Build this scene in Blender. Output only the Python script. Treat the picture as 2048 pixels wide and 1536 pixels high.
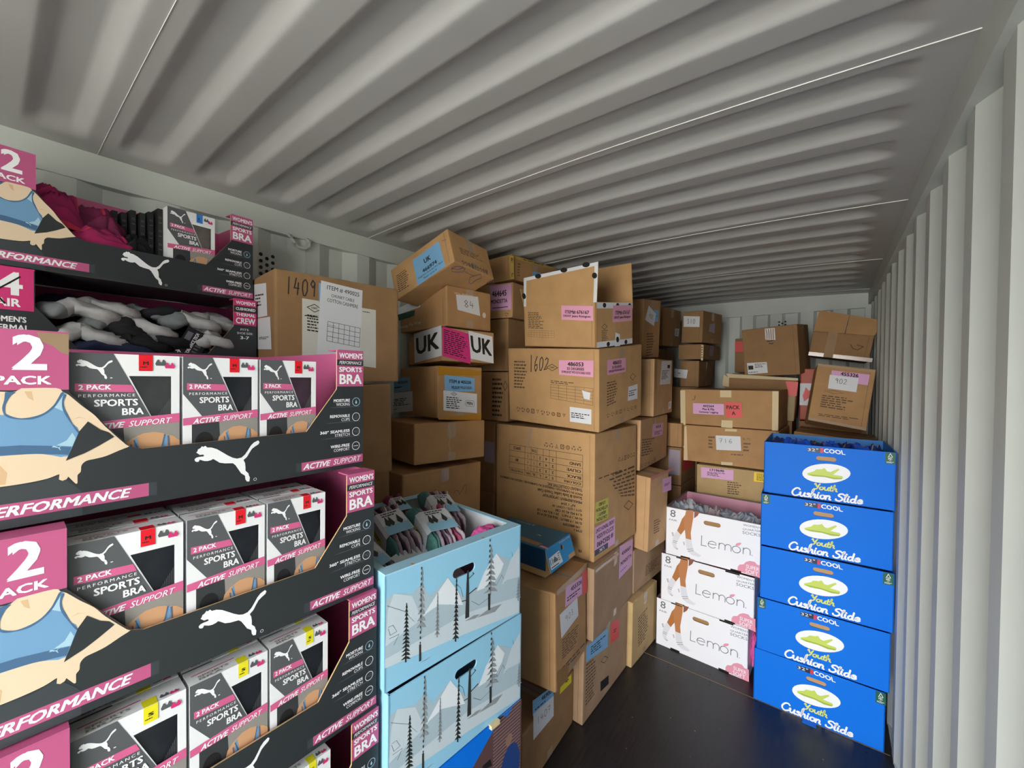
import bpy, bmesh, math, random
from mathutils import Vector, Matrix, Euler, noise
from mathutils.geometry import tessellate_polygon
for o in list(bpy.data.objects): bpy.data.objects.remove(o)
SC=bpy.context.scene; COL=SC.collection
# ---------------------------------------------------------------- camera
cam_d=bpy.data.cameras.new('camera'); cam=bpy.data.objects.new('camera',cam_d); COL.objects.link(cam)
cam_d.sensor_width=36.0; cam_d.lens=14.52; cam_d.clip_start=.02; cam_d.clip_end=200
cam.matrix_world=Matrix(((0.79154486,-0.01775121,0.6108532,0),(0.61103,0.0067083,-0.79157902,0),(0.0099537,0.99981993,0.01615644,1.83),(0,0,0,1)))
SC.camera=cam
# ---------------------------------------------------------------- daylight
SKY_POWER=11.5
W=bpy.data.worlds.new('sky'); SC.world=W; W.use_nodes=True
nt=W.node_tree; nt.nodes.clear()
out=nt.nodes.new('ShaderNodeOutputWorld'); bg=nt.nodes.new('ShaderNodeBackground')
tc=nt.nodes.new('ShaderNodeTexCoord'); sx=nt.nodes.new('ShaderNodeSeparateXYZ'); rp=nt.nodes.new('ShaderNodeValToRGB')
e=rp.color_ramp.elements; e[0].position=.02; e[0].color=(.62,.62,.60,1); e[1].position=.95; e[1].color=(.55,.68,.9,1)
m_=e.new(.14); m_.color=(.8,.81,.82,1); m_=e.new(.26); m_.color=(1.0,1.0,1.0,1); m_=e.new(.6); m_.color=(.92,.97,1.0,1)
nt.links.new(tc.outputs['Generated'],sx.inputs[0]); nt.links.new(sx.outputs['Z'],rp.inputs[0])
# sky lobe added straight out of the doors, so more light reaches the deep end
def mth(op,a,b):
    n=nt.nodes.new('ShaderNodeMath'); n.operation=op
    for k,v in enumerate((a,b)):
        if isinstance(v,(int,float)): n.inputs[k].default_value=v
        elif v is not None: nt.links.new(v,n.inputs[k])
    return n.outputs[0]
fy=mth('MAXIMUM',mth('MULTIPLY',sx.outputs['Y'],-1.0),0.0); st=mth('MULTIPLY',mth('ADD',mth('MULTIPLY',mth('POWER',fy,9.0),1.25),.42),SKY_POWER)
nt.links.new(st,bg.inputs[1]); nt.links.new(rp.outputs[0],bg.inputs[0]); nt.links.new(bg.outputs[0],out.inputs[0])

# sky portal in the open doorway of the container (no light of its own, only guides sampling)
pl=bpy.data.lights.new('doorway_portal','AREA'); pl.shape='RECTANGLE'; pl.size=.98; pl.size_y=2.6
po=bpy.data.objects.new('doorway_portal',pl); COL.objects.link(po); po.location=(-.235,-1.40,1.31); po.rotation_euler=(math.radians(90),0,0)
pl.cycles.is_portal=True
su=bpy.data.lights.new('sun','SUN'); su.energy=34.0; su.angle=.02; su.color=(1,.96,.9); so=bpy.data.objects.new('sun',su); COL.objects.link(so)
so.rotation_euler=Euler((math.radians(-38),0,math.radians(12)),'XYZ')   # high sun beyond the closed end: it lights the yard, not the inside
SC.view_settings.view_transform='Standard'; SC.view_settings.look='None'; SC.view_settings.gamma=1
SC.view_settings.exposure=.92
try: SC.view_settings.use_curve_mapping=False
except Exception: pass
random.seed(7)
# ---------------------------------------------------------------- materials
def lin(h):
    h=h.lstrip('#'); c=[int(h[i:i+2],16)/255 for i in (0,2,4)]
    return tuple((x/12.92 if x<=.04045 else ((x+.055)/1.055)**2.4) for x in c)+(1,)
MT={}
TBL={ # name: (colour, roughness, kind)
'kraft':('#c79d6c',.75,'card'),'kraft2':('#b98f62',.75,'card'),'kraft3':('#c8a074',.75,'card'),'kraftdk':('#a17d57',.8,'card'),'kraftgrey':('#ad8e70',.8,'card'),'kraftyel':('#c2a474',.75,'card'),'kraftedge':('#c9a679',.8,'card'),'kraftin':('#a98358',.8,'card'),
'paper':('#dfe0e2',.6,'flat'),'offwhite':('#d5d3c8',.6,'flat'),'ofw':('#d9cfc0',.7,'flat'),'stblue':('#7fb4dc',.5,'flat'),'stpink':('#d8327f',.5,'flat'),'stlpink':('#e8a5bf',.5,'flat'),'stlpink2':('#dda7cf',.5,'flat'),
'styel':('#c9c04a',.5,'flat'),'styel2':('#e8e02a',.5,'flat'),'styel3':('#f4cf1c',.5,'flat'),'stred':('#e2504e',.5,'flat'),'lilac':('#a99aa6',.6,'flat'),'cream':('#d8c296',.6,'flat'),'cream2':('#a08c62',.6,'flat'),
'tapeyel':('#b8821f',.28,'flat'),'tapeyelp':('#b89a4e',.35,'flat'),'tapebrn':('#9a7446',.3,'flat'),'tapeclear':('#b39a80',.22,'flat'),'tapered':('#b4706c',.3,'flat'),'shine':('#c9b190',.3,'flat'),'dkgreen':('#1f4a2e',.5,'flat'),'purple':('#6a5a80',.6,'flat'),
'ink':('#1c1812',.6,'flat'),'inkb':('#6b4a2c',.7,'flat'),'pen':('#3a3430',.6,'flat'),'brownpen':('#6b4422',.6,'flat'),'navy':('#16203c',.45,'flat'),'white':('#f1f2f4',.5,'flat'),'warn':('#c9a24a',.4,'flat'),
'inksoft':('#5a4632',.7,'flat'),
'snowbox':('#8fc6e2',.45,'flat'),'snowbox2':('#a3d3ea',.45,'flat'),'snowgrey':('#a9bdc8',.45,'flat'),'snow2':('#c2d0d8',.45,'flat'),'snow1c':('#dde5ea',.45,'flat'),'treedark':('#2c302e',.5,'flat'),'treegrey':('#8e9599',.5,'flat'),'line1':('#4d6472',.5,'flat'),
'boxwhite':('#eeeef2',.4,'flat'),'boxgrey':('#77716f',.6,'flat'),'pinkin':('#e0a0b4',.6,'flat'),'legskin':('#b8794a',.5,'flat'),'legskin2':('#b07038',.5,'flat'),'legskin3':('#8a5240',.5,'flat'),'sockw':('#dcdce2',.5,'flat'),'sockp':('#c3b3c0',.5,'flat'),'lgrey':('#6d6f78',.5,'flat'),'lpink':('#e295a8',.5,'flat'),
'boxblue':('#0370dd',.55,'flat'),'boxbluein':('#2a86d8',.5,'flat'),'bred':('#c83a52',.5,'flat'),'lime':('#c3d45c',.5,'flat'),'lime2':('#9db23c',.5,'flat'),'limey':('#d6dc70',.5,'flat'),'fsc':('#0f5a40',.5,'flat'),
'traydark':('#2b3033',.42,'flat'),'traydk2':('#3a4044',.42,'flat'),'traypink':('#ba5784',.42,'flat'),'traypinkin':('#d86a9a',.5,'flat'),'skin':('#e3ccae',.45,'flat'),'skin2':('#d3b189',.45,'flat'),'brablue':('#6f9cc2',.45,'flat'),'bradark':('#46698c',.45,'flat'),'bralite':('#a8cbdc',.45,'flat'),'torn':('#9b8468',.9,'card'),'hotpink':('#cf2f74',.5,'flat'),
'bbgrey':('#55585b',.4,'flat'),'bbwhite':('#e6e8ea',.35,'flat'),'bbred':('#e01426',.35,'flat'),'bbyel':('#e6dc1e',.35,'flat'),'bbblue':('#2f7fd0',.35,'flat'),'bbpink':('#d0608f',.4,'flat'),'bbdark':('#35383b',.4,'flat'),'bbskin':('#c99a72',.45,'flat'),'bbgr2':('#8f8b86',.45,'flat'),
'fabdark':('#4a5060',.85,'cloth'),'fabgrey':('#85878e',.85,'cloth'),'fabplum':('#86607f',.85,'cloth'),'fabwhite':('#b5aca4',.85,'cloth'),'stripe':('#b5b9c2',.8,'flat'),
'magenta':('#b01e62',.8,'cloth'),'magdark':('#7d1a4c',.8,'cloth'),'coral':('#e23a5a',.8,'cloth'),'blackcloth':('#16161c',.85,'cloth'),'clothwhite':('#bdbdbd',.85,'cloth'),'clothgrey':('#7f8588',.85,'cloth'),'clothnavy':('#1b2446',.85,'cloth'),
'sklilac':('#b3a3b4',.9,'knit'),'skplum':('#6f5068',.9,'knit'),'skteal':('#5f9c96',.9,'knit'),'skpink':('#c2557c',.9,'knit'),'skcream':('#cdbcc4',.9,'knit'),'skhot':('#e660a8',.9,'knit'),
'cloth_s':('#b4bcc8',.8,'cloth'),'cloth_s2':('#d8dde4',.8,'cloth'),'cloth_s3':('#6d7680',.8,'cloth'),
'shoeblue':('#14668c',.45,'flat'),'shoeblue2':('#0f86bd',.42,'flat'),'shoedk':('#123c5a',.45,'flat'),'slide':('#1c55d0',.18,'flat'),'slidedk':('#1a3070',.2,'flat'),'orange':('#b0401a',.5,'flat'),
'foil':('#9a958c',.25,'flat'),'holedark':('#1a120c',.9,'flat'),'black':('#101113',.6,'flat'),'photobrick':('#5a3f40',.5,'flat'),'photobrick2':('#a08a8a',.5,'flat'),'photoblue':('#1c3d78',.5,'flat'),'photoskin':('#8c6a5c',.5,'flat'),'photored':('#6e2430',.5,'flat'),'photogreen':('#8aa79a',.5,'flat'),
'steel':('#ccd1cb',.48,'paint'),'steelr':('#bcbcba',.48,'paint'),'bead':('#e4e6e0',.4,'flat'),'groundc':('#a9a59c',.9,'flat'),'wood':('#9a7a50',.8,'card'),'seamtan':('#8e7350',.8,'flat'),
}
def M(n):
    if n in MT: return MT[n]
    c,r,k=TBL[n]; m=bpy.data.materials.new(n); m.use_nodes=True; t=m.node_tree; N=t.nodes; L=t.links
    b=N['Principled BSDF']; b.inputs['Base Color'].default_value=lin(c); b.inputs['Roughness'].default_value=r
    if k in ('card','cloth','knit','paint'):
        tcn=N.new('ShaderNodeTexCoord'); nz=N.new('ShaderNodeTexNoise'); mx=N.new('ShaderNodeMixRGB'); mx.blend_type='MULTIPLY'; cr=N.new('ShaderNodeValToRGB')
        nz.inputs['Scale'].default_value={'card':9,'cloth':30,'knit':160,'paint':2.5}[k]; nz.inputs['Detail'].default_value=6
        lo={'card':.84,'cloth':.7,'knit':.7,'paint':.93}[k]
        cr.color_ramp.elements[0].position=.3; cr.color_ramp.elements[0].color=(lo,lo,lo,1); cr.color_ramp.elements[1].position=.7
        mx.inputs[0].default_value=1; mx.inputs[1].default_value=lin(c)
        L.new(tcn.outputs['Object'],nz.inputs['Vector']); L.new(nz.outputs['Fac'],cr.inputs[0]); L.new(cr.outputs[0],mx.inputs[2]); L.new(mx.outputs[0],b.inputs['Base Color'])
        bp=N.new('ShaderNodeBump'); n2=N.new('ShaderNodeTexNoise'); n2.inputs['Scale'].default_value={'card':5,'cloth':60,'knit':300,'paint':1.2}[k]; n2.inputs['Detail'].default_value=3
        bp.inputs['Strength'].default_value={'card':.35,'cloth':.3,'knit':.6,'paint':.12}[k]; bp.inputs['Distance'].default_value={'card':.02,'cloth':.004,'knit':.002,'paint':.03}[k]
        L.new(tcn.outputs['Object'],n2.inputs['Vector']); L.new(n2.outputs['Fac'],bp.inputs['Height']); L.new(bp.outputs[0],b.inputs['Normal'])
    if k=='card' or n in('boxblue','boxwhite','kraft'): b.inputs['Specular IOR Level'].default_value=.22
    MT[n]=m; return m
def floor_mat():
    m=bpy.data.materials.new('floor_plywood'); m.use_nodes=True; t=m.node_tree; N=t.nodes; L=t.links; b=N['Principled BSDF']
    tcn=N.new('ShaderNodeTexCoord'); mp=N.new('ShaderNodeMapping'); mp.inputs['Scale'].default_value=(14,1.6,1)
    nz=N.new('ShaderNodeTexNoise'); nz.inputs['Scale'].default_value=5; nz.inputs['Detail'].default_value=8
    cr=N.new('ShaderNodeValToRGB'); e=cr.color_ramp.elements; e[0].position=.3; e[0].color=lin('#17161a'); e[1].position=.75; e[1].color=lin('#2a2829')
    L.new(tcn.outputs['Object'],mp.inputs[0]); L.new(mp.outputs[0],nz.inputs['Vector']); L.new(nz.outputs['Fac'],cr.inputs[0]); L.new(cr.outputs[0],b.inputs['Base Color'])
    r2=N.new('ShaderNodeMapRange'); r2.inputs[3].default_value=.28; r2.inputs[4].default_value=.5; L.new(nz.outputs['Fac'],r2.inputs[0]); L.new(r2.outputs[0],b.inputs['Roughness'])
    bp=N.new('ShaderNodeBump'); bp.inputs['Strength'].default_value=.25; bp.inputs['Distance'].default_value=.002; L.new(nz.outputs['Fac'],bp.inputs['Height']); L.new(bp.outputs[0],b.inputs['Normal'])
    MT['floorm']=m; return m
floor_mat()
def film_mat():
    m=bpy.data.materials.new('clear_film'); m.use_nodes=True; t=m.node_tree; N=t.nodes; L=t.links
    N.remove(N['Principled BSDF']); tr=N.new('ShaderNodeBsdfTransparent'); gl=N.new('ShaderNodeBsdfGlossy'); gl.inputs['Roughness'].default_value=.12; fr=N.new('ShaderNodeFresnel'); fr.inputs[0].default_value=1.45
    mx=N.new('ShaderNodeMixShader'); L.new(fr.outputs[0],mx.inputs[0]); L.new(tr.outputs[0],mx.inputs[1]); L.new(gl.outputs[0],mx.inputs[2]); L.new(mx.outputs[0],N['Material Output'].inputs[0]); MT['film']=m
film_mat()
# ---------------------------------------------------------------- mesh builder
TXT={}
def text_geo(s,style=''):
    k=(s,style)
    if k in TXT: return TXT[k]
    c=bpy.data.curves.new('tmp_text','FONT'); c.body=s; c.resolution_u=2; c.fill_mode='FRONT'
    c.offset=0
    if 'i' in style: c.shear=.3
    c.space_character={'w':1.0}.get(style[:1],1.0)
    if 's' in style: c.space_character=1.35
    o=bpy.data.objects.new('tmp_text',c); COL.objects.link(o)
    dg=bpy.context.evaluated_depsgraph_get(); me=bpy.data.meshes.new_from_object(o.evaluated_get(dg))
    v=[(p.co.x,p.co.y) for p in me.vertices]; f=[tuple(p.vertices) for p in me.polygons]
    bpy.data.objects.remove(o); bpy.data.curves.remove(c); bpy.data.meshes.remove(me)
    x0=min(p[0] for p in v); x1=max(p[0] for p in v); y0=min(p[1] for p in v); y1=max(p[1] for p in v)
    dl={'b':.03,'w':.0}.get(style[:1],.006)
    off=[(0,0)] if not dl else ([(-dl,-dl*.6),(dl,-dl*.6),(dl,dl*.6),(-dl,dl*.6)] if dl>.01 else [(-dl,0),(dl,0)])
    x0-=dl; x1+=dl; y0-=dl*.6; y1+=dl*.6
    v=[[((p[0]+a-x0)/(x1-x0),(p[1]+b-y0)/(y1-y0)) for p in v] for a,b in off]
    TXT[k]=(v,f); return TXT[k]
class Fr:
    """plane frame: u,v in metres, n = outward"""
    def __init__(s,o,u,v,e=.00018):
        s.o=Vector(o); s.u=Vector(u).normalized(); s.v=Vector(v).normalized(); s.n=s.u.cross(s.v); s.e=e
    def __call__(s,a,b,c=0): return s.o+s.u*a+s.v*b+s.n*c
def quadmap(q):
    tl,tr,br,bl=q
    return lambda s,t:(tuple((1-s)*(1-t)*bl[i]+s*(1-t)*br[i]+s*t*tr[i]+(1-s)*t*tl[i] for i in (0,1)))
def rectmap(x0,y0,x1,y1): return lambda s,t:(x0+(x1-x0)*s,y0+(y1-y0)*t)
class MB:
    def __init__(s): s.v=[]; s.f=[]; s.m=[]; s.mats=[]
    def mi(s,n):
        if n not in s.mats: s.mats.append(n)
        return s.mats.index(n)
    def face(s,pts,m):
        b=len(s.v); s.v+= [tuple(p) for p in pts]; s.f.append(tuple(range(b,b+len(pts)))); s.m.append(s.mi(m))
    def geo(s,vs,fs,m):
        b=len(s.v); s.v+=[tuple(p) for p in vs]; mi=s.mi(m)
        for f in fs: s.f.append(tuple(b+i for i in f)); s.m.append(mi)
    def box(s,a,b,m):
        x0,y0,z0=a; x1,y1,z1=b
        vs=[(x0,y0,z0),(x1,y0,z0),(x1,y1,z0),(x0,y1,z0),(x0,y0,z1),(x1,y0,z1),(x1,y1,z1),(x0,y1,z1)]
        s.geo(vs,[(0,3,2,1),(4,5,6,7),(0,1,5,4),(1,2,6,5),(2,3,7,6),(3,0,4,7)],m)
    def tri2(s,loops):
        ls=[[Vector((p[0],p[1],0)) for p in l] for l in loops]; return tessellate_polygon(ls)
    def poly(s,fr,pts,m,layer=1):
        t=s.tri2([pts]); z=fr.e*layer; vs=[fr(p[0],p[1],z) for p in pts]
        out=[]
        for a,b,c in t:
            cr=(pts[b][0]-pts[a][0])*(pts[c][1]-pts[a][1])-(pts[b][1]-pts[a][1])*(pts[c][0]-pts[a][0])
            out.append((a,b,c) if cr>0 else (a,c,b))
        s.geo(vs,out,m)
    def rect(s,fr,x0,y0,x1,y1,m,layer=1): s.face([fr(x0,y0,fr.e*layer),fr(x1,y0,fr.e*layer),fr(x1,y1,fr.e*layer),fr(x0,y1,fr.e*layer)],m)
    def panel(s,fr,outline,th,m,medge=None,holes=(),mback=None):
        loops=[outline]+list(holes); t=s.tri2(loops); P=[p for l in loops for p in l]
        vs=[fr(p[0],p[1],0) for p in P]; vb=[fr(p[0],p[1],-th) for p in P]; F=[]; G=[]
        for a,b,c in t:
            cr=(P[b][0]-P[a][0])*(P[c][1]-P[a][1])-(P[b][1]-P[a][1])*(P[c][0]-P[a][0])
            f=(a,b,c) if cr>0 else (a,c,b); F.append(f); G.append(f[::-1])
        s.geo(vs,F,m); s.geo(vb,G,mback or m)
        i=0
        for l in loops:
            n=len(l)
            for k in range(n):
                a,b=i+k,i+(k+1)%n; s.face([vs[a],vs[b],vb[b],vb[a]],medge or m)
            i+=n
    def line(s,fr,pts,m,w,layer=2,closed=False,cap=False):
        P=[]
        for p in pts:
            q=Vector(p[:2])
            if not P or (q-P[-1]).length>1e-5: P.append(q)
        if closed and len(P)>2 and (P[0]-P[-1]).length<1e-5: P.pop()
        n=len(P)
        if n<2: return
        z=fr.e*layer; L=[];R=[]
        for i in range(n):
            a=P[i-1] if (i>0 or closed) else None; b=P[(i+1)%n] if (i<n-1 or closed) else None
            d1=(P[i]-a).normalized() if a is not None else None; d2=(b-P[i]).normalized() if b is not None else None
            d1=d1 or d2; d2=d2 or d1; t=d1+d2
            if t.length<1e-3: t=d1
            t.normalize(); nn=Vector((-t.y,t.x)); k=1/max(.45,abs(nn.dot(Vector((-d1.y,d1.x)))))
            L.append(P[i]+nn*w/2*k); R.append(P[i]-nn*w/2*k)
        for i in range(n if closed else n-1):
            j=(i+1)%n; s.face([fr(*R[i],z),fr(*R[j],z),fr(*L[j],z),fr(*L[i],z)],m)
        if cap:
            for c,d in ((P[0],P[0]-P[1]),(P[-1],P[-1]-P[-2])):
                a0=math.atan2(d.y,d.x); s.face([fr(c.x+w/2*math.cos(a0+q*math.pi/6),c.y+w/2*math.sin(a0+q*math.pi/6),z) for q in range(-3,4)],m)
    def text(s,fr,mp,txt,m,style='',layer=2):
        V,f=text_geo(txt,style)
        for k,v in enumerate(V): s.geo([fr(*mp(*p),fr.e*layer+math.copysign(.00002,fr.e)*k) for p in v],f,m)
    def tx(s,fr,x0,y0,x1,y1,txt,m='white',style='',layer=3): s.text(fr,rectmap(x0,y0,x1,y1),txt,m,style,layer)
    def ell(s,fr,mp,m,layer=1,n=28,k=1.):
        s.poly(fr,[mp(.5+.5*k*math.cos(2*math.pi*i/n),.5+.5*k*math.sin(2*math.pi*i/n)) for i in range(n)],m,layer)
    def ring(s,fr,cx,cy,r,w,m,layer=3,n=24):
        for i in range(n):
            a,b=2*math.pi*i/n,2*math.pi*(i+1)/n; z=fr.e*layer
            s.face([fr(cx+r*math.cos(a),cy+r*math.sin(a),z),fr(cx+(r+w)*math.cos(a),cy+(r+w)*math.sin(a),z),fr(cx+(r+w)*math.cos(b),cy+(r+w)*math.sin(b),z),fr(cx+r*math.cos(b),cy+r*math.sin(b),z)],m)
    def build(s,name,parent=None,mw=None,smooth=False,bevel=0):
        me=bpy.data.meshes.new(name); me.from_pydata(s.v,[],s.f)
        for n in s.mats: me.materials.append(M(n))
        me.polygons.foreach_set('material_index',s.m)
        if smooth: me.polygons.foreach_set('use_smooth',[True]*len(s.f))
        me.update(); o=bpy.data.objects.new(name,me); COL.objects.link(o)
        if parent: o.parent=parent
        if mw is not None: o.matrix_local=mw if parent else mw
        return o
def tag(o,label=None,cat=None,group=None,kind=None):
    if label: o['label']=label
    if cat: o['category']=cat
    if group: o['group']=group
    if kind: o['kind']=kind
    return o
def empty(name,mw,label,cat,group=None):
    o=bpy.data.objects.new(name,None); COL.objects.link(o); o.empty_display_size=.05
    o.matrix_world=mw; return tag(o,label,cat,group)
def pose(p): return Matrix.Translation(p[:3])@Euler(p[6:9],'XYZ').to_matrix().to_4x4()
def copy_tree(o,parent=None):
    c=o.copy(); COL.objects.link(c)
    if parent: c.parent=parent
    for ch in list(o.children): copy_tree(ch,c)
    return c
def bevel_box(x0,y0,z0,x1,y1,z1,r,mat,name,parent):
    bm=bmesh.new(); bmesh.ops.create_cube(bm,size=1)
    for v in bm.verts: v.co=Vector(((x0+x1)/2+v.co.x*(x1-x0),(y0+y1)/2+v.co.y*(y1-y0),(z0+z1)/2+v.co.z*(z1-z0)))
    bmesh.ops.bevel(bm,geom=list(bm.edges),offset=r,segments=2,affect='EDGES',profile=.6)
    me=bpy.data.meshes.new(name); bm.to_mesh(me); bm.free(); me.materials.append(M(mat)); o=bpy.data.objects.new(name,me); COL.objects.link(o); o.parent=parent; return o
# ================================================================ the container
XL,XR,Y0,Y1,H,ZR=-2.10,.2515,-1.35,4.87,2.615,2.51
def struct(name,mb,smooth=False):
    o=mb.build(name,smooth=smooth); o['kind']='structure'; return o
def trap(y,p,f1,s,f2,ph):
    """1 on the inner ridge, 0 in the outer valley"""
    t=(y-ph)%p
    if t<f1: return 1.
    t-=f1
    if t<s: return 1-t/s
    t-=s
    if t<f2: return 0.
    return (t-f2)/s
def corr_wall(name,x,side,y0,y1,z0,z1,ph,p=.29,f1=.075,s=.07,f2=.075,dep=.036):
    ys=set([y0,y1]); k=math.floor((y0-ph)/p)-1
    while ph+k*p<y1:
        for d in (0,f1,f1+s,f1+s+f2):
            y=ph+k*p+d
            if y0<y<y1: ys.add(y)
        k+=1
    ys=sorted(ys); mb=MB()
    P=[(x+side*dep*(1-trap(y+1e-7,p,f1,s,f2,ph)),y) for y in ys]
    for a,b in zip(P[:-1],P[1:]):
        q=[(a[0],a[1],z0),(b[0],b[1],z0),(b[0],b[1],z1),(a[0],a[1],z1)]
        mb.face(q if side<0 else q[::-1],'steel')
    # outer skin so the sheet has thickness
    for a,b in zip(P[:-1],P[1:]):
        q=[(a[0]+side*.004,a[1],z0),(b[0]+side*.004,b[1],z0),(b[0]+side*.004,b[1],z1),(a[0]+side*.004,a[1],z1)]
        mb.face(q if side>0 else q[::-1],'steel')
    return struct(name,mb)
corr_wall('wall_right',XR+.018,1,Y0,Y1+.03,0,ZR+.02,1.505)
corr_wall('wall_left',XL-.006,-1,Y0,Y1+.03,0,ZR+.02,1.013)
# end wall
mb=MB(); p=.25; xs=[]; x=XL-.05
k=0
xs=sorted(set([XL-.06,XR+.06]+[round(-.236-.006+.25*i+d,4) for i in range(-9,4) for d in (0,.10,.125,.225) if XL-.06<-.236+.25*i+d<XR+.06]))
def ew(x): return Y1+.03*(1-trap(x+1e-6,.25,.10,.025,.10,-.242))
for a,b in zip(xs[:-1],xs[1:]):
    mb.face([(a,ew(a),0),(b,ew(b),0),(b,ew(b),2.5),(a,ew(a),2.5)],'steel')
    mb.face([(a,ew(a)+.004,0),(a,ew(a)+.004,2.5),(b,ew(b)+.004,2.5),(b,ew(b)+.004,0)],'steel')
struct('wall_back',mb)
mb=MB(); mb.box((XL-.06,Y1-.012,2.485),(XR+.06,Y1+.06,2.66),'steel'); struct('trim_1',mb)
# roof: pressed corrugations across the width, arched a little, sheet seams as thin weld beads
def roof_z(x,y):
    c=(x-(XL+XR)/2)/((XR-XL)/2); z=H+.028*(1-c*c)
    t=(y-(.27+.1095-.1095))%.219   # recess centred between beads
    e=min(x-XL,XR-x); tp=max(0,min(1,(e-.07)/.10)); tp=tp*tp*(3-2*tp)
    r=0
    prof=0
    w=t-.1095
    if abs(w)<.033: prof=1
    elif abs(w)<.070: prof=1-(abs(w)-.033)/.037
    return z+.032*prof*tp
def grid(fn,xs,ys,mat,mb,flip=False):
    b=len(mb.v); nx=len(xs)
    for y in ys:
        for x in xs: mb.v.append(fn(x,y))
    mi=mb.mi(mat)
    for j in range(len(ys)-1):
        for i in range(nx-1):
            q=(b+j*nx+i,b+j*nx+i+1,b+(j+1)*nx+i+1,b+(j+1)*nx+i); mb.f.append(q[::-1] if not flip else q); mb.m.append(mi)
mb=MB()
xs=[XL-.02,XL+.03,XL+.07]+[XL+.07+.10*i/7 for i in range(1,8)]+[XL+.17+(XR-XL-.34)*i/14 for i in range(1,15)]+[XR-.17+.10*i/7 for i in range(1,8)]+[XR-.03,XR+.02]
n=int((Y1+.05-Y0)/.0073); ys=[Y0+(Y1+.05-Y0)*i/n for i in range(n+1)]
grid(lambda x,y:(x,y,roof_z(x,y)),xs,ys,'steelr',mb); grid(lambda x,y:(x,y,roof_z(x,y)+.004),xs,ys,'steelr',mb,True)
struct('ceiling',mb,True)
mb=MB()
for k in range(-1,5):
    y=.27+1.095*k
    X=[XL+(XR-XL)*i/24 for i in range(25)]
    for a,b in zip(X[:-1],X[1:]):
        za,zb=roof_z(a,y)-.0013,roof_z(b,y)-.0013
        mb.face([(a,y-.0013,za+.003),(b,y-.0013,zb+.003),(b,y,zb-.001),(a,y,za-.001)][::-1],'bead'); mb.face([(a,y,za-.001),(b,y,zb-.001),(b,y+.0013,zb+.003),(a,y+.0013,za+.003)][::-1],'bead')
struct('trim_2',mb)
for i,(x0,x1) in enumerate([(XL-.06,XL),(XR,XR+.06)]):
    mb=MB(); mb.box((x0,Y0,ZR),(x1,Y1+.03,2.68),'steel'); struct('trim_%d'%(3+i),mb)
mb=MB(); mb.box((XL-.06,Y0,0.0),(XL-.002,Y1+.03,.012),'steel'); mb.box((XR+.02,Y0,0),(XR+.06,Y1,.012),'steel'); struct('baseboard_right',mb)
mb=MB(); mb.box((XL-.06,Y0-.06,0.0),(-.72,Y0-.01,2.66),'steel')  # unseen closed leaf, added to keep light off the upper left
for i in range(5): mb.box((XL+.06+.27*i,Y0-.012,.1),(XL+.16+.27*i,Y0+.01,2.5),'steel')
struct('added_door_leaf',mb)
mb=MB(); mb.box((XL-.06,Y0-.06,2.60),(XR+.06,Y0,2.70),'steel'); struct('trim_8',mb)
# corner posts at the far end
mb=MB(); mb.box((XR-.02,Y1-.02,0),(XR+.06,Y1+.03,ZR),'steel'); struct('trim_5',mb)
mb=MB(); mb.box((XL-.10,Y0,-.05),(XR+.10,Y1+.06,0),'floorm'); struct('floor',mb)
mb=MB(); mb.box((XL,2.712,0),(XR+.01,2.7165,.0008),'seamtan'); mb.box((XL,.28,0),(XR+.01,.2845,.0008),'seamtan'); struct('trim_6',mb)
# screws in the plywood seam
mb=MB()
for x in (-.78,-.55,-.30,-.05,.18):
    for y in (2.66,2.69,2.76):
        if random.random()<.8: mb.ell(Fr((x+random.uniform(-.02,.02),y,0),(1,0,0),(0,1,0)),rectmap(0,0,.012,.012),'black',1.5,10)
for _ in range(26):
    x=random.uniform(-.9,.1); y=random.uniform(1.7,2.7); w=random.uniform(.003,.008); mb.ell(Fr((x,y,0),(1,0,0),(0,1,0)),rectmap(0,0,w,w),'inksoft' if random.random()<.6 else 'kraftgrey',1.5,7)
struct('trim_7',mb)
# yard outside the open doors
mb=MB(); mb.box((-14,-16,-.35),(12,Y0-.001,-.25),'groundc'); struct('floor_1',mb)
# vents and lashing ring
def vent(x,y,z,u,v,label):
    mb=MB(); f=Fr((x,y,z),u,v,.002)
    for a,b in ((0,.0),(0,.03),(0,-.03),(-.026,.015),(-.026,-.015),(-.026,.045),(.026,.015),(.026,-.015),(.026,-.045),(.026,.045),(-.026,-.045)):
        mb.ell(f,rectmap(a-.0085,b-.0085,a+.0085,b+.0085),'black',1,12)
    tag(mb.build('air_vent'),label,'vent')
vent(XL-.006,.835,2.345,(0,1,0),(0,0,1),'small group of round vent holes in the left steel wall behind the top bra tray')
vent(-.39,Y1,2.36,(1,0,0),(0,0,1),'small group of round vent holes high in the far end wall')
def ring_obj(y):
    mb=MB(); R=.045; r=.0085; n=14; k=8; b=0
    pts=[]
    for i in range(n+1):
        a=math.pi*(i/n); pts.append(Vector((0,-R*math.cos(a),-R*math.sin(a)*1.0)))
    pts=[Vector((-.03,-R,.02))]+[p+Vector((.012,0,0)) for p in pts]+[Vector((-.03,R,.02))]
    vs=[];fs=[]
    for i,p in enumerate(pts):
        d=(pts[min(i+1,len(pts)-1)]-pts[max(i-1,0)]).normalized(); a1=d.orthogonal().normalized(); a2=d.cross(a1)
        for j in range(k):
            t=2*math.pi*j/k; vs.append(p+a1*r*math.cos(t)+a2*r*math.sin(t))
    for i in range(len(pts)-1):
        for j in range(k): fs.append((i*k+j,i*k+(j+1)%k,(i+1)*k+(j+1)%k,(i+1)*k+j))
    mb.geo(vs,fs,'steel'); o=mb.build('lashing_ring',smooth=True); o.location=(XL+.012,y,2.50)
    tag(o,'grey steel lashing ring hanging below the left roof rail','ring')
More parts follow.
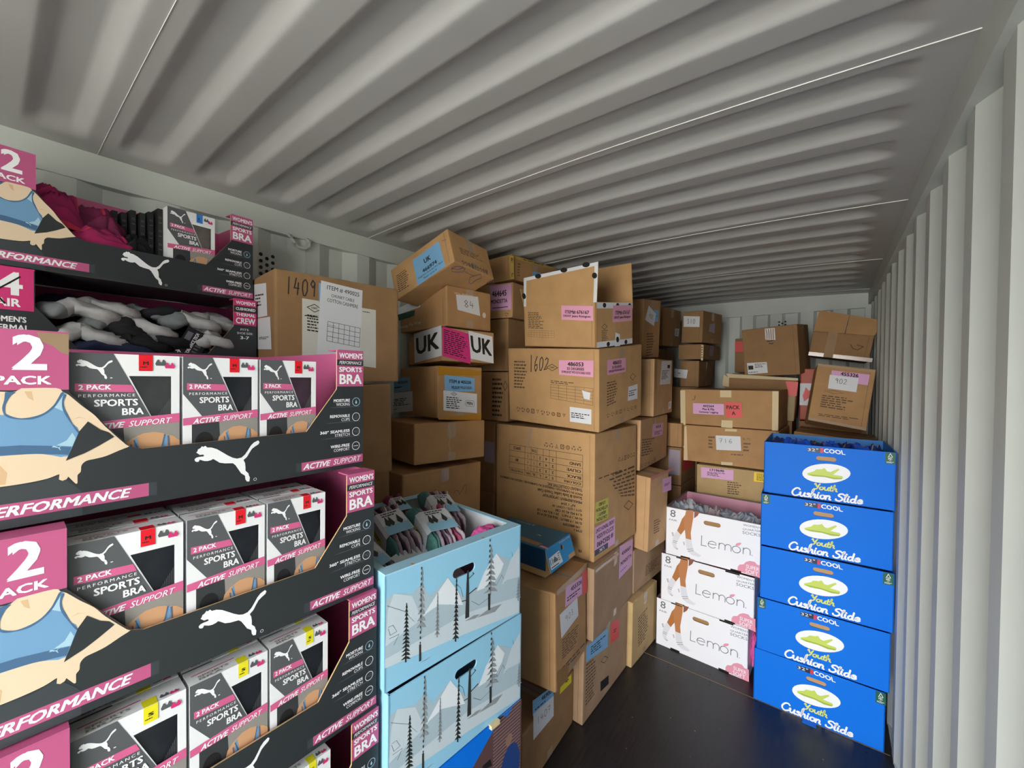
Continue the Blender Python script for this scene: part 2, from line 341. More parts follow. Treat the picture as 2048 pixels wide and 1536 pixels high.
ring_obj(.98)
BX={
 'lem3':(-0.3676,2.844,2.466e-07,0.5525,0.5,0.3183,1.501e-05,-4.464e-05,-0.03845),
 'lem2':(-0.339,2.845,0.3183,0.5644,0.5,0.3086,-0.0009663,0.005847,-0.03486),
 'lem1':(-0.3139,2.871,0.627,0.5699,0.5668,0.3296,0.0001771,0.003805,-0.002597),
 'blue1':(0.2408,2.719,2.397e-07,0.5618,0.5,0.2883,-0.0005464,-0.00191,0.001239),
 'blue2':(0.2656,2.732,0.2883,0.5557,0.5,0.2901,0.0006926,-0.005651,0.01879),
 'blue3':(0.2806,2.747,0.5784,0.571,0.5,0.2952,-0.0003146,-0.0004116,0.0242),
 'blue4':(0.2723,2.779,0.8737,0.5683,0.5,0.3002,-0.0001322,-0.00816,0.04171),
 'blue5':(0.2901,2.812,1.174,0.5752,0.7218,0.2989,0.001318,-0.006506,0.01981),
 'S1':(-1.025,1.423,-1.774e-07,0.22,0.4998,0.2855,-0.001833,0.006486,0.05661),
 'S2':(-0.9591,1.589,0.4014,0.45,0.3688,0.454,0.003859,-0.01624,0.1006),
 'B1':(-1.001,1.931,4.725e-07,0.5,0.5796,0.4226,0.003691,0.01078,-0.009874),
 'B2':(-0.971,1.983,0.432,0.5,0.6044,0.387,-0.001389,0.001724,0.03684),
 'B3':(-1.005,2.048,0.8213,0.7196,0.5502,0.7076,0.009317,-0.0007079,-0.04116),
 'B4':(-0.9831,2.045,1.535,0.631,0.5594,0.4525,0.1104,0.04257,-0.03931),
 'B5':(-0.9749,1.988,1.988,0.4995,0.3974,0.2362,0.1299,0.06209,-0.08852),
 'C1':(-0.9644,2.511,8.104e-09,0.5,0.3922,0.4188,0.007021,0.01464,-0.05688),
 'C2':(-0.9881,2.591,0.4307,0.515,0.515,0.2811,-0.0001572,-0.001668,-0.0721),
 'C3':(-0.9125,2.624,0.7129,0.4,0.2679,0.4875,0.02457,0.03845,-0.1252),
 'C4':(-0.9737,2.631,1.228,0.4,0.6574,0.3312,-0.007369,0.007011,0.04794),
 'C5':(-0.9779,2.891,1.563,0.4,0.4481,0.4066,0.01387,0.005924,0.01543),
 'C6':(-1.1,2.986,1.979,0.35,0.26,0.4325,0.06826,0.0616,-0.1399),
 'C8':(-1.2,3.757,2.128,0.5,0.3816,0.3474,0.01333,0.01916,-0.1197),
 'D1':(-0.9024,3.901,2.154,0.1886,0.4241,0.2809,0.01415,0.02324,-0.1739),
 'D2':(-0.8967,3.9,2.006,0.2065,0.6247,0.1333,0.02105,0.004763,-0.02728),
 'D3':(-0.9257,3.9,1.76,0.1574,0.5676,0.2327,0.01764,0.01305,0.002102),
 'E3':(-0.2176,3.45,0.7738,0.5998,0.5,0.3946,0.001223,-0.006422,0.01283),
 'E2':(-0.279,3.454,1.18,0.6588,0.5,0.2875,0.002508,-0.008307,-0.05232),
 'E1':(-0.2847,3.441,1.474,0.6696,0.49,0.2797,0.006388,-0.006658,-0.0362),
 'E4':(-0.2252,3.95,1.504,0.5125,0.5,0.3215,-0.001537,0.05541,0.002752),
 'G':(-0.1913,3.95,1.875,0.3959,0.42,0.3974,0.08406,-0.05302,-0.1336),
 'J':(0.193,3.601,1.506,0.3221,0.2,0.4165,-0.2276,0.1451,0.1041),
 'H':(0.1513,4.201,1.93,0.405,0.5,0.2756,0.02693,0.2589,-0.5206),
 'snow1':(-0.9499,0.6752,0.9597,0.6443,0.546,0.3257,0.01975,-0.001989,-0.121),
 'snow2':(-0.9316,0.6782,0.6508,0.5,0.5591,0.3107,0.003674,0.01584,-0.08486),
 'T1':(-1.773,-0.06182,2.122,0.4,0.74,0.3293,0.01093,0.01065,0.08108),
 'T2':(-1.72,-0.1047,1.777,0.4,0.74,0.33,-0.007239,-1.2e-05,0.03092),
 'T3':(-1.044,-0.07133,1.579,0.7204,0.74,0.321,-0.002868,0.04024,0.007621),
 'T4':(-1,-0.0797,1.252,0.68,0.74,0.3228,-0.003099,0.01092,-0.0246),
 'T5':(-0.9832,-0.05671,0.9138,0.68,0.74,0.3252,-0.03049,-0.01081,-0.01961),
 'P1':(-1.6,0.6646,1.8,0.45,0.507,0.4177,0.009556,-0.001788,-0.09633),
 'P2':(-1.6,0.68,1.399,0.42,0.4538,0.3897,0.016,-0.01501,-0.132),
 'Q1':(-1.441,1.405,2.384,0.44,0.3147,0.186,-0.0833,-0.3437,0.07196),
 'Q3':(-1.6,1.476,1.913,0.44,0.3265,0.1754,-0.02057,-0.04184,-0.2686),
 'Q2':(-1.6,1.507,2.096,0.44,0.3233,0.2212,-0.0006929,-0.01648,-0.08941),
 'Q4':(-1.6,1.447,1.615,0.44,0.2808,0.272,-0.01454,-0.02503,-0.2161),
 'Q5':(-1.6,1.298,1.395,0.44,0.4303,0.2037,-0.01636,-0.01985,-0.1973),
 'Q6':(-1.6,1.226,1.006,0.44,0.5088,0.355,-0.01249,-5.654e-05,-0.08496),
 'R1':(-1.6,2.063,2.447,0.5,0.5,0.1594,0.02593,-0.008396,-0.04808),
 'R2':(-1.6,2.07,2.209,0.5,0.5,0.2237,0.002019,0.0148,0.07275),
 'K':(0.2309,3.602,1.12,0.46,0.5,0.3077,-0.005236,0.07266,-0.0336),
}
PR={
 'P1':[
  ('S', 'r', [(0.094, 0.321), (0.396, 0.311), (0.395, 0.061), (0.092, 0.095)], 'offwhite', [('C', 'CWC', 0.06, 0.8, 0.24, 0.93), ('B', 0.06, 0.45, 0.24, 0.75, 6), ('B', 0.8, 0.92, 0.98, 0.95, 1), ('K', 0.03, 0.7, 0.2, 0.74)], 'off-white printed sheet'),
  ('S', 'r', [(0.156, 0.388), (0.173, 0.387), (0.172, 0.315), (0.156, 0.316)], 'stblue', [], 'edge of a blue label'),
  ('S', 'r', [(0.165, 0.4), (0.336, 0.386), (0.32, 0.066), (0.145, 0.094)], 'paper', [('T', 'ITEM # 490025', 0.14, 0.9, 0.92, 0.96), ('T', 'CHUNKY CABLE', 0.25, 0.82, 0.8, 0.86), ('T', 'COTTON CASHMERE', 0.16, 0.75, 0.9, 0.795), ('G', 0.2, 0.25, 0.98, 0.5, 6, 4), ('B', 0.2, 0.45, 0.5, 0.46, 1)], 'white sheet printed ITEM # 490025'),
  ('H', 'r', [(0.035, 0.395), (0.15, 0.394), (0.147, 0.333), (0.032, 0.329)], '1409'),
  ('S', 'f', [(0.192, 0.395), (0.358, 0.377), (0.368, 0.253), (0.187, 0.258)], 'paper', [('B', 0.2, 0.3, 0.8, 0.7, 4)], 'grey sheet on the end of the box'),
  ('S', 'f', [(0.176, 0.256), (0.401, 0.246), (0.412, 0.125), (0.171, 0.135)], 'paper', [('B', 0.4, 0.3, 0.9, 0.4, 2)], 'second sheet on the end of the box'),
 ],
 'Q1':[
  ('S', 'f', [(0.173, 0.151), (0.372, 0.153), (0.381, 0.005), (0.177, -0.0)], 'stblue', [('T', 'UK', 0.38, 0.58, 0.62, 0.76, 'b'), ('T', '466974', 0.26, 0.3, 0.78, 0.44, 'b'), ('T', 'Weightless Everyday Pant Black', 0.06, 0.18, 0.96, 0.26), ('T', 'Master carton A', 0.25, 0.07, 0.72, 0.15)], 'light blue label printed UK 466974'),
  ('B', 'f', [(0.037, 0.132), (0.136, 0.134), (0.136, 0.024), (0.032, 0.028)], 9),
  ('B', 'r', [(0.062, 0.105), (0.248, 0.115), (0.267, 0.084), (0.066, 0.067)], 5),
  ('I', 'r', [(0.059, 0.034), (0.271, 0.044), (0.267, 0.013), (0.057, 0.002)], 9),
  ('L', 'r', [(-0.035, -0.052), (-0.001, -0.029), (0.048, -0.013), (0.072, -0.016), (0.055, -0.039), (0.006, -0.057), (-0.035, -0.067), (-0.035, -0.052), (0.021, -0.037), (0.063, -0.011)], 'purple', 0.003),
  ('L', 'r', [(0.066, -0.035), (0.106, -0.039), (0.139, -0.034), (0.198, -0.005), (0.195, -0.03), (0.15, -0.052), (0.095, -0.093), (0.079, -0.094), (0.095, -0.058), (0.139, -0.034)], 'purple', 0.003),
  ('L', 'r', [(0.227, -0.052), (0.259, -0.026), (0.303, -0.005), (0.3, -0.03), (0.25, -0.054), (0.227, -0.052)], 'purple', 0.003),
  ('L', 'f', [(0.391, 0.142), (0.418, 0.136), (0.399, 0.137), (0.422, 0.132)], 'purple', 0.003),
 ],
 'Q2':[
  ('S', 'r', [(0.063, 0.175), (0.223, 0.186), (0.239, 0.08), (0.074, 0.094)], 'paper', [('H', '84', 0.3, 0.3, 0.78, 0.72)], 'torn white label marked 84'),
  ('T', 'r', [(0.05, 0.187), (0.182, 0.191), (0.182, 0.18), (0.05, 0.176)], 'ofw', 'We deliver'),
  ('O', 'r', [(0.257, 0.104), (0.284, 0.103), (0.284, 0.072), (0.257, 0.072)], 'ofw'),
  ('P', 'f', [(-0.029, 0.112), (0.153, 0.117), (0.14, 0.087), (-0.018, 0.074)], 'dkgreen'),
  ('S', 'f', [(-0.025, 0.149), (0.21, 0.181), (0.204, 0.128), (-0.018, 0.111)], 'paper', [], 'strip of white tape'),
  ('T', 'f', [(-0.007, 0.04), (0.21, 0.053), (0.213, 0.031), (-0.003, 0.019)], 'ofw', 'Eating, My Way'),
 ],
 'Q3':[
  ('S', 'f', [(0.082, 0.184), (0.432, 0.185), (0.439, 0.026), (0.099, 0.009)], 'paper', [('T', 'UK', 0.08, 0.25, 0.92, 0.82, 'b')], 'white UK label on the left face'),
  ('S', 'r', [(0.0, 0.18), (0.169, 0.153), (0.173, -0.009), (0.003, 0.024)], 'stpink', [('B', 0.05, 0.1, 0.95, 0.92, 12)], 'magenta printed label'),
  ('S', 'r', [(0.158, 0.171), (0.315, 0.153), (0.325, 0.001), (0.174, 0.02)], 'paper', [('T', 'UK', 0.06, 0.25, 0.94, 0.85, 'b')], 'white UK label on the right face'),
 ],
 'Q4':[
  ('S', 'f', [(-0.172, 0.211), (0.126, 0.22), (0.134, 0.145), (-0.163, 0.122)], 'stblue', [('T', '405230', 0.45, 0.55, 0.9, 0.75, 'b'), ('B', 0.2, 0.2, 0.9, 0.4, 1)], 'blue label on the left face'),
  ('S', 'f', [(-0.17, 0.119), (0.158, 0.139), (0.166, 0.026), (-0.146, 0.0)], 'paper', [('B', 0.1, 0.3, 0.9, 0.7, 5), ('B', 0.1, 0.12, 0.5, 0.18, 1)], 'white label on the left face'),
  ('S', 'r', [(0.001, 0.27), (0.273, 0.253), (0.273, 0.227), (0.004, 0.221)], 'tapeyel', [], 'yellow tape along the top edge'),
  ('S', 'r', [(0.006, 0.003), (0.278, 0.016), (0.277, -0.022), (0.006, -0.006)], 'tapeyel', [], 'yellow tape along the bottom edge'),
  ('S', 'r', [(0.039, 0.225), (0.23, 0.211), (0.231, 0.139), (0.043, 0.136)], 'stblue', [('T', 'ITEM # 405230', 0.15, 0.52, 0.88, 0.76, 'b'), ('T', 'MELBURY POLO SOLID', 0.22, 0.17, 0.9, 0.36, 'b')], 'blue label printed ITEM # 405230'),
  ('S', 'r', [(0.034, 0.144), (0.247, 0.125), (0.248, 0.018), (0.035, 0.04)], 'paper', [('C', 'CWC', 0.22, 0.78, 0.38, 0.97), ('B', 0.08, 0.1, 0.55, 0.72, 6), ('B', 0.4, 0.42, 0.52, 0.5, 1), ('T', 'MEN', 0.68, 0.4, 0.86, 0.55, 'b'), ('F', 0.63, 0.33, 0.92, 0.62)], 'white label printed MEN'),
 ],
 'Q5':[
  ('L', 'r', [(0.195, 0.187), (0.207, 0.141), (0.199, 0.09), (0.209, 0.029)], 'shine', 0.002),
 ],
 'Q6':[
  ('L', 'r', [(0.313, 0.208), (0.326, 0.222), (0.347, 0.218), (0.354, 0.195), (0.387, 0.237), (0.401, 0.24), (0.399, 0.187)], 'pen', 0.002),
 ],
 'R2':[
  ('S', 'f', [(0.317, 0.215), (0.488, 0.214), (0.489, 0.051), (0.328, 0.049)], 'stlpink2', [('T', '464645', 0.1, 0.55, 0.78, 0.78, 'b'), ('T', 'MONDETTA', 0.04, 0.28, 0.82, 0.44, 'b'), ('R', 'ink', 0.1, 0.1, 0.85, 0.13)], 'pink label printed 464645 MONDETTA'),
  ('I', 'f', [(0.44, 0.038), (0.47, 0.037), (0.471, 0.006), (0.441, 0.007)], 1),
 ],
 'R1':[
  ('S', 'r', [(0.215, 0.088), (0.479, 0.096), (0.473, 0.05), (0.204, 0.035)], 'stblue', [('T', 'UK', 0.5, 0.1, 0.8, 0.5, 'b')], 'blue label'),
  ('S', 'r', [(0.019, 0.152), (0.493, 0.158), (0.493, 0.142), (0.019, 0.134)], 'tapeyelp', [('B', 0.2, 0.3, 0.98, 0.8, 1)], 'yellow printed tape along the top'),
  ('S', 'f', [(0.48, 0.149), (0.516, 0.145), (0.518, -0.001), (0.485, 0.004)], 'tapeyelp', [('T', 'PI', 0.4, 0.7, 0.8, 0.92, 'b'), ('T', 'IT', 0.4, 0.08, 0.8, 0.25, 'b')], 'yellow printed tape down the corner'),
  ('B', 'r', [(0.057, 0.113), (0.092, 0.117), (0.08, 0.024), (0.055, 0.023)], 5),
 ],
 'B5':[
  ('S', 'f', [(0.275, 0.23), (0.478, 0.218), (0.479, 0.141), (0.276, 0.153)], 'stlpink', [('T', 'ITEM# 676167', 0.12, 0.42, 0.88, 0.68, 'b'), ('T', 'DKNY Jeans Rivington', 0.06, 0.16, 0.92, 0.36, 'b')], 'pink label printed ITEM# 676167'),
  ('B', 'f', [(0.032, 0.205), (0.127, 0.197), (0.174, 0.1), (0.032, 0.104)], 10),
  ('G', 'f', [(0.032, 0.095), (0.224, 0.091), (0.224, 0.052), (0.03, 0.058)], 9, 3),
  ('S', 'r', [(0.165, 0.22), (0.387, 0.223), (0.385, 0.133), (0.164, 0.128)], 'stlpink', [('T', 'ITEM# 676167', 0.12, 0.42, 0.88, 0.68, 'b'), ('T', 'DKNY Jeans Rivington', 0.06, 0.16, 0.92, 0.36, 'b')], 'pink label on the right face'),
  ('C', 'r', [(0.048, 0.122), (0.106, 0.123), (0.106, 0.094), (0.051, 0.093)], ''),
  ('B', 'r', [(0.048, 0.09), (0.114, 0.091), (0.13, 0.031), (0.051, 0.03)], 7),
  ('S', 'r', [(0.193, 0.073), (0.245, 0.06), (0.246, -0.006), (0.189, -0.005)], 'paper', [('O', 'ink', 0.2, 0.3, 0.8, 0.75)], 'torn piece of white printed tape'),
 ],
 'B4':[
  ('H', 'f', [(0.166, 0.415), (0.321, 0.395), (0.306, 0.332), (0.163, 0.309)], '1602'),
  ('C', 'f', [(0.293, 0.363), (0.371, 0.362), (0.37, 0.324), (0.296, 0.325)], 'CWC'),
  ('S', 'f', [(0.38, 0.387), (0.601, 0.39), (0.598, 0.3), (0.38, 0.304)], 'stlpink', [('T', '486053', 0.26, 0.62, 0.72, 0.88, 'b'), ('T', '32 DEGREES', 0.24, 0.37, 0.74, 0.54, 'b'), ('T', 'DOWN JACKET WITH DETACHABLE HOOD', 0.08, 0.1, 0.92, 0.3, 'b')], 'pink label printed 486053'),
  ('B', 'f', [(0.051, 0.377), (0.165, 0.377), (0.145, 0.201), (0.044, 0.2)], 9),
  ('G', 'f', [(0.32, 0.245), (0.596, 0.24), (0.594, 0.147), (0.319, 0.164)], 5, 5),
  ('B', 'f', [(0.322, 0.27), (0.479, 0.265), (0.479, 0.246), (0.322, 0.25)], 2),
  ('S', 'f', [(0.528, 0.225), (0.58, 0.215), (0.576, 0.175), (0.54, 0.18)], 'paper', [], 'small torn white patch'),
  ('S', 'f', [(0.449, 0.126), (0.586, 0.124), (0.585, 0.041), (0.449, 0.041)], 'paper', [('B', 0.06, 0.25, 0.94, 0.65, 3)], 'small white notice label'),
  ('I', 'f', [(0.057, 0.096), (0.429, 0.084), (0.429, 0.058), (0.055, 0.055)], 10),
  ('S', 'r', [(0.091, 0.387), (0.325, 0.384), (0.327, 0.301), (0.093, 0.303)], 'stlpink', [('T', '486053', 0.28, 0.62, 0.74, 0.88, 'b'), ('T', '32 DEGREES', 0.24, 0.37, 0.76, 0.54, 'b'), ('T', 'DOWN JACKET WITH DETACHABLE HOOD', 0.08, 0.1, 0.92, 0.3, 'b')], 'pink label on the right face'),
  ('C', 'r', [(0.385, 0.283), (0.466, 0.28), (0.467, 0.237), (0.39, 0.242)], ''),
  ('B', 'r', [(0.091, 0.266), (0.234, 0.264), (0.223, 0.133), (0.091, 0.125)], 9),
  ('S', 'r', [(0.363, 0.207), (0.496, 0.208), (0.496, 0.116), (0.354, 0.122)], 'paper', [('B', 0.1, 0.25, 0.9, 0.7, 3)], 'small white notice label on the right face'),
  ('I', 'r', [(0.08, 0.094), (0.497, 0.079), (0.497, 0.054), (0.08, 0.064)], 8),
 ],
 'B3':[
  ('TAB', 'f', [(0.647, 0.404), (0.113, 0.407), (0.115, 0.585), (0.646, 0.582)]),
  ('T', 'f', [(0.646, 0.378), (0.409, 0.372), (0.409, 0.39), (0.646, 0.394)], 'ink', 'THREAD COLLECTIVE INC'),
  ('T', 'f', [(0.647, 0.355), (0.034, 0.36), (0.034, 0.376), (0.647, 0.369)], 'ink', 'MADE IN CAMBODIA / FABRIQUE AU CAMBODGE / HECHO EN CAMBOYA'),
  ('T', 'f', [(0.644, 0.332), (0.338, 0.324), (0.337, 0.343), (0.644, 0.349)], 'ink', 'Scotch & Soda Ladies Trench Coat'),
  ('T', 'f', [(0.644, 0.308), (0.374, 0.301), (0.374, 0.318), (0.644, 0.323)], 'ink', 'MEASUREMENT: 24"X20"X24"'),
  ('T', 'f', [(0.6, 0.283), (0.506, 0.277), (0.506, 0.292), (0.6, 0.297)], 'ink', 'N° / 254'),
  ('T', 'f', [(0.644, 0.264), (0.445, 0.254), (0.445, 0.269), (0.644, 0.278)], 'ink', 'QTY / QTE / CONT: 30'),
  ('T', 'f', [(0.645, 0.24), (0.465, 0.231), (0.465, 0.246), (0.644, 0.254)], 'ink', '0.19 M3 45.26 CBF'),
  ('T', 'f', [(0.645, 0.217), (0.335, 0.205), (0.335, 0.22), (0.645, 0.231)], 'ink', 'N.W. / P.NET:  29.1 KG 64.1 LB'),
  ('T', 'f', [(0.645, 0.192), (0.335, 0.182), (0.335, 0.198), (0.645, 0.206)], 'ink', 'G.W. / P.BRUT:  30.6 KG 67.4 LB'),
  ('T', 'f', [(0.633, 0.168), (0.52, 0.162), (0.52, 0.177), (0.633, 0.183)], 'ink', '199-8907379'),
  ('T', 'f', [(0.645, 0.149), (0.592, 0.146), (0.592, 0.16), (0.645, 0.164)], 'ink', 'ITM /'),
  ('T', 'f', [(0.643, 0.037), (0.621, 0.034), (0.621, 0.05), (0.643, 0.053)], 'ink', 'FR'),
  ('I', 'f', [(0.645, 0.598), (0.379, 0.594), (0.379, 0.629), (0.644, 0.63)], 7),
  ('S', 'f', [(0.269, 0.695), (0.302, 0.701), (0.269, 0.587), (0.254, 0.561)], 'tapeclear', [], 'strip of clear tape'),
  ('S', 'r', [(0.164, 0.205), (0.011, 0.214), (0.011, 0.329), (0.166, 0.324)], 'styel', [('T', 'CAUTION', 0.1, 0.78, 0.9, 0.95, 'b'), ('T', 'HEAVY !', 0.2, 0.55, 0.8, 0.72, 'b'), ('T', 'ATTENTION', 0.06, 0.32, 0.94, 0.48, 'b'), ('T', 'LOURD', 0.25, 0.08, 0.75, 0.24, 'b')], 'yellow label printed CAUTION HEAVY'),
  ('S', 'r', [(0.252, 0.031), (0.007, 0.035), (0.004, 0.192), (0.251, 0.191)], 'stlpink2', [('R', 'navy', 0.36, 0.8, 1, 1), ('TW', 'UK', 0.55, 0.84, 0.8, 0.96), ('T', '# S052490', 0.1, 0.54, 0.9, 0.74, 'b'), ('T', 'SCOTCH & SODA', 0.08, 0.3, 0.9, 0.46, 'b'), ('T', 'LADIES TRENCH COAT', 0.05, 0.08, 0.95, 0.22, 'b')], 'lilac label printed UK # S052490'),
  ('B', 'r', [(0.524, 0.252), (0.312, 0.293), (0.047, 0.456), (0.519, 0.46)], 8),
  ('B', 'r', [(0.047, 0.459), (0.519, 0.454), (0.52, 0.438), (0.047, 0.445)], 1),
  ('I', 'r', [(0.533, 0.5), (0.281, 0.503), (0.28, 0.538), (0.532, 0.537)], 6),
  ('C', 'r', [(0.373, 0.249), (0.502, 0.235), (0.504, 0.175), (0.375, 0.192)], ''),
 ],
 'B2':[
  ('S', 'r', [(0.363, 0.393), (0.596, 0.368), (0.584, 0.198), (0.356, 0.196)], 'stlpink2', [('T', '450007', 0.15, 0.66, 0.85, 0.78, 'b'), ('T', 'MONDETTA', 0.1, 0.36, 0.92, 0.48, 'b'), ('B', 0.1, 0.15, 0.9, 0.2, 1)], 'lilac label printed MONDETTA'),
  ('S', 'r', [(0.015, 0.382), (0.348, 0.363), (0.349, 0.345), (0.016, 0.364)], 'tapeclear', [], 'clear tape along the top edge'),
 ],
 'B1':[
  ('S', 'r', [(0.027, 0.412), (0.285, 0.39), (0.291, 0.275), (0.026, 0.329)], 'stblue', [('B', 0.2, 0.2, 0.9, 0.75, 4)], 'blue label'),
  ('S', 'r', [(0.327, 0.394), (0.446, 0.372), (0.449, 0.252), (0.327, 0.274)], 'stred', [('B', 0.3, 0.4, 0.7, 0.6, 2)], 'red label'),
  ('B', 'r', [(0.027, 0.318), (0.161, 0.297), (0.146, 0.084), (0.03, 0.082)], 12),
  ('C', 'r', [(0.205, 0.254), (0.297, 0.228), (0.299, 0.187), (0.207, 0.214)], ''),
  ('P', 'r', [(0.206, 0.117), (0.313, 0.095), (0.315, 0.041), (0.209, 0.06)], 'ink'),
 ],
 'S2':[
  ('S', 'r', [(0.112, 0.434), (0.312, 0.408), (0.311, 0.316), (0.104, 0.344)], 'stlpink2', [('T', '455326', 0.3, 0.6, 0.98, 0.84, 'b'), ('B', 0.1, 0.15, 0.9, 0.45, 2)], 'lilac label printed 455326'),
  ('S', 'r', [(0.044, 0.338), (0.25, 0.326), (0.262, 0.228), (0.061, 0.219)], 'paper', [('H', '903', 0.25, 0.42, 0.75, 0.68)], 'white sheet marked 903'),
  ('S', 'r', [(0.312, 0.426), (0.383, 0.419), (0.382, 0.292), (0.311, 0.307)], 'stred', [], 'red label at the right edge'),
  ('B', 'r', [(0.072, 0.207), (0.283, 0.183), (0.273, 0.084), (0.071, 0.112)], 8),
  ('B', 'r', [(0.071, 0.08), (0.355, 0.046), (0.354, 0.011), (0.071, 0.049)], 2),
  ('S', 'r', [(0.017, 0.463), (0.378, 0.452), (0.377, 0.422), (0.017, 0.436)], 'tapebrn', [], 'brown tape along the top edge'),
  ('S', 'r', [(0.013, 0.09), (0.132, 0.063), (0.131, -0.015), (0.019, 0.005)], 'tapebrn', [], 'brown tape at the bottom corner'),
 ],
 'S1':[
  ('S', 'r', [(0.08, 0.389), (0.276, 0.339), (0.278, 0.281), (0.083, 0.317)], 'stblue', [('T', '469007', 0.4, 0.5, 0.98, 0.85, 'b'), ('B', 0.1, 0.15, 0.9, 0.35, 1)], 'blue label above the white sheet'),
  ('S', 'r', [(0.088, 0.325), (0.278, 0.287), (0.282, 0.185), (0.092, 0.202)], 'paper', [('H', '1407', 0.15, 0.42, 0.85, 0.72)], 'white sheet marked 1407'),
  ('S', 'r', [(0.348, 0.291), (0.47, 0.281), (0.472, 0.233), (0.342, 0.253)], 'styel2', [('K', 0.45, 0.5, 0.75, 0.95)], 'small yellow label'),
 ],
 'C1':[
  ('B', 'r', [(0.084, 0.286), (0.255, 0.302), (0.247, 0.091), (0.096, 0.083)], 11),
 ],
 'C2':[
  ('B', 'r', [(0.188, 0.128), (0.439, 0.122), (0.442, 0.05), (0.175, 0.052)], 7),
 ],
 'C3':[
  ('S', 'r', [(0.176, 0.446), (0.311, 0.442), (0.317, 0.343), (0.182, 0.35)], 'stlpink2', [('B', 0.2, 0.4, 0.8, 0.6, 2)], 'lilac label'),
  ('S', 'r', [(0.008, 0.493), (0.345, 0.497), (0.347, 0.48), (0.01, 0.471)], 'tapered', [], 'red tape along the top edge'),
  ('B', 'r', [(0.072, 0.193), (0.171, 0.187), (0.18, 0.09), (0.08, 0.093)], 6),
 ],
 'C4':[
  ('S', 'r', [(0.265, 0.286), (0.544, 0.273), (0.525, 0.184), (0.255, 0.194)], 'stlpink2', [('T', '653', 0.3, 0.66, 0.75, 0.86, 'b'), ('B', 0.2, 0.1, 0.9, 0.4, 3)], 'lilac label'),
  ('B', 'r', [(0.036, 0.205), (0.327, 0.185), (0.313, 0.066), (0.025, 0.087)], 7),
  ('I', 'r', [(0.005, 0.046), (0.387, 0.024), (0.389, -0.001), (0.007, 0.02)], 5),
 ],
 'C5':[
  ('S', 'r', [(0.166, 0.395), (0.413, 0.403), (0.391, 0.224), (0.127, 0.222)], 'paper', [('R', 'ink', 0.6, 0.68, 0.85, 0.82), ('B', 0.1, 0.2, 0.8, 0.6, 7)], 'tall white address label'),
  ('S', 'r', [(0.355, 0.084), (0.425, 0.09), (0.409, 0.032), (0.345, 0.027)], 'paper', [('B', 0.3, 0.3, 0.7, 0.7, 2)], 'small white label near the bottom'),
  ('S', 'r', [(0.008, 0.4), (0.057, 0.402), (0.061, 0.185), (0.012, 0.187)], 'tapebrn', [], 'brown tape down the corner'),
 ],
 'C6':[
  ('S', 'r', [(0.148, 0.359), (0.229, 0.36), (0.226, 0.274), (0.146, 0.267)], 'stblue', [('B', 0.5, 0.4, 0.9, 0.5, 1)], 'small blue label'),
  ('S', 'r', [(0.068, 0.387), (0.186, 0.33), (0.159, 0.239), (0.02, 0.281)], 'paper', [('H', '405', 0.3, 0.35, 0.75, 0.7)], 'white scrap marked 405'),
  ('B', 'r', [(0.056, 0.185), (0.183, 0.189), (0.178, 0.013), (0.06, 0.007)], 9),
 ],
 'C8':[
  ('S', 'r', [(0.256, 0.171), (0.35, 0.177), (0.34, 0.103), (0.251, 0.106)], 'paper', [('B', 0.2, 0.1, 0.8, 0.9, 6)], 'small barcode label'),
 ],
 'D1':[
  ('S', 'f', [(0.015, 0.244), (0.161, 0.229), (0.161, 0.136), (0.018, 0.147)], 'paper', [('H', '310', 0.2, 0.3, 0.75, 0.75)], 'white sheet marked 310'),
  ('S', 'r', [(0.145, 0.17), (0.263, 0.188), (0.257, 0.095), (0.13, 0.107)], 'lilac', [], 'torn pale label'),
 ],
 'D2':[
  ('S', 'r', [(0.244, 0.129), (0.394, 0.138), (0.365, 0.038), (0.217, 0.037)], 'lilac', [], 'torn pale label'),
  ('S', 'f', [(0.196, 0.127), (0.214, 0.123), (0.211, -0.01), (0.195, -0.01)], 'cream', [('B', 0.1, 0.1, 0.9, 0.9, 5)], 'cream printed tape down the edge'),
 ],
 'D3':[
  ('S', 'f', [(-0.055, 0.161), (0.064, 0.151), (0.055, 0.074), (-0.054, 0.083)], 'paper', [('B', 0.3, 0.4, 0.6, 0.6, 1)], 'white sheet'),
 ],
 'E1':[
  ('S', 'f', [(0.095, 0.17), (0.317, 0.172), (0.319, 0.089), (0.097, 0.086)], 'stlpink2', [('T', '442564', 0.33, 0.66, 0.69, 0.88, 'b'), ('T', 'Max & Mia', 0.31, 0.38, 0.7, 0.58, 'b'), ('T', 'Getaway Legging', 0.2, 0.08, 0.82, 0.3, 'b')], 'pink label printed 442564'),
  ('S', 'f', [(0.324, 0.187), (0.435, 0.188), (0.443, 0.077), (0.333, 0.068)], 'stred', [('T', 'PACK', 0.08, 0.55, 0.88, 0.8, 'b'), ('T', 'A', 0.38, 0.18, 0.6, 0.42, 'b')], 'red label printed PACK A'),
  ('S', 'f', [(0.291, 0.274), (0.368, 0.276), (0.369, 0.224), (0.291, 0.223)], 'cream', [], 'cream paper tape'),
  ('S', 'f', [(0.303, 0.049), (0.379, 0.051), (0.378, -0.006), (0.301, -0.004)], 'cream', [], 'cream paper tape'),
  ('S', 'f', [(-0.003, 0.269), (0.035, 0.27), (0.04, -0.007), (0.002, -0.007)], 'cream', [], 'cream paper tape'),
  ('S', 'f', [(0.63, 0.276), (0.667, 0.277), (0.667, -0.0), (0.63, -0.003)], 'cream', [], 'cream paper tape'),
  ('L', 'f', [(0.089, 0.2), (0.103, 0.195), (0.116, 0.23), (0.106, 0.224), (0.108, 0.201)], 'brownpen', 0.003),
 ],
 'E2':[
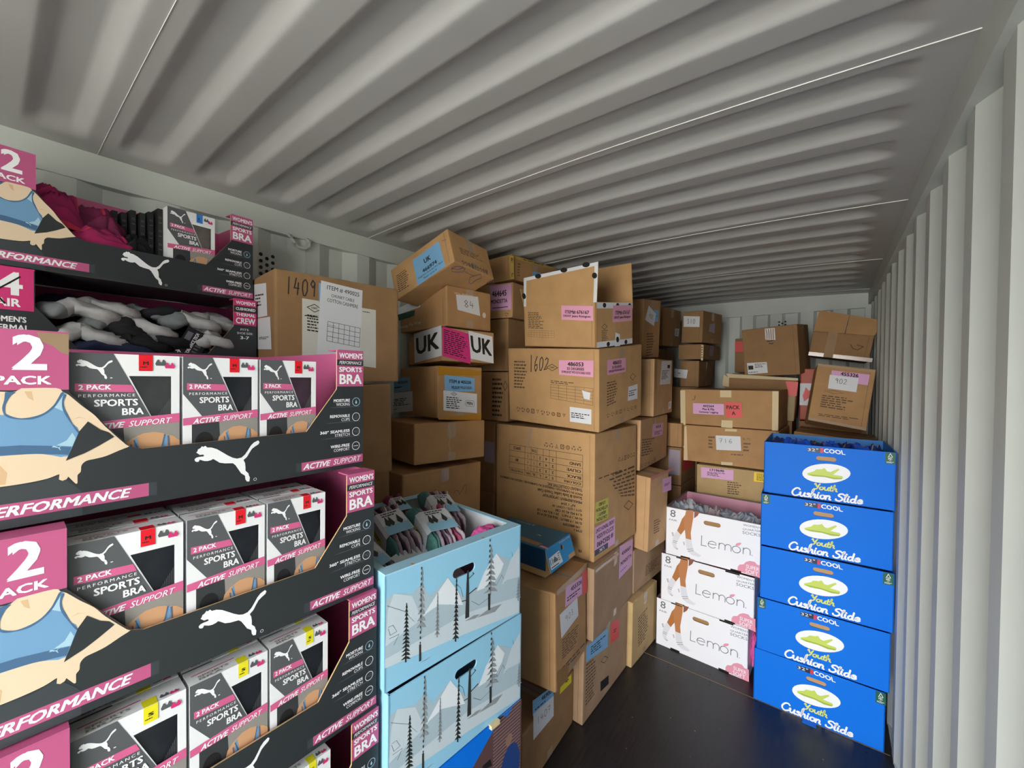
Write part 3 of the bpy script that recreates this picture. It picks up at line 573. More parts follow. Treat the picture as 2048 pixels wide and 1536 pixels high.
  ('S', 'f', [(0.245, 0.222), (0.415, 0.23), (0.421, 0.123), (0.25, 0.111)], 'paper', [('H', '716', 0.1, 0.5, 0.7, 0.8)], 'white sheet marked 716'),
  ('S', 'f', [(0.311, 0.278), (0.391, 0.28), (0.389, 0.263), (0.309, 0.26)], 'cream', [], 'cream paper tape'),
  ('S', 'f', [(0.285, 0.024), (0.364, 0.029), (0.364, 0.006), (0.285, 0.0)], 'cream', [], 'cream paper tape'),
  ('S', 'f', [(-0.007, 0.275), (0.027, 0.276), (0.038, 0.002), (0.004, 0.0)], 'cream', [], 'cream paper tape'),
  ('B', 'f', [(0.192, 0.213), (0.237, 0.215), (0.237, 0.11), (0.192, 0.11)], 4),
  ('T', 'f', [(0.429, 0.22), (0.483, 0.221), (0.483, 0.208), (0.43, 0.206)], 'inkb', 'XL  TTL'),
  ('B', 'f', [(0.436, 0.187), (0.483, 0.189), (0.484, 0.116), (0.436, 0.113)], 3),
  ('B', 'f', [(0.353, 0.093), (0.484, 0.1), (0.484, 0.087), (0.353, 0.079)], 1),
  ('S', 'f', [(0.591, 0.242), (0.62, 0.242), (0.612, 0.213), (0.592, 0.211)], 'stred', [], 'corner of a red label'),
 ],
 'E3':[
  ('S', 'f', [(0.031, 0.376), (0.258, 0.381), (0.256, 0.304), (0.032, 0.296)], 'stlpink2', [('T', '1719690', 0.28, 0.7, 0.72, 0.94, 'b'), ('B', 0.2, 0.2, 0.75, 0.62, 4)], 'pink label printed 1719690'),
  ('S', 'f', [(0.391, 0.386), (0.47, 0.388), (0.471, 0.322), (0.389, 0.319)], 'styel3', [('B', 0.2, 0.1, 0.95, 0.9, 6)], 'yellow label'),
  ('B', 'f', [(0.217, 0.293), (0.314, 0.297), (0.315, 0.199), (0.218, 0.193)], 6),
 ],
 'E4':[
  ('S', 'f', [(0.0, 0.349), (0.514, 0.342), (0.516, 0.323), (0.025, 0.315)], 'cream', [], 'cream paper tape along the top'),
  ('S', 'f', [(-0.016, 0.341), (0.028, 0.315), (0.031, 0.236), (-0.021, 0.242)], 'cream', [], 'cream paper tape down the left edge'),
  ('S', 'f', [(0.434, 0.312), (0.517, 0.312), (0.515, 0.201), (0.465, 0.2)], 'stred', [], 'red label over the tape'),
  ('S', 'f', [(0.465, 0.2), (0.503, 0.2), (0.508, -0.0), (0.465, 0.0)], 'cream2', [], 'paper tape down the right edge'),
 ],
 'G':[
  ('S', 'f', [(0.173, 0.389), (0.244, 0.384), (0.244, 0.287), (0.173, 0.299)], 'paper', [('Z', 0.05, 0.05, 0.95, 0.95)], 'silver printed seal'),
  ('L', 'f', [(0.183, 0.282), (0.211, 0.283), (0.242, 0.287)], 'ink', 0.006),
  ('T', 'f', [(0.196, 0.27), (0.23, 0.268), (0.23, 0.255), (0.195, 0.256)], 'ink', 'PAP'),
  ('S', 'f', [(0.025, 0.116), (0.172, 0.114), (0.175, 0.025), (0.029, 0.02)], 'paper', [('R', 'ink', 0.05, 0.4, 0.3, 0.75), ('B', 0.4, 0.5, 0.95, 0.9, 3), ('B', 0.05, 0.08, 0.8, 0.2, 1)], 'white shipping label'),
 ],
 'J':[
  ('S', 'f', [(0.086, 0.375), (0.293, 0.375), (0.292, 0.3), (0.087, 0.304)], 'stlpink2', [('T', '455326', 0.25, 0.6, 0.72, 0.95, 'b')], 'lilac label printed 455326'),
  ('S', 'f', [(0.079, 0.342), (0.238, 0.342), (0.238, 0.242), (0.082, 0.243)], 'paper', [('H', '902', 0.2, 0.45, 0.65, 0.8)], 'white sheet marked 902'),
  ('B', 'f', [(0.058, 0.193), (0.241, 0.198), (0.222, 0.099), (0.055, 0.1)], 6),
  ('B', 'f', [(0.055, 0.058), (0.278, 0.067), (0.276, 0.043), (0.058, 0.038)], 2),
  ('C', 'f', [(0.064, 0.233), (0.173, 0.234), (0.173, 0.213), (0.067, 0.209)], ''),
  ('S', 'f', [(-0.0, 0.411), (0.318, 0.406), (0.317, 0.393), (0.002, 0.395)], 'tapeclear', [], 'clear tape along the top edge'),
  ('S', 'f', [(0.004, 0.019), (0.321, 0.012), (0.321, -0.008), (0.004, -0.0)], 'tapeclear', [], 'clear tape along the bottom edge'),
 ],
 'snow1':[
  ('P', 'r', [(0.026, 0.266), (0.085, 0.243), (0.119, 0.261), (0.145, 0.213), (0.213, 0.246), (0.254, 0.186), (0.282, 0.159), (0.355, 0.177), (0.422, 0.258), (0.493, 0.213), (0.54, 0.249), (0.542, 0.056), (0.281, 0.097), (0.0, 0.084), (0.003, 0.259)], 'snowgrey', 1),
  ('P', 'r', [(0.026, 0.266), (0.085, 0.237), (0.118, 0.156), (0.001, 0.13), (0.008, 0.225)], 'snow2', 2),
  ('P', 'r', [(0.213, 0.246), (0.254, 0.186), (0.274, 0.137), (0.181, 0.175), (0.136, 0.167), (0.118, 0.16), (0.177, 0.216)], 'snow1c', 3),
  ('P', 'r', [(0.422, 0.258), (0.458, 0.211), (0.443, 0.185), (0.406, 0.154), (0.332, 0.16), (0.366, 0.212)], 'snow1c', 3),
  ('P', 'r', [(0.54, 0.249), (0.542, 0.136), (0.474, 0.147), (0.449, 0.138), (0.493, 0.213)], 'snow2', 3),
  ('P', 'r', [(0.0, 0.095), (0.083, 0.097), (0.18, 0.101), (0.281, 0.105), (0.388, 0.09), (0.542, 0.063), (0.541, 0.004), (0.28, 0.039), (-0.0, 0.07)], 'snow2', 4),
  ('P', 'r', [(0.067, 0.221), (0.064, 0.216), (0.063, 0.212), (0.065, 0.212), (0.066, 0.213)], 'treedark', 5),
  ('P', 'r', [(0.067, 0.221), (0.066, 0.213), (0.068, 0.209), (0.07, 0.209), (0.069, 0.215)], 'treedark', 5),
  ('P', 'r', [(0.066, 0.21), (0.063, 0.205), (0.061, 0.201), (0.064, 0.201), (0.066, 0.202)], 'treedark', 5),
  ('P', 'r', [(0.066, 0.21), (0.066, 0.202), (0.068, 0.198), (0.071, 0.197), (0.069, 0.204)], 'treedark', 5),
  ('P', 'r', [(0.066, 0.199), (0.063, 0.194), (0.06, 0.19), (0.063, 0.189), (0.066, 0.19)], 'treedark', 5),
  ('P', 'r', [(0.066, 0.199), (0.066, 0.19), (0.069, 0.187), (0.072, 0.186), (0.07, 0.193)], 'treedark', 5),
  ('P', 'r', [(0.066, 0.187), (0.062, 0.182), (0.059, 0.179), (0.063, 0.178), (0.066, 0.179)], 'treedark', 5),
  ('P', 'r', [(0.066, 0.187), (0.066, 0.179), (0.069, 0.175), (0.073, 0.174), (0.07, 0.181)], 'treedark', 5),
  ('P', 'r', [(0.066, 0.176), (0.061, 0.171), (0.058, 0.167), (0.062, 0.167), (0.066, 0.168)], 'treedark', 5),
  ('P', 'r', [(0.066, 0.176), (0.066, 0.168), (0.069, 0.164), (0.074, 0.162), (0.07, 0.17)], 'treedark', 5),
  ('P', 'r', [(0.066, 0.165), (0.06, 0.16), (0.057, 0.156), (0.062, 0.156), (0.066, 0.156)], 'treedark', 5),
  ('P', 'r', [(0.066, 0.165), (0.066, 0.156), (0.069, 0.153), (0.074, 0.151), (0.071, 0.159)], 'treedark', 5),
  ('P', 'r', [(0.066, 0.153), (0.06, 0.149), (0.056, 0.145), (0.061, 0.144), (0.065, 0.145)], 'treedark', 5),
  ('P', 'r', [(0.066, 0.153), (0.065, 0.145), (0.07, 0.141), (0.075, 0.139), (0.071, 0.147)], 'treedark', 5),
  ('P', 'r', [(0.065, 0.142), (0.059, 0.137), (0.055, 0.134), (0.06, 0.133), (0.065, 0.134)], 'treedark', 5),
  ('P', 'r', [(0.065, 0.142), (0.065, 0.134), (0.07, 0.13), (0.076, 0.127), (0.072, 0.136)], 'treedark', 5),
  ('P', 'r', [(0.065, 0.131), (0.058, 0.126), (0.053, 0.123), (0.06, 0.122), (0.065, 0.122)], 'treedark', 5),
  ('P', 'r', [(0.065, 0.131), (0.065, 0.122), (0.07, 0.118), (0.077, 0.116), (0.072, 0.124)], 'treedark', 5),
  ('P', 'r', [(0.065, 0.12), (0.057, 0.115), (0.052, 0.112), (0.059, 0.111), (0.065, 0.111)], 'treedark', 5),
  ('P', 'r', [(0.065, 0.12), (0.065, 0.111), (0.071, 0.107), (0.078, 0.104), (0.073, 0.113)], 'treedark', 5),
  ('P', 'r', [(0.065, 0.108), (0.057, 0.103), (0.051, 0.101), (0.059, 0.099), (0.065, 0.1)], 'treedark', 5),
  ('P', 'r', [(0.065, 0.108), (0.065, 0.1), (0.071, 0.096), (0.078, 0.092), (0.073, 0.102)], 'treedark', 5),
  ('P', 'r', [(0.065, 0.097), (0.056, 0.092), (0.05, 0.09), (0.058, 0.088), (0.065, 0.088)], 'treedark', 5),
  ('P', 'r', [(0.065, 0.097), (0.065, 0.088), (0.071, 0.084), (0.079, 0.081), (0.073, 0.09)], 'treedark', 5),
  ('P', 'r', [(0.065, 0.086), (0.055, 0.081), (0.049, 0.079), (0.057, 0.077), (0.064, 0.077)], 'treedark', 5),
  ('P', 'r', [(0.065, 0.086), (0.064, 0.077), (0.071, 0.073), (0.08, 0.069), (0.074, 0.079)], 'treedark', 5),
  ('P', 'r', [(0.064, 0.074), (0.054, 0.07), (0.048, 0.068), (0.057, 0.066), (0.064, 0.066)], 'treedark', 5),
  ('P', 'r', [(0.064, 0.074), (0.064, 0.066), (0.072, 0.061), (0.081, 0.057), (0.074, 0.067)], 'treedark', 5),
  ('P', 'r', [(0.065, 0.225), (0.068, 0.224), (0.067, 0.054), (0.062, 0.056)], 'treedark', 5),
  ('P', 'r', [(0.247, 0.234), (0.245, 0.228), (0.243, 0.223), (0.245, 0.223), (0.247, 0.224)], 'treedark', 5),
  ('P', 'r', [(0.247, 0.234), (0.247, 0.224), (0.248, 0.22), (0.25, 0.219), (0.249, 0.227)], 'treedark', 5),
  ('P', 'r', [(0.247, 0.22), (0.244, 0.214), (0.242, 0.209), (0.245, 0.209), (0.246, 0.21)], 'treedark', 5),
  ('P', 'r', [(0.247, 0.22), (0.246, 0.21), (0.248, 0.206), (0.25, 0.205), (0.249, 0.213)], 'treedark', 5),
  ('P', 'r', [(0.246, 0.207), (0.244, 0.2), (0.242, 0.195), (0.244, 0.195), (0.246, 0.196)], 'treedark', 5),
  ('P', 'r', [(0.246, 0.207), (0.246, 0.196), (0.248, 0.192), (0.251, 0.191), (0.249, 0.199)], 'treedark', 5),
  ('P', 'r', [(0.246, 0.193), (0.243, 0.187), (0.241, 0.181), (0.244, 0.181), (0.246, 0.183)], 'treedark', 5),
  ('P', 'r', [(0.246, 0.193), (0.246, 0.183), (0.249, 0.178), (0.252, 0.177), (0.25, 0.185)], 'treedark', 5),
  ('P', 'r', [(0.246, 0.179), (0.242, 0.173), (0.24, 0.168), (0.243, 0.168), (0.246, 0.169)], 'treedark', 5),
  ('P', 'r', [(0.246, 0.179), (0.246, 0.169), (0.249, 0.164), (0.252, 0.163), (0.25, 0.171)], 'treedark', 5),
  ('P', 'r', [(0.246, 0.165), (0.242, 0.159), (0.239, 0.154), (0.243, 0.154), (0.246, 0.155)], 'treedark', 5),
  ('P', 'r', [(0.246, 0.165), (0.246, 0.155), (0.249, 0.15), (0.253, 0.149), (0.25, 0.158)], 'treedark', 5),
  ('P', 'r', [(0.246, 0.151), (0.241, 0.145), (0.238, 0.14), (0.242, 0.14), (0.246, 0.141)], 'treedark', 5),
  ('P', 'r', [(0.246, 0.151), (0.246, 0.141), (0.249, 0.136), (0.254, 0.135), (0.251, 0.144)], 'treedark', 5),
  ('P', 'r', [(0.246, 0.137), (0.24, 0.131), (0.237, 0.127), (0.242, 0.126), (0.246, 0.127)], 'treedark', 5),
  ('P', 'r', [(0.246, 0.137), (0.246, 0.127), (0.249, 0.123), (0.254, 0.121), (0.251, 0.13)], 'treedark', 5),
  ('P', 'r', [(0.245, 0.124), (0.24, 0.118), (0.236, 0.113), (0.241, 0.112), (0.245, 0.113)], 'treedark', 5),
  ('P', 'r', [(0.245, 0.124), (0.245, 0.113), (0.25, 0.109), (0.255, 0.107), (0.251, 0.116)], 'treedark', 5),
  ('P', 'r', [(0.245, 0.11), (0.239, 0.104), (0.235, 0.1), (0.241, 0.099), (0.245, 0.099)], 'treedark', 5),
  ('P', 'r', [(0.245, 0.11), (0.245, 0.099), (0.25, 0.095), (0.256, 0.093), (0.252, 0.102)], 'treedark', 5),
  ('P', 'r', [(0.245, 0.096), (0.238, 0.09), (0.234, 0.086), (0.24, 0.085), (0.245, 0.086)], 'treedark', 5),
  ('P', 'r', [(0.245, 0.096), (0.245, 0.086), (0.25, 0.081), (0.256, 0.078), (0.252, 0.088)], 'treedark', 5),
  ('P', 'r', [(0.245, 0.082), (0.238, 0.076), (0.233, 0.072), (0.239, 0.071), (0.245, 0.072)], 'treedark', 5),
  ('P', 'r', [(0.245, 0.082), (0.245, 0.072), (0.25, 0.067), (0.257, 0.064), (0.252, 0.074)], 'treedark', 5),
  ('P', 'r', [(0.245, 0.068), (0.237, 0.062), (0.232, 0.059), (0.239, 0.057), (0.245, 0.058)], 'treedark', 5),
  ('P', 'r', [(0.245, 0.068), (0.245, 0.058), (0.25, 0.053), (0.258, 0.05), (0.252, 0.06)], 'treedark', 5),
  ('P', 'r', [(0.245, 0.054), (0.236, 0.049), (0.231, 0.045), (0.238, 0.043), (0.245, 0.044)], 'treedark', 5),
  ('P', 'r', [(0.245, 0.054), (0.245, 0.044), (0.251, 0.039), (0.258, 0.036), (0.253, 0.046)], 'treedark', 5),
  ('P', 'r', [(0.245, 0.238), (0.248, 0.237), (0.247, 0.03), (0.241, 0.033)], 'treedark', 5),
  ('P', 'r', [(0.174, 0.21), (0.173, 0.204), (0.172, 0.199), (0.173, 0.2), (0.174, 0.201)], 'treegrey', 5),
  ('P', 'r', [(0.174, 0.21), (0.174, 0.201), (0.175, 0.197), (0.177, 0.196), (0.176, 0.203)], 'treegrey', 5),
  ('P', 'r', [(0.174, 0.198), (0.172, 0.192), (0.171, 0.187), (0.173, 0.187), (0.174, 0.188)], 'treegrey', 5),
  ('P', 'r', [(0.174, 0.198), (0.174, 0.188), (0.176, 0.184), (0.177, 0.184), (0.176, 0.191)], 'treegrey', 5),
  ('P', 'r', [(0.174, 0.185), (0.172, 0.18), (0.17, 0.175), (0.172, 0.175), (0.174, 0.176)], 'treegrey', 5),
  ('P', 'r', [(0.174, 0.185), (0.174, 0.176), (0.176, 0.172), (0.178, 0.171), (0.177, 0.178)], 'treegrey', 5),
  ('P', 'r', [(0.174, 0.173), (0.171, 0.167), (0.169, 0.163), (0.172, 0.163), (0.174, 0.164)], 'treegrey', 5),
  ('P', 'r', [(0.174, 0.173), (0.174, 0.164), (0.176, 0.16), (0.179, 0.159), (0.177, 0.166)], 'treegrey', 5),
  ('P', 'r', [(0.174, 0.16), (0.17, 0.155), (0.168, 0.15), (0.171, 0.15), (0.174, 0.151)], 'treegrey', 5),
  ('P', 'r', [(0.174, 0.16), (0.174, 0.151), (0.176, 0.147), (0.179, 0.146), (0.177, 0.153)], 'treegrey', 5),
  ('P', 'r', [(0.174, 0.148), (0.17, 0.142), (0.167, 0.138), (0.171, 0.138), (0.174, 0.139)], 'treegrey', 5),
  ('P', 'r', [(0.174, 0.148), (0.174, 0.139), (0.176, 0.135), (0.18, 0.133), (0.178, 0.141)], 'treegrey', 5),
  ('P', 'r', [(0.174, 0.135), (0.169, 0.13), (0.166, 0.126), (0.17, 0.125), (0.173, 0.126)], 'treegrey', 5),
  ('P', 'r', [(0.174, 0.135), (0.173, 0.126), (0.177, 0.122), (0.181, 0.121), (0.178, 0.129)], 'treegrey', 5),
  ('P', 'r', [(0.173, 0.123), (0.168, 0.118), (0.165, 0.114), (0.17, 0.113), (0.173, 0.114)], 'treegrey', 5),
  ('P', 'r', [(0.173, 0.123), (0.173, 0.114), (0.177, 0.11), (0.181, 0.108), (0.178, 0.116)], 'treegrey', 5),
  ('P', 'r', [(0.173, 0.111), (0.168, 0.105), (0.164, 0.102), (0.169, 0.101), (0.173, 0.101)], 'treegrey', 5),
  ('P', 'r', [(0.173, 0.111), (0.173, 0.101), (0.177, 0.097), (0.182, 0.095), (0.179, 0.104)], 'treegrey', 5),
  ('P', 'r', [(0.173, 0.098), (0.167, 0.093), (0.163, 0.089), (0.169, 0.088), (0.173, 0.089)], 'treegrey', 5),
  ('P', 'r', [(0.173, 0.098), (0.173, 0.089), (0.177, 0.085), (0.183, 0.082), (0.179, 0.091)], 'treegrey', 5),
  ('P', 'r', [(0.173, 0.214), (0.176, 0.213), (0.176, 0.076), (0.17, 0.079)], 'treegrey', 5),
  ('P', 'r', [(0.118, 0.308), (0.115, 0.299), (0.113, 0.291), (0.116, 0.292), (0.118, 0.293)], 'treegrey', 5),
  ('P', 'r', [(0.118, 0.308), (0.118, 0.293), (0.12, 0.287), (0.122, 0.287), (0.12, 0.297)], 'treegrey', 5),
  ('P', 'r', [(0.118, 0.288), (0.114, 0.279), (0.112, 0.272), (0.115, 0.272), (0.117, 0.274)], 'treegrey', 5),
  ('P', 'r', [(0.118, 0.288), (0.117, 0.274), (0.12, 0.268), (0.123, 0.267), (0.121, 0.278)], 'treegrey', 5),
  ('P', 'r', [(0.117, 0.269), (0.113, 0.26), (0.11, 0.252), (0.114, 0.253), (0.117, 0.254)], 'treegrey', 5),
  ('P', 'r', [(0.117, 0.269), (0.117, 0.254), (0.12, 0.248), (0.124, 0.247), (0.122, 0.258)], 'treegrey', 5),
  ('P', 'r', [(0.117, 0.249), (0.112, 0.24), (0.108, 0.233), (0.113, 0.233), (0.117, 0.235)], 'treegrey', 5),
  ('P', 'r', [(0.117, 0.249), (0.117, 0.235), (0.121, 0.229), (0.126, 0.227), (0.122, 0.239)], 'treegrey', 5),
  ('P', 'r', [(0.117, 0.23), (0.111, 0.221), (0.106, 0.214), (0.112, 0.214), (0.117, 0.215)], 'treegrey', 5),
  ('P', 'r', [(0.117, 0.23), (0.117, 0.215), (0.121, 0.209), (0.127, 0.207), (0.123, 0.219)], 'treegrey', 5),
  ('P', 'r', [(0.117, 0.21), (0.109, 0.201), (0.105, 0.195), (0.111, 0.194), (0.116, 0.196)], 'treegrey', 5),
  ('P', 'r', [(0.117, 0.21), (0.116, 0.196), (0.122, 0.189), (0.128, 0.187), (0.124, 0.199)], 'treegrey', 5),
  ('P', 'r', [(0.116, 0.19), (0.108, 0.182), (0.103, 0.175), (0.11, 0.175), (0.116, 0.176)], 'treegrey', 5),
  ('P', 'r', [(0.116, 0.19), (0.116, 0.176), (0.122, 0.17), (0.129, 0.167), (0.124, 0.18)], 'treegrey', 5),
  ('P', 'r', [(0.116, 0.171), (0.107, 0.162), (0.101, 0.156), (0.109, 0.155), (0.116, 0.156)], 'treegrey', 5),
  ('P', 'r', [(0.116, 0.171), (0.116, 0.156), (0.122, 0.15), (0.131, 0.147), (0.125, 0.16)], 'treegrey', 5),
  ('P', 'r', [(0.116, 0.151), (0.106, 0.143), (0.099, 0.137), (0.108, 0.136), (0.116, 0.137)], 'treegrey', 5),
  ('P', 'r', [(0.116, 0.151), (0.116, 0.137), (0.123, 0.13), (0.132, 0.127), (0.126, 0.14)], 'treegrey', 5),
  ('P', 'r', [(0.117, 0.311), (0.119, 0.31), (0.118, 0.122), (0.113, 0.124)], 'treegrey', 5),
  ('P', 'r', [(0.396, 0.29), (0.39, 0.281), (0.387, 0.273), (0.392, 0.273), (0.396, 0.275)], 'treegrey', 5),
  ('P', 'r', [(0.396, 0.29), (0.396, 0.275), (0.4, 0.269), (0.404, 0.268), (0.401, 0.279)], 'treegrey', 5),
  ('P', 'r', [(0.396, 0.27), (0.388, 0.261), (0.383, 0.254), (0.39, 0.254), (0.396, 0.256)], 'treegrey', 5),
  ('P', 'r', [(0.396, 0.27), (0.396, 0.256), (0.401, 0.249), (0.408, 0.248), (0.403, 0.26)], 'treegrey', 5),
  ('P', 'r', [(0.395, 0.25), (0.386, 0.241), (0.38, 0.235), (0.388, 0.234), (0.395, 0.236)], 'treegrey', 5),
  ('P', 'r', [(0.395, 0.25), (0.395, 0.236), (0.402, 0.23), (0.411, 0.227), (0.405, 0.24)], 'treegrey', 5),
  ('P', 'r', [(0.395, 0.231), (0.384, 0.222), (0.376, 0.216), (0.386, 0.215), (0.395, 0.216)], 'treegrey', 5),
  ('P', 'r', [(0.395, 0.231), (0.395, 0.216), (0.404, 0.21), (0.415, 0.207), (0.407, 0.22)], 'treegrey', 5),
  ('P', 'r', [(0.395, 0.211), (0.381, 0.202), (0.372, 0.197), (0.385, 0.195), (0.395, 0.197)], 'treegrey', 5),
  ('P', 'r', [(0.395, 0.211), (0.395, 0.197), (0.405, 0.19), (0.418, 0.186), (0.409, 0.201)], 'treegrey', 5),
  ('P', 'r', [(0.395, 0.192), (0.379, 0.183), (0.369, 0.178), (0.383, 0.176), (0.395, 0.177)], 'treegrey', 5),
  ('P', 'r', [(0.395, 0.192), (0.395, 0.177), (0.407, 0.17), (0.421, 0.166), (0.411, 0.181)], 'treegrey', 5),
  ('P', 'r', [(0.395, 0.172), (0.377, 0.163), (0.365, 0.159), (0.381, 0.156), (0.395, 0.157)], 'treegrey', 5),
  ('P', 'r', [(0.395, 0.172), (0.395, 0.157), (0.408, 0.15), (0.425, 0.145), (0.413, 0.161)], 'treegrey', 5),
  ('P', 'r', [(0.395, 0.152), (0.375, 0.144), (0.362, 0.14), (0.38, 0.137), (0.394, 0.138)], 'treegrey', 5),
  ('P', 'r', [(0.395, 0.152), (0.394, 0.138), (0.409, 0.131), (0.428, 0.124), (0.415, 0.141)], 'treegrey', 5),
  ('P', 'r', [(0.394, 0.294), (0.398, 0.292), (0.398, 0.122), (0.391, 0.124)], 'treegrey', 5),
  ('P', 'r', [(0.535, 0.129), (0.533, 0.124), (0.531, 0.12), (0.533, 0.12), (0.535, 0.121)], 'treegrey', 5),
  ('P', 'r', [(0.535, 0.129), (0.535, 0.121), (0.537, 0.117), (0.54, 0.116), (0.538, 0.123)], 'treegrey', 5),
  ('P', 'r', [(0.535, 0.118), (0.531, 0.112), (0.529, 0.108), (0.532, 0.108), (0.535, 0.109)], 'treegrey', 5),
  ('P', 'r', [(0.535, 0.118), (0.535, 0.109), (0.538, 0.105), (0.542, 0.104), (0.539, 0.111)], 'treegrey', 5),
  ('P', 'r', [(0.535, 0.106), (0.53, 0.101), (0.526, 0.097), (0.531, 0.096), (0.535, 0.097)], 'treegrey', 5),
  ('P', 'r', [(0.535, 0.106), (0.535, 0.097), (0.539, 0.093), (0.544, 0.092), (0.541, 0.099)], 'treegrey', 5),
  ('P', 'r', [(0.535, 0.094), (0.528, 0.089), (0.524, 0.086), (0.53, 0.085), (0.535, 0.085)], 'treegrey', 5),
  ('P', 'r', [(0.535, 0.094), (0.535, 0.085), (0.54, 0.081), (0.546, 0.079), (0.542, 0.087)], 'treegrey', 5),
  ('P', 'r', [(0.535, 0.082), (0.527, 0.078), (0.522, 0.074), (0.529, 0.073), (0.535, 0.074)], 'treegrey', 5),
  ('P', 'r', [(0.535, 0.082), (0.535, 0.074), (0.541, 0.069), (0.548, 0.067), (0.543, 0.076)], 'treegrey', 5),
  ('P', 'r', [(0.535, 0.071), (0.526, 0.066), (0.519, 0.063), (0.528, 0.062), (0.535, 0.062)], 'treegrey', 5),
  ('P', 'r', [(0.535, 0.071), (0.535, 0.062), (0.542, 0.058), (0.551, 0.055), (0.544, 0.064)], 'treegrey', 5),
  ('P', 'r', [(0.533, 0.134), (0.537, 0.133), (0.539, 0.047), (0.531, 0.051)], 'treegrey', 5),
  ('P', 'r', [(0.114, 0.312), (0.118, 0.311), (0.117, 0.304), (0.114, 0.304)], 'treedark', 6),
  ('P', 'r', [(0.114, 0.296), (0.117, 0.296), (0.117, 0.288), (0.114, 0.289)], 'treedark', 6),
  ('P', 'r', [(0.114, 0.28), (0.117, 0.28), (0.117, 0.272), (0.114, 0.273)], 'treedark', 6),
  ('P', 'r', [(0.113, 0.265), (0.117, 0.264), (0.117, 0.257), (0.113, 0.257)], 'treedark', 6),
  ('P', 'r', [(0.113, 0.249), (0.117, 0.249), (0.117, 0.241), (0.113, 0.242)], 'treedark', 6),
  ('P', 'r', [(0.113, 0.233), (0.116, 0.233), (0.116, 0.225), (0.113, 0.226)], 'treedark', 6),
  ('P', 'r', [(0.113, 0.218), (0.116, 0.217), (0.116, 0.21), (0.113, 0.21)], 'treedark', 6),
  ('P', 'r', [(0.113, 0.202), (0.116, 0.201), (0.116, 0.194), (0.112, 0.195)], 'treedark', 6),
  ('P', 'r', [(0.112, 0.186), (0.116, 0.186), (0.116, 0.178), (0.112, 0.179)], 'treedark', 6),
  ('P', 'r', [(0.112, 0.171), (0.116, 0.17), (0.115, 0.162), (0.112, 0.163)], 'treedark', 6),
  ('P', 'r', [(0.112, 0.155), (0.115, 0.154), (0.115, 0.147), (0.112, 0.147)], 'treedark', 6),
  ('P', 'r', [(0.112, 0.139), (0.115, 0.138), (0.115, 0.131), (0.112, 0.132)], 'treedark', 6),
  ('P', 'r', [(0.111, 0.124), (0.115, 0.123), (0.115, 0.115), (0.111, 0.116)], 'treedark', 6),
  ('P', 'r', [(0.111, 0.108), (0.115, 0.107), (0.115, 0.099), (0.111, 0.1)], 'treedark', 6),
  ('P', 'r', [(0.111, 0.092), (0.115, 0.091), (0.114, 0.084), (0.111, 0.085)], 'treedark', 6),
  ('P', 'r', [(0.109, 0.085), (0.116, 0.083), (0.116, 0.034), (0.109, 0.035)], 'treedark', 6),
  ('P', 'r', [(0.388, 0.317), (0.393, 0.317), (0.393, 0.308), (0.388, 0.309)], 'treedark', 6),
  ('P', 'r', [(0.387, 0.299), (0.393, 0.298), (0.393, 0.29), (0.387, 0.29)], 'treedark', 6),
  ('P', 'r', [(0.387, 0.281), (0.393, 0.28), (0.392, 0.271), (0.387, 0.272)], 'treedark', 6),
  ('P', 'r', [(0.387, 0.263), (0.392, 0.262), (0.392, 0.253), (0.387, 0.254)], 'treedark', 6),
  ('P', 'r', [(0.387, 0.244), (0.392, 0.244), (0.392, 0.235), (0.387, 0.236)], 'treedark', 6),
  ('P', 'r', [(0.387, 0.226), (0.392, 0.225), (0.392, 0.217), (0.387, 0.218)], 'treedark', 6),
  ('P', 'r', [(0.387, 0.208), (0.392, 0.207), (0.392, 0.198), (0.387, 0.199)], 'treedark', 6),
  ('P', 'r', [(0.386, 0.19), (0.392, 0.189), (0.392, 0.18), (0.386, 0.181)], 'treedark', 6),
  ('P', 'r', [(0.386, 0.172), (0.392, 0.17), (0.391, 0.162), (0.386, 0.163)], 'treedark', 6),
  ('P', 'r', [(0.386, 0.153), (0.391, 0.152), (0.391, 0.143), (0.386, 0.145)], 'treedark', 6),
  ('P', 'r', [(0.383, 0.132), (0.394, 0.129), (0.394, 0.072), (0.384, 0.075)], 'treedark', 6),
  ('P', 'r', [(0.283, 0.088), (0.287, 0.198), (0.29, 0.243), (0.296, 0.242), (0.298, 0.194), (0.3, 0.087)], 'treedark', 6),
  ('L', 'r', [(0.294, 0.212), (0.319, 0.222), (0.314, 0.228)], 'treedark', 0.003),
  ('L', 'r', [(0.295, 0.162), (0.332, 0.171)], 'treedark', 0.004),
  ('L', 'r', [(0.287, 0.147), (0.253, 0.152), (0.219, 0.16)], 'treedark', 0.003),
  ('P', 'r', [(0.281, 0.081), (0.321, 0.084), (0.348, 0.077), (0.326, 0.071)], 'treegrey', 5),
  ('P', 'r', [(0.331, 0.071), (0.394, 0.079), (0.451, 0.071), (0.417, 0.056)], 'treegrey', 5),
  ('P', 'r', [(0.112, 0.03), (0.152, 0.029), (0.134, 0.027)], 'treegrey', 5),
  ('P', 'r', [(0.175, 0.079), (0.196, 0.078), (0.18, 0.079)], 'treegrey', 5),
  ('L', 'r', [(0.009, 0.179), (0.024, 0.179), (0.036, 0.156), (0.016, 0.154), (0.009, 0.176)], 'line1', 0.0015),
  ('L', 'r', [(0.012, 0.146), (0.043, 0.145), (0.027, 0.121)], 'line1', 0.0015),
  ('L', 'r', [(0.31, 0.135), (0.343, 0.109), (0.388, 0.117)], 'line1', 0.0015),
  ('L', 'r', [(0.424, 0.147), (0.449, 0.174), (0.467, 0.14)], 'line1', 0.0015),
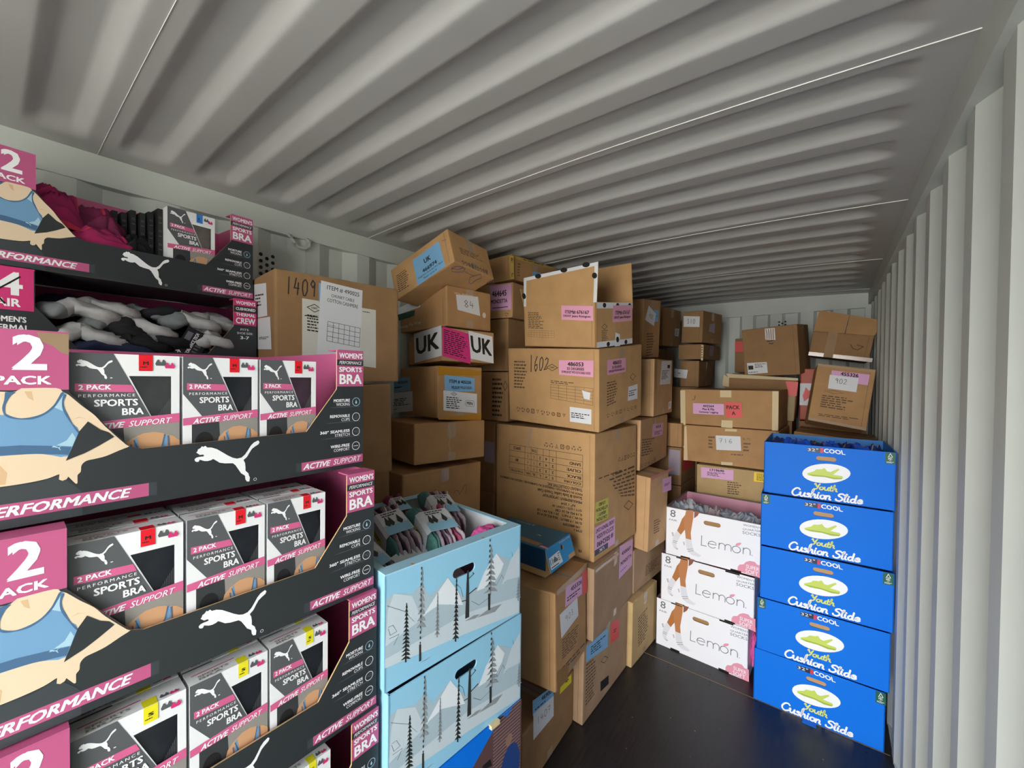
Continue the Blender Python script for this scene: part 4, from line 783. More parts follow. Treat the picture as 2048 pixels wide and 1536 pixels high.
  ('L', 'r', [(0.5, 0.238), (0.513, 0.179)], 'line1', 0.0015),
  ('L', 'r', [(0.249, 0.212), (0.264, 0.195), (0.274, 0.162)], 'line1', 0.0015),
  ('L', 'r', [(0.006, 0.24), (0.06, 0.203), (0.092, 0.16)], 'line1', 0.0015),
  ('HOLE', 'r', [(0.23, 0.272), (0.325, 0.268), (0.325, 0.241), (0.23, 0.247)]),
 ],
 'lem1':[
  ('P', 'f', [(0.132, 0.323), (0.178, 0.327), (0.176, 0.276), (0.17, 0.234), (0.162, 0.176), (0.166, 0.131), (0.131, 0.131), (0.127, 0.171), (0.121, 0.209), (0.116, 0.252), (0.125, 0.287)], 'legskin', 2),
  ('P', 'f', [(0.125, 0.287), (0.116, 0.252), (0.122, 0.209), (0.124, 0.188), (0.1, 0.149), (0.075, 0.171), (0.091, 0.213), (0.105, 0.256)], 'legskin2', 1),
  ('P', 'f', [(0.182, 0.326), (0.216, 0.328), (0.203, 0.299), (0.181, 0.277)], 'legskin3', 1),
  ('P', 'f', [(0.075, 0.17), (0.1, 0.149), (0.077, 0.093), (0.071, 0.067), (0.084, 0.048), (0.074, 0.041), (0.052, 0.053), (0.043, 0.08), (0.051, 0.124), (0.061, 0.151)], 'sockw', 1),
  ('P', 'f', [(0.13, 0.129), (0.166, 0.13), (0.174, 0.092), (0.183, 0.062), (0.21, 0.051), (0.23, 0.043), (0.214, 0.03), (0.174, 0.031), (0.149, 0.046), (0.134, 0.081)], 'sockw', 1),
  ('L', 'f', [(0.051, 0.098), (0.077, 0.096)], 'lgrey', 0.0025),
  ('L', 'f', [(0.049, 0.088), (0.072, 0.085)], 'lgrey', 0.0025),
  ('L', 'f', [(0.139, 0.061), (0.179, 0.075)], 'lgrey', 0.0025),
  ('L', 'f', [(0.145, 0.049), (0.183, 0.064)], 'lgrey', 0.0025),
  ('P', 'f', [(0.039, 0.15), (0.05, 0.155), (0.055, 0.131), (0.046, 0.125)], 'sockp', 3),
  ('P', 'f', [(0.114, 0.103), (0.121, 0.109), (0.127, 0.088), (0.121, 0.082)], 'sockp', 3),
  ('P', 'f', [(0.058, 0.055), (0.086, 0.05), (0.076, 0.042)], 'sockp', 3),
  ('T', 'f', [(0.029, 0.306), (0.065, 0.305), (0.063, 0.256), (0.028, 0.257)], 'lgrey', '8'),
  ('T', 'f', [(0.022, 0.242), (0.074, 0.243), (0.073, 0.231), (0.022, 0.23)], 'lgrey', 'PAIR'),
  ('LEM', 'f', [(0.23, 0.176), (0.518, 0.189), (0.517, 0.117), (0.228, 0.106)]),
  ('T', 'f', [(0.465, 0.307), (0.561, 0.307), (0.56, 0.294), (0.465, 0.293)], 'lgrey', "WOMEN'S"),
  ('T', 'f', [(0.463, 0.279), (0.561, 0.286), (0.56, 0.271), (0.462, 0.267)], 'lgrey', 'QUARTER'),
  ('T', 'f', [(0.462, 0.261), (0.559, 0.265), (0.558, 0.247), (0.462, 0.243)], 'lgrey', 'SOCKS'),
  ('P', 'f', [(0.44, 0.031), (0.45, 0.049), (0.471, 0.056), (0.484, 0.075), (0.505, 0.087), (0.531, 0.088), (0.544, 0.074), (0.568, 0.075), (0.57, -0.004), (0.517, 0.003), (0.464, 0.005), (0.44, 0.01)], 'lpink', 2),
  ('T', 'f', [(0.485, 0.06), (0.555, 0.059), (0.555, 0.036), (0.485, 0.037)], 'white', 'SUPER', 3),
  ('T', 'f', [(0.482, 0.032), (0.55, 0.03), (0.55, 0.006), (0.482, 0.007)], 'white', 'SOFT', 3),
  ('HOLE', 'f', [(0.24, 0.278), (0.341, 0.278), (0.34, 0.253), (0.24, 0.251)]),
 ],
 'blue5':[
  ('P', 'f', [(0.204, 0.279), (0.262, 0.284), (0.261, 0.257), (0.204, 0.259)], 'navy', 1),
  ('T', 'f', [(0.206, 0.277), (0.252, 0.28), (0.253, 0.262), (0.206, 0.262)], 'white', '32°', 2, 'w'),
  ('P', 'f', [(0.262, 0.284), (0.275, 0.284), (0.274, 0.258), (0.261, 0.257)], 'bred', 2),
  ('T', 'f', [(0.277, 0.283), (0.363, 0.282), (0.369, 0.258), (0.276, 0.26)], 'white', 'COOL', 2, 'b'),
  ('HOLE', 'f', [(0.242, 0.235), (0.332, 0.238), (0.332, 0.211), (0.242, 0.207)]),
  ('O', 'f', [(0.183, 0.188), (0.39, 0.214), (0.392, 0.112), (0.184, 0.079)], 'white'),
  ('P', 'f', [(0.206, 0.138), (0.236, 0.153), (0.246, 0.165), (0.27, 0.169), (0.282, 0.177), (0.293, 0.161), (0.307, 0.159), (0.34, 0.182), (0.345, 0.176), (0.318, 0.146), (0.357, 0.144), (0.361, 0.137), (0.355, 0.127), (0.324, 0.122), (0.283, 0.128), (0.232, 0.125), (0.208, 0.128)], 'lime', 3),
  ('P', 'f', [(0.208, 0.133), (0.283, 0.135), (0.324, 0.131), (0.359, 0.134), (0.355, 0.127), (0.324, 0.122), (0.283, 0.128), (0.232, 0.125)], 'lime2', 4),
  ('SCR', 'f', [(0.233, 0.088), (0.342, 0.089), (0.342, 0.056), (0.233, 0.055)], 'Youth', 'limey'),
  ('SCR', 'f', [(0.132, 0.05), (0.446, 0.05), (0.445, 0.01), (0.131, 0.003)], 'Cushion Slide', 'white'),
  ('FSC', 'f', [(0.525, 0.291), (0.563, 0.292), (0.564, 0.234), (0.525, 0.234)]),
 ],
 'blue4':[
  ('FSC', 'f', [(0.005, 0.29), (0.042, 0.291), (0.043, 0.237), (0.007, 0.236)]),
 ],
}
# ================================================================ printing on flat faces
DIG={'0':[[(.5,1),(.15,.8),(.1,.4),(.3,.02),(.6,0),(.88,.3),(.85,.8),(.5,1)]],'1':[[(.5,1),(.5,0)]],'2':[[(.1,.8),(.35,1),(.75,.9),(.75,.6),(.1,.02),(.9,.08)]],'3':[[(.1,.95),(.7,.95),(.35,.55),(.8,.35),(.6,.02),(.1,.08)]],
'4':[[(.35,1),(.1,.4),(.9,.4)],[(.7,.75),(.62,0)]],'5':[[(.85,1),(.3,1),(.2,.55),(.7,.5),(.8,.2),(.5,0),(.1,.08)]],'6':[[(.7,1),(.25,.6),(.15,.2),(.45,0),(.8,.2),(.7,.45),(.2,.35)]],'7':[[(.05,.95),(.9,1),(.45,0)],[(.25,.5),(.8,.55)]],
'8':[[(.5,.5),(.15,.75),(.5,1),(.85,.75),(.5,.5),(.1,.2),(.5,0),(.85,.25),(.5,.5)]],'9':[[(.8,.75),(.5,.55),(.15,.75),(.45,1),(.8,.85),(.75,0)]]}
def sub(mp,x0,y0,x1,y1): return lambda s,t:mp(x0+(x1-x0)*s,y0+(y1-y0)*t)
def msize(mp):
    a,b,c=mp(0,.5),mp(1,.5),mp(.5,0); d=mp(.5,1)
    return math.dist(a,b),math.dist(c,d)
def hand(mb,fr,mp,s,m='pen',layer=3):
    n=len(s); w,h=msize(mp); lw=min(h*.075,.006)
    for i,c in enumerate(s):
        q=sub(mp,(i+.08)/n,0,(i+.88)/n,1)
        for st in DIG[c]: mb.line(fr,[q(*p) for p in st],m,lw,layer)
def dashes(mb,fr,mp,n,m='ink',layer=2,seed=0):
    r=random.Random(n*31+seed)
    for i in range(n):
        y1=1-i/n-.12/n; y0=1-(i+1)/n+.42/n; x=0; end=r.uniform(.6,1)
        while x<end:
            w=r.uniform(.07,.24); x2=min(x+w,end); mb.face([fr(*mp(a,b),fr.e*layer) for a,b in ((x,y0),(x2,y0),(x2,y1),(x,y1))],m); x=x2+.04
def gridt(mb,fr,mp,nc,nr,m='ink',layer=2):
    w,h=msize(mp); lw=min(w,h)*.012+.0006
    for i in range(nc+1): mb.line(fr,[mp(i/nc,0),mp(i/nc,1)],m,lw,layer)
    for j in range(nr+1): mb.line(fr,[mp(0,j/nr),mp(1,j/nr)],m,lw,layer)
def icons(mb,fr,mp,n,m='ink',layer=2):
    w,h=msize(mp)
    for i in range(n):
        q=sub(mp,(i+.12)/n,.1,(i+.88)/n,.9); k=i%5
        if k in (0,1):   # three chasing arrows
            for a in range(3):
                P=[(.5+.4*math.cos(math.radians(90+120*a+d)),.5+.4*math.sin(math.radians(90+120*a+d))) for d in (15,45,85)]
                mb.line(fr,[q(*p) for p in P],m,h*.16,layer)
        elif k==2: mb.line(fr,[q(.5+.38*math.cos(t*.7),.5+.38*math.sin(t*.7)) for t in range(9)],m,h*.13,layer,True); mb.ell(fr,sub(q,.38,.38,.62,.62),m,layer,8)
        elif k==3: mb.line(fr,[q(.15,.1),q(.85,.1),q(.85,.9),q(.15,.9)],m,h*.14,layer,True); mb.line(fr,[q(.35,.3),q(.65,.7)],m,h*.1,layer)
        else: mb.line(fr,[q(.2,.9),q(.8,.9),q(.5,.3),q(.2,.9)],m,h*.08,layer); mb.line(fr,[q(.5,.3),q(.5,.05)],m,h*.08,layer)
def diamond(mb,fr,mp,t,m='ink',layer=2):
    w,h=msize(mp); mb.line(fr,[mp(0,.5),mp(.5,0),mp(1,.5),mp(.5,1)],m,min(w,h)*.07+.0006,layer,True)
    if t: mb.text(fr,sub(mp,.28,.36,.72,.64),t,m,'b',layer)
GL={'C':(.78,[[(.75,.85),(.6,1.),(.35,.95),(.12,.6),(.12,.25),(.35,.0),(.6,.05),(.78,.2)]]),'u':(.62,[[(.03,.42),(.1,.5),(.12,.15),(.25,0),(.4,.1),(.5,.5),(.5,.1),(.6,0)]]),'s':(.44,[[(.4,.42),(.22,.5),(.12,.38),(.35,.22),(.3,.03),(.05,.06)]]),'h':(.58,[[(.08,.0),(.1,.95),(.18,1.),(.12,.3),(.3,.5),(.42,.4),(.42,.08),(.54,0)]]),
'i':(.26,[[(.08,.5),(.08,.1),(.2,0)],[(.1,.73),(.12,.74)]]),'o':(.50,[[(.25,.5),(.08,.35),(.1,.1),(.28,0),(.45,.15),(.42,.42),(.25,.5)]]),'n':(.58,[[(.08,0),(.08,.48),(.08,.3),(.25,.5),(.4,.4),(.4,.08),(.52,0)]]),
'S':(.72,[[(.7,.85),(.5,1.),(.25,.9),(.22,.68),(.5,.5),(.6,.25),(.4,.0),(.1,.05),(.05,.2)]]),'l':(.27,[[(.08,.6),(.2,.97),(.1,.9),(.08,.1),(.2,0)]]),'d':(.60,[[(.42,.42),(.25,.5),(.08,.3),(.12,.05),(.28,0),(.42,.2),(.45,1.),(.45,.1),(.55,0)]]),'e':(.48,[[(.1,.25),(.4,.3),(.36,.48),(.22,.5),(.08,.3),(.12,.05),(.3,0),(.46,.12)]]),
'Y':(.62,[[(.05,.85),(.12,1.),(.2,.9),(.25,.6),(.4,.55),(.62,1.)],[(.55,.85),(.42,.2),(.2,-.03),(.1,.05)]]),'t':(.32,[[(.15,.85),(.12,.1),(.25,0)],[(0,.55),(.3,.55)]]),' ':(.35,[])}
def cmr(P,k=5):
    if len(P)<3: return P
    Q=[P[0]]+list(P)+[P[-1]]; o=[]
    for i in range(1,len(Q)-2):
        a,b,c,d=Q[i-1:i+3]
        for j in range(k):
            t=j/k; o.append(tuple(.5*((2*b[m])+(-a[m]+c[m])*t+(2*a[m]-5*b[m]+4*c[m]-d[m])*t*t+(-a[m]+3*b[m]-3*c[m]+d[m])*t**3) for m in(0,1)))
    return o+[P[-1]]
def script_text(mb,fr,mp,txt,m,layer=3):
    """brush script built from round strokes"""
    tot=sum(GL[c][0] for c in txt)+.12; x=.02; w,h=msize(mp); lw=h*.19
    k=0
    for c in txt:
        for st in GL[c][1]:
            P=[mp((x+a+.14*b)/tot,(b+.05)/1.08) for a,b in cmr(st)]; run=[P[0]]
            for i in range(1,len(P)):
                if math.dist(P[i],run[-1])<1e-5: continue
                if len(run)>1:
                    d1=Vector(run[-1])-Vector(run[-2]); d2=Vector(P[i])-Vector(run[-1])
                    if d1.dot(d2)<.25*d1.length*d2.length:
                        mb.line(fr,run,m,lw,layer+k*.12,cap=True); k+=1; run=[run[-1]]
                run.append(P[i])
            if len(run)>1: mb.line(fr,run,m,lw,layer+k*.12,cap=True); k+=1
        x+=GL[c][0]
def stadium(x0,y0,x1,y1,n=8,slope=0):
    r=(y1-y0)/2; cy=(y0+y1)/2; P=[]
    for i in range(n+1): a=-math.pi/2+math.pi*i/n; P.append((x1-r+r*math.cos(a),cy+r*math.sin(a)))
    for i in range(n+1): a=math.pi/2+math.pi*i/n; P.append((x0+r+r*math.cos(a),cy+r*math.sin(a)))
    return P
def content(mb,fr,mp,items,layer=2):
    for e in items:
        k=e[0]
        if k in('T','TW'):
            mb.text(fr,sub(mp,*e[2:6]),e[1],'white' if k=='TW' else 'ink',e[6] if len(e)>6 else '',layer+1)
        elif k=='B': dashes(mb,fr,sub(mp,*e[1:5]),e[5],'ink',layer+1)
        elif k=='G': gridt(mb,fr,sub(mp,*e[1:5]),e[5],e[6],'ink',layer+1)
        elif k=='C': diamond(mb,fr,sub(mp,*e[2:6]),e[1],'ink',layer+1)
        elif k=='H': hand(mb,fr,sub(mp,*e[2:6]),e[1],'pen',layer+1)
        elif k=='K': mb.line(fr,[sub(mp,*e[1:5])(*p) for p in ((0,.4),(.3,.7),(.5,.3),(.8,.6),(1,.4),(.2,.5))],'ink',.004,layer+1)
        elif k=='R': q=sub(mp,*e[2:6]); mb.face([fr(*q(a,b),fr.e*layer) for a,b in ((0,0),(1,0),(1,1),(0,1))],e[1])
        elif k=='F': q=sub(mp,*e[1:5]); mb.line(fr,[q(0,.5),q(.1,1),q(.9,1),q(1,.5),q(.9,0),q(.1,0)],'ink',.0015,layer+1,True)
        elif k=='O': mb.ell(fr,sub(mp,*e[2:6]),e[1],layer+1)
        elif k=='Z':
            for i in range(4): mb.line(fr,[mp(.15+.22*i,.05),mp(.2+.2*i,.5),mp(.12+.24*i,.95)],'kraftdk',.006,layer+1)
def table(mb,fr,mp,m='ink',layer=2):
    cx=[0,.33,.42,.505,.59,.675,.765,1]; ry=[0,.17,.37,.58,.79,1]
    for y in ry: mb.line(fr,[mp(0,1-y),mp(1,1-y)] if y!=.17 or True else [],m,.002,layer)
    for x in cx: mb.line(fr,[mp(x,0 if x in(0,1,.765) else .0),mp(x,1)],m,.002,layer)
    rows=[('COLORS','S','M','L','XL','XXL','TOTAL/TOTALE'),('BLACK','2','3','2','1','1',''),('OLIVE','2','4','3','1','1','30'),('SAND','2','4','2','1','1',''),('','','','','TOTAL','','30PCS')]
    for r,row in enumerate(rows):
        yb=1-ry[r+1]; yt=1-ry[r]; a=yb+(yt-yb)*.28; b=yb+(yt-yb)*.74
        for c,t in enumerate(row):
            if not t: continue
            x0,x1=cx[c],cx[c+1]; wd=min((x1-x0)*.86,.034*len(t)+.005)
            if c==0: mb.text(fr,sub(mp,x0+.02,a,x0+.02+wd,b),t,m,'b',layer)
            else: xm=(x0+x1)/2; wd=min((x1-x0)*.84,(.022*len(t)+.002) if t!='1' else .006); mb.text(fr,sub(mp,xm-wd/2,a,xm+wd/2,b),t,m,'b',layer)
def printing(pr,frames,parent,mw=None,bodymb=None):
    """stickers become parts of their own, ink goes into the box's body"""
    lay=0
    for e in pr:
        k,face,q=e[0],e[1],e[2]; fr=frames[face]
        if k=='S':
            lay+=1; mb=MB(); mp=quadmap(q); L=2+lay*.9
            mb.face([fr(*p,fr.e*L) for p in (q[3],q[2],q[1],q[0])],e[3]); content(mb,fr,mp,e[4],L+.5)
            nm='tape' if 'tape' in e[5] and 'label' not in e[5] and 'printed' not in e[5] else 'label'
            o=mb.build(nm,parent); o['label']=e[5]
            if mw is not None: o.matrix_local=mw
        elif k=='P': bodymb.poly(fr,q,e[3],e[4] if len(e)>4 else 1)
        elif k=='L': bodymb.line(fr,q,e[3],e[4],2)
        elif k=='T': bodymb.text(fr,quadmap(q),e[4],e[3],e[6] if len(e)>6 else ('b' if e[3] in('ink',) else ''),e[5] if len(e)>5 else 2)
        elif k=='B': dashes(bodymb,fr,quadmap(q),e[3],'inksoft')
        elif k=='H': hand(bodymb,fr,quadmap(q),e[3])
        elif k=='G': gridt(bodymb,fr,quadmap(q),e[3],e[4],'inksoft')
        elif k=='I': icons(bodymb,fr,quadmap(q),e[3],'inksoft')
        elif k=='C': diamond(bodymb,fr,quadmap(q),e[3])
        elif k=='TAB': table(bodymb,fr,quadmap(q))
        elif k=='O': bodymb.ell(fr,quadmap(q),e[3],2)
        elif k=='SCR': script_text(bodymb,fr,quadmap(q),e[3],e[4])
        elif k=='LEM': lemon_logo(bodymb,fr,quadmap(q))
        elif k=='FSC':
            mp=quadmap(q); bodymb.face([fr(*mp(a,b),fr.e*2) for a,b in((0,0),(1,0),(1,1),(0,1))],'fsc')
            bodymb.line(fr,[mp(*p) for p in((.28,.55),(.5,.92),(.72,.62),(.5,.58),(.42,.66))],'white',.0022,3); bodymb.text(fr,sub(mp,.3,.36,.7,.52),'FSC','white','b',3); bodymb.text(fr,sub(mp,.4,.24,.6,.31),'MIX','white','',3); dashes(bodymb,fr,sub(mp,.14,.05,.86,.2),2,'white',3)
def lemon_logo(mb,fr,mp):
    w=.0042; L=2; m='lgrey'
    def cir(cx,cy,rx,ry,a0,a1,n=20): return [mp(cx+rx*math.cos(math.radians(a0+(a1-a0)*i/n)),cy+ry*math.sin(math.radians(a0+(a1-a0)*i/n))) for i in range(n+1)]
    mb.line(fr,[mp(0,1),mp(0,.08),mp(.11,.08)],m,w,L)
    mb.line(fr,cir(.225,.33,.085,.3,-40,-360+20),m,w,L); mb.line(fr,[mp(.145,.36),mp(.31,.36)],m,w,L)
    mb.line(fr,[mp(.36,.05),mp(.36,.62)],m,w,L)
    for c in(.42,.54): mb.line(fr,[mp(c-.06,.38)]+cir(c,.38,.06,.24,180,0,12)+[mp(c+.06,.05)],m,w,L)
    mb.line(fr,cir(.70,.33,.078,.29,0,360),m,w,L)
    mb.line(fr,[mp(.83,.05),mp(.83,.62)],m,w,L); mb.line(fr,[mp(.83,.36)]+cir(.895,.36,.065,.26,180,0,12)+[mp(.96,.05)],m,w,L)
    mb.ell(fr,sub(mp,.985,.05,1.005,.12),m,L,8)
    mb.poly(fr,[mp(*p) for p in((.69,.66),(.68,.78),(.71,.9),(.76,.98),(.79,.97),(.78,.85),(.755,.74),(.72,.66))],'lpink',3)
# ================================================================ cartons
def frames(w,d,h): return {'f':Fr((-w,0,0),(1,0,0),(0,0,1)),'r':Fr((0,0,0),(0,1,0),(0,0,1)),'l':Fr((-w,d,0),(0,-1,0),(0,0,1)),'t':Fr((-w,0,h),(1,0,0),(0,1,0))}
def carton(key,label,mat='kraft',group=None,open_top=False,p=None,seam=True,flaps=True):
    p=p or BX[key]; w,d,h=p[3:6]; root=empty('cardboard_box',pose(p),label,'cardboard box',group); F=frames(w,d,h)
    mb=MB()
    if not open_top:
        bevel_box(-w,0,0,0,d,h,min(.008,h*.04),mat,'box_body',root)
        # closing flaps meeting along the middle of the top, with tape over the joint
        mb.rect(F['t'],0,d/2-.0012,w,d/2+.0012,'inksoft',1); mb.rect(F['t'],.004,d/2-.03,w-.004,d/2+.03,'tapeclear',.6)
    else:
        t=.005; b=MB()
        b.box((-w,0,0),(0,d,t),mat); b.panel(F['f'],[(0,0),(w,0),(w,h),(0,h)],t,mat,'kraftedge'); b.panel(F['r'],[(0,0),(d,0),(d,h),(0,h)],t,mat,'kraftedge')
        b.panel(F['l'],[(0,0),(d,0),(d,h),(0,h)],t,mat,'kraftedge'); b.panel(Fr((0,d,0),(-1,0,0),(0,0,1)),[(0,0),(w,0),(w,h),(0,h)],t,mat,'kraftedge')
        b.build('box_body',root)
    # corrugated-board joint down the corner
    mb.rect(F['f'],w-.03,.01,w-.0285,h-.01,'inksoft' if seam else mat,.3)
    if key in LB and key not in('E1','E2','E4','B5','P1'):
        tp=MB(); a=d/2-.026; L=.055+.02*(len(key)+ord(key[-1])%3)/3
        tp.poly(F['r'],[(a,h-L),(a+.02,h-L-.006),(a+.052,h-L+.004),(a+.052,h-.006),(a,h-.006)],'tapeclear',1); tp.build('tape',root); tp=MB(); tp.rect(F['r'],a+.003,.006,a+.05,.045,'tapeclear',1); tp.build('tape',root)
    if key in PR: printing(PR[key],F,root,None,mb)
    if mb.f: mb.build('printing',root)
    return root,F
def free(x,y,z,w,d,h,rz=0,ry=0,rx=0): return (x,y,z,w,d,h,math.radians(rx),math.radians(ry),math.radians(rz))
LB={
'P1':('large brown carton marked 1409 behind the bra trays with a white ITEM sheet','kraftdk'),
'P2':('plain brown carton directly under the carton marked 1409','kraftdk'),
'Q1':('tilted brown carton with a light blue UK 466974 label on top of the left stack','kraft'),
'Q2':('crumpled brown carton marked 84 with white tape, under the tilted box','kraft2'),
'Q3':('shallow brown carton with two big UK labels and a magenta label','kraft2'),
'Q4':('brown carton with yellow tape and a blue ITEM # 405230 label','kraft2'),
'Q5':('plain low brown carton under the one with yellow tape','kraft2'),
'Q6':('plain brown carton at the foot of the left stack behind the sock tray','kraft2'),
'R1':('brown carton edged with printed yellow tape, touching the roof','kraft2'),
'R2':('brown carton with a pink 464645 MONDETTA label','kraft'),
'B1':('tall brown carton on the floor with blue and red labels','kraftgrey'),
'B2':('brown carton with a lilac MONDETTA label, under the trench coat carton','kraftgrey'),
'B3':('very large brown carton printed upside down with a size table','kraft'),
'B4':('brown carton marked 1602 with a pink 486053 label','kraft'),
'S1':('brown carton on the floor with a white sheet marked 1407','kraftdk'),
'S2':('yellow-taped brown carton with a white sheet marked 903, under the shoe box','kraft2'),
'C1':('yellowish brown carton on the floor at the foot of the aisle stack','kraftyel'),
'C2':('brown carton with printed lines between the yellowish floor carton and the red-taped one','kraftgrey'),
'C3':('narrow brown carton with red tape along its top edge','kraft3'),
'C4':('brown carton with a lilac 653 label leaning in the aisle stack','kraft3'),
'C5':('brown carton with a tall white address label','kraft3'),
'C6':('tall brown carton with a torn white scrap marked 405','kraft2'),
'C8':('dark brown carton with a small white barcode label high up','kraftdk'),
'D1':('brown carton with a white sheet marked 310 near the end wall','kraftdk'),
'D2':('brown carton with cream printed tape, under the box marked 310','kraftdk'),
'D3':('brown carton with a plain white sheet, third down under the box marked 310','kraftdk'),
'E1':('wide brown carton with cream tape and a red PACK A label','kraft2'),
'E2':('wide brown carton with a white sheet marked 716','kraft2'),
'E3':('brown carton with a pink 1719690 label and a yellow label, behind the sock boxes','kraftyel'),
'E4':('brown carton with cream paper tape and a red label behind the PACK A box','kraftdk'),
'G':('tilted brown carton with a silver seal and a white shipping label','kraftdk'),
'J':('brown carton wrapped in shiny clear tape, leaning back, marked 902','kraft2'),
'K':('brown carton under the leaning carton marked 902','kraft2'),
}
GRP='brown cartons stacked in the container'
for k,(lb,mt) in LB.items(): carton(k,lb,mt,GRP)
for o in bpy.data.objects:
    if str(o.get('label','')).startswith('crumpled brown carton marked 84'):
        bd=[c for c in o.children if c.name.startswith('box_body')][0]; hq=BX['Q2'][5]; wq=BX['Q2'][3]
        for v in bd.data.vertices:
            if v.co.z>hq*.5: v.co.z-=.125*max(0,-v.co.x/wq)**.7; v.co.z-=.0
            if v.co.y<.1: v.co.y+=.012*math.sin(v.co.z*30)
# R1 taped edges
def extra_labels(root,F,items):
    mb=MB(); printing(items,F,root,None,mb)
    if mb.f: mb.build('printing',root)
# ---- open carton B5 with raised flaps
root,F=carton('B5','open brown carton with raised flaps and white tape, labelled ITEM# 676167','kraft',GRP,open_top=True)
w,d,h=BX['B5'][3:6]
def flap(name,fr,out,mat='kraft',tapes=()):
    mb=MB(); mb.panel(fr,out,.004,mat,'kraftedge')
    for t in tapes: mb.poly(fr,t,'paper',1.5)
    return mb
fv=Vector((0,-math.sin(math.radians(12)),math.cos(math.radians(12))))
ff=Fr((-w,0,h),(1,0,0),fv)
mb=flap('flap',ff,[(0,0),(w,0),(w+.035,.20),(.035,.165)],'kraft',[[(0,0),(.016,0),(.05,.148),(w+.012,.183),(w+.0,.0),(w-.018,0),(w+.008,.168),(.036,.135)][0:0] or [(0,0),(.018,0),(.052,.15),(.035,.165)],[(.035,.165),(.052,.148),(w+.012,.181),(w+.035,.20)],[(w-.02,0),(w,0),(w+.035,.20),(w+.012,.185)]])
for a,b in ((.12,.157),(.30,.172),(.44,.184)): mb.ell(ff,rectmap(a,b-.004,a+.045,b+.022),'ink',2.5,14)
mb.ell(ff,rectmap(.0,.045,.03,.08),'ink',2.5,12); mb.ell(ff,rectmap(w-.01,.12,w+.02,.15),'ink',2.5,12)
mb.build('flap',root)['label']='front flap edged with white printed tape'
bf=Fr((0,d,h),(-1,0,0),(0,.08,1)); mb=MB(); mb.panel(bf,[(0,0),(w,0),(w-.02,.21),(.02,.23)],.004,'kraft','kraftedge'); mb.build('flap',root)
lf=Fr((-w,d,h),(0,-1,0),(-.5,0,1)); mb=MB(); mb.panel(lf,[(0,0),(d,0),(d-.03,.12),(.03,.12)],.004,'kraft','kraftedge'); mb.build('flap',root)
mb=MB(); fr=F['r']
mb.rect(fr,0,h-.032,d,h,'paper',1); mb.rect(fr,0,0,d,.03,'paper',1); mb.rect(F['f'],w-.012,0,w,h,'tapebrn',1)
for a in (.06,.2,.34): mb.ell(fr,rectmap(a,h-.028,a+.035,h-.002),'ink',2,14)
for a in (.10,.30): mb.ell(fr,rectmap(a,.0,a+.035,.026),'ink',2,14)
mb.build('tape',root)['label']='white tape printed with black discs'
# ---- cartons whose pose was read off their neighbours
R3=carton('R3','dark brown carton with faint printing squeezed between the UK box and the open carton','kraftdk',GRP,p=free(-1.625,2.06,1.87,.46,.5,.335))[0]
root,F=carton('R4','brown carton with small printed lines just left of the carton marked 1602','kraftdk',GRP,p=free(-1.63,2.07,1.545,.46,.5,.32))
mb=MB(); dashes(mb,F['f'],rectmap(.33,.02,.43,.28),9,'ink'); diamond(mb,F['f'],rectmap(.42,.2,.455,.26),''); mb.build('printing',root)
root,F=carton('R5','brown carton with a pale pink label low behind the trench coat carton','kraftdk',GRP,p=free(-1.75,2.09,1.06,.35,.5,.48))
mb=MB(); mb.rect(F['f'],.26,.2,.345,.34,'lilac',1); mb.build('label',root)
carton('x','brown carton at the bottom left behind the trench coat carton, top of two plain ones','kraftdk',GRP,p=free(-1.75,2.09,.54,.35,.5,.52))
carton('x','brown carton on the floor behind the trench coat carton, lowest of the plain ones','kraftdk',GRP,p=free(-1.75,2.09,0,.35,.5,.54))
SUP='plain brown cartons carrying the stacks'
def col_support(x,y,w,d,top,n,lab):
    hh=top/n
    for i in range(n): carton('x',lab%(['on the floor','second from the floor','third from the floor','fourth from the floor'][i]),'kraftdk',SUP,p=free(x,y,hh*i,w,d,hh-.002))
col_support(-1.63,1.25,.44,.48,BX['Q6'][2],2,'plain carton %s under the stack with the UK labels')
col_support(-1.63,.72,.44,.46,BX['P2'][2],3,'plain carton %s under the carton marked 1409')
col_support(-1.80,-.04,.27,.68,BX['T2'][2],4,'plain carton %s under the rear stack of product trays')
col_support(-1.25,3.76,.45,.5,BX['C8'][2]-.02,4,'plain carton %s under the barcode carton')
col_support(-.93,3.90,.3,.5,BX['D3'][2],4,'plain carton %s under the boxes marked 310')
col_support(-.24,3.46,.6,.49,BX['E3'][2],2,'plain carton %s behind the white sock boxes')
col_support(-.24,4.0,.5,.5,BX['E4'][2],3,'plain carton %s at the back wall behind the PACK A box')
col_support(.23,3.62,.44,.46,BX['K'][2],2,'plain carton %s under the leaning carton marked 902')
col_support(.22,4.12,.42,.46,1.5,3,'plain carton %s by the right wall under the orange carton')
# orange carton, box with open flaps, sliver box, small ones
root,F=carton('x','orange and white carton behind the leaning carton marked 902','orange',GRP,p=free(.20,4.13,1.505,.40,.45,.42))
mb=MB(); f=F['f']; mb.rect(f,.0,.12,.16,.30,'paper',1.4); mb.poly(f,[(.04,.27),(.06,.24),(.1,.26),(.08,.22),(.12,.2),(.06,.18),(.03,.15),(.02,.2)],'stred',2.4); mb.build('printing',root)
root,F=carton('x','brown carton with loose open flaps on top of the orange box by the right wall','kraftdk',GRP,p=free(.225,4.16,1.975,.38,.42,.20,ry=9,rx=0))
f=F['f']
mb=MB(); g=Fr((-.38,0,.20),(1,0,0),(0,.12,1)); mb.panel(g,[(0,0),(.20,0),(.205,.15),(.01,.17)],.004,'kraft2','kraftedge'); mb.build('flap',root)
mb=MB(); mb.panel(g,[(.205,0),(.38,0),(.41,.12),(.21,.15)],.004,'kraft2','kraftedge'); mb.build('flap',root)
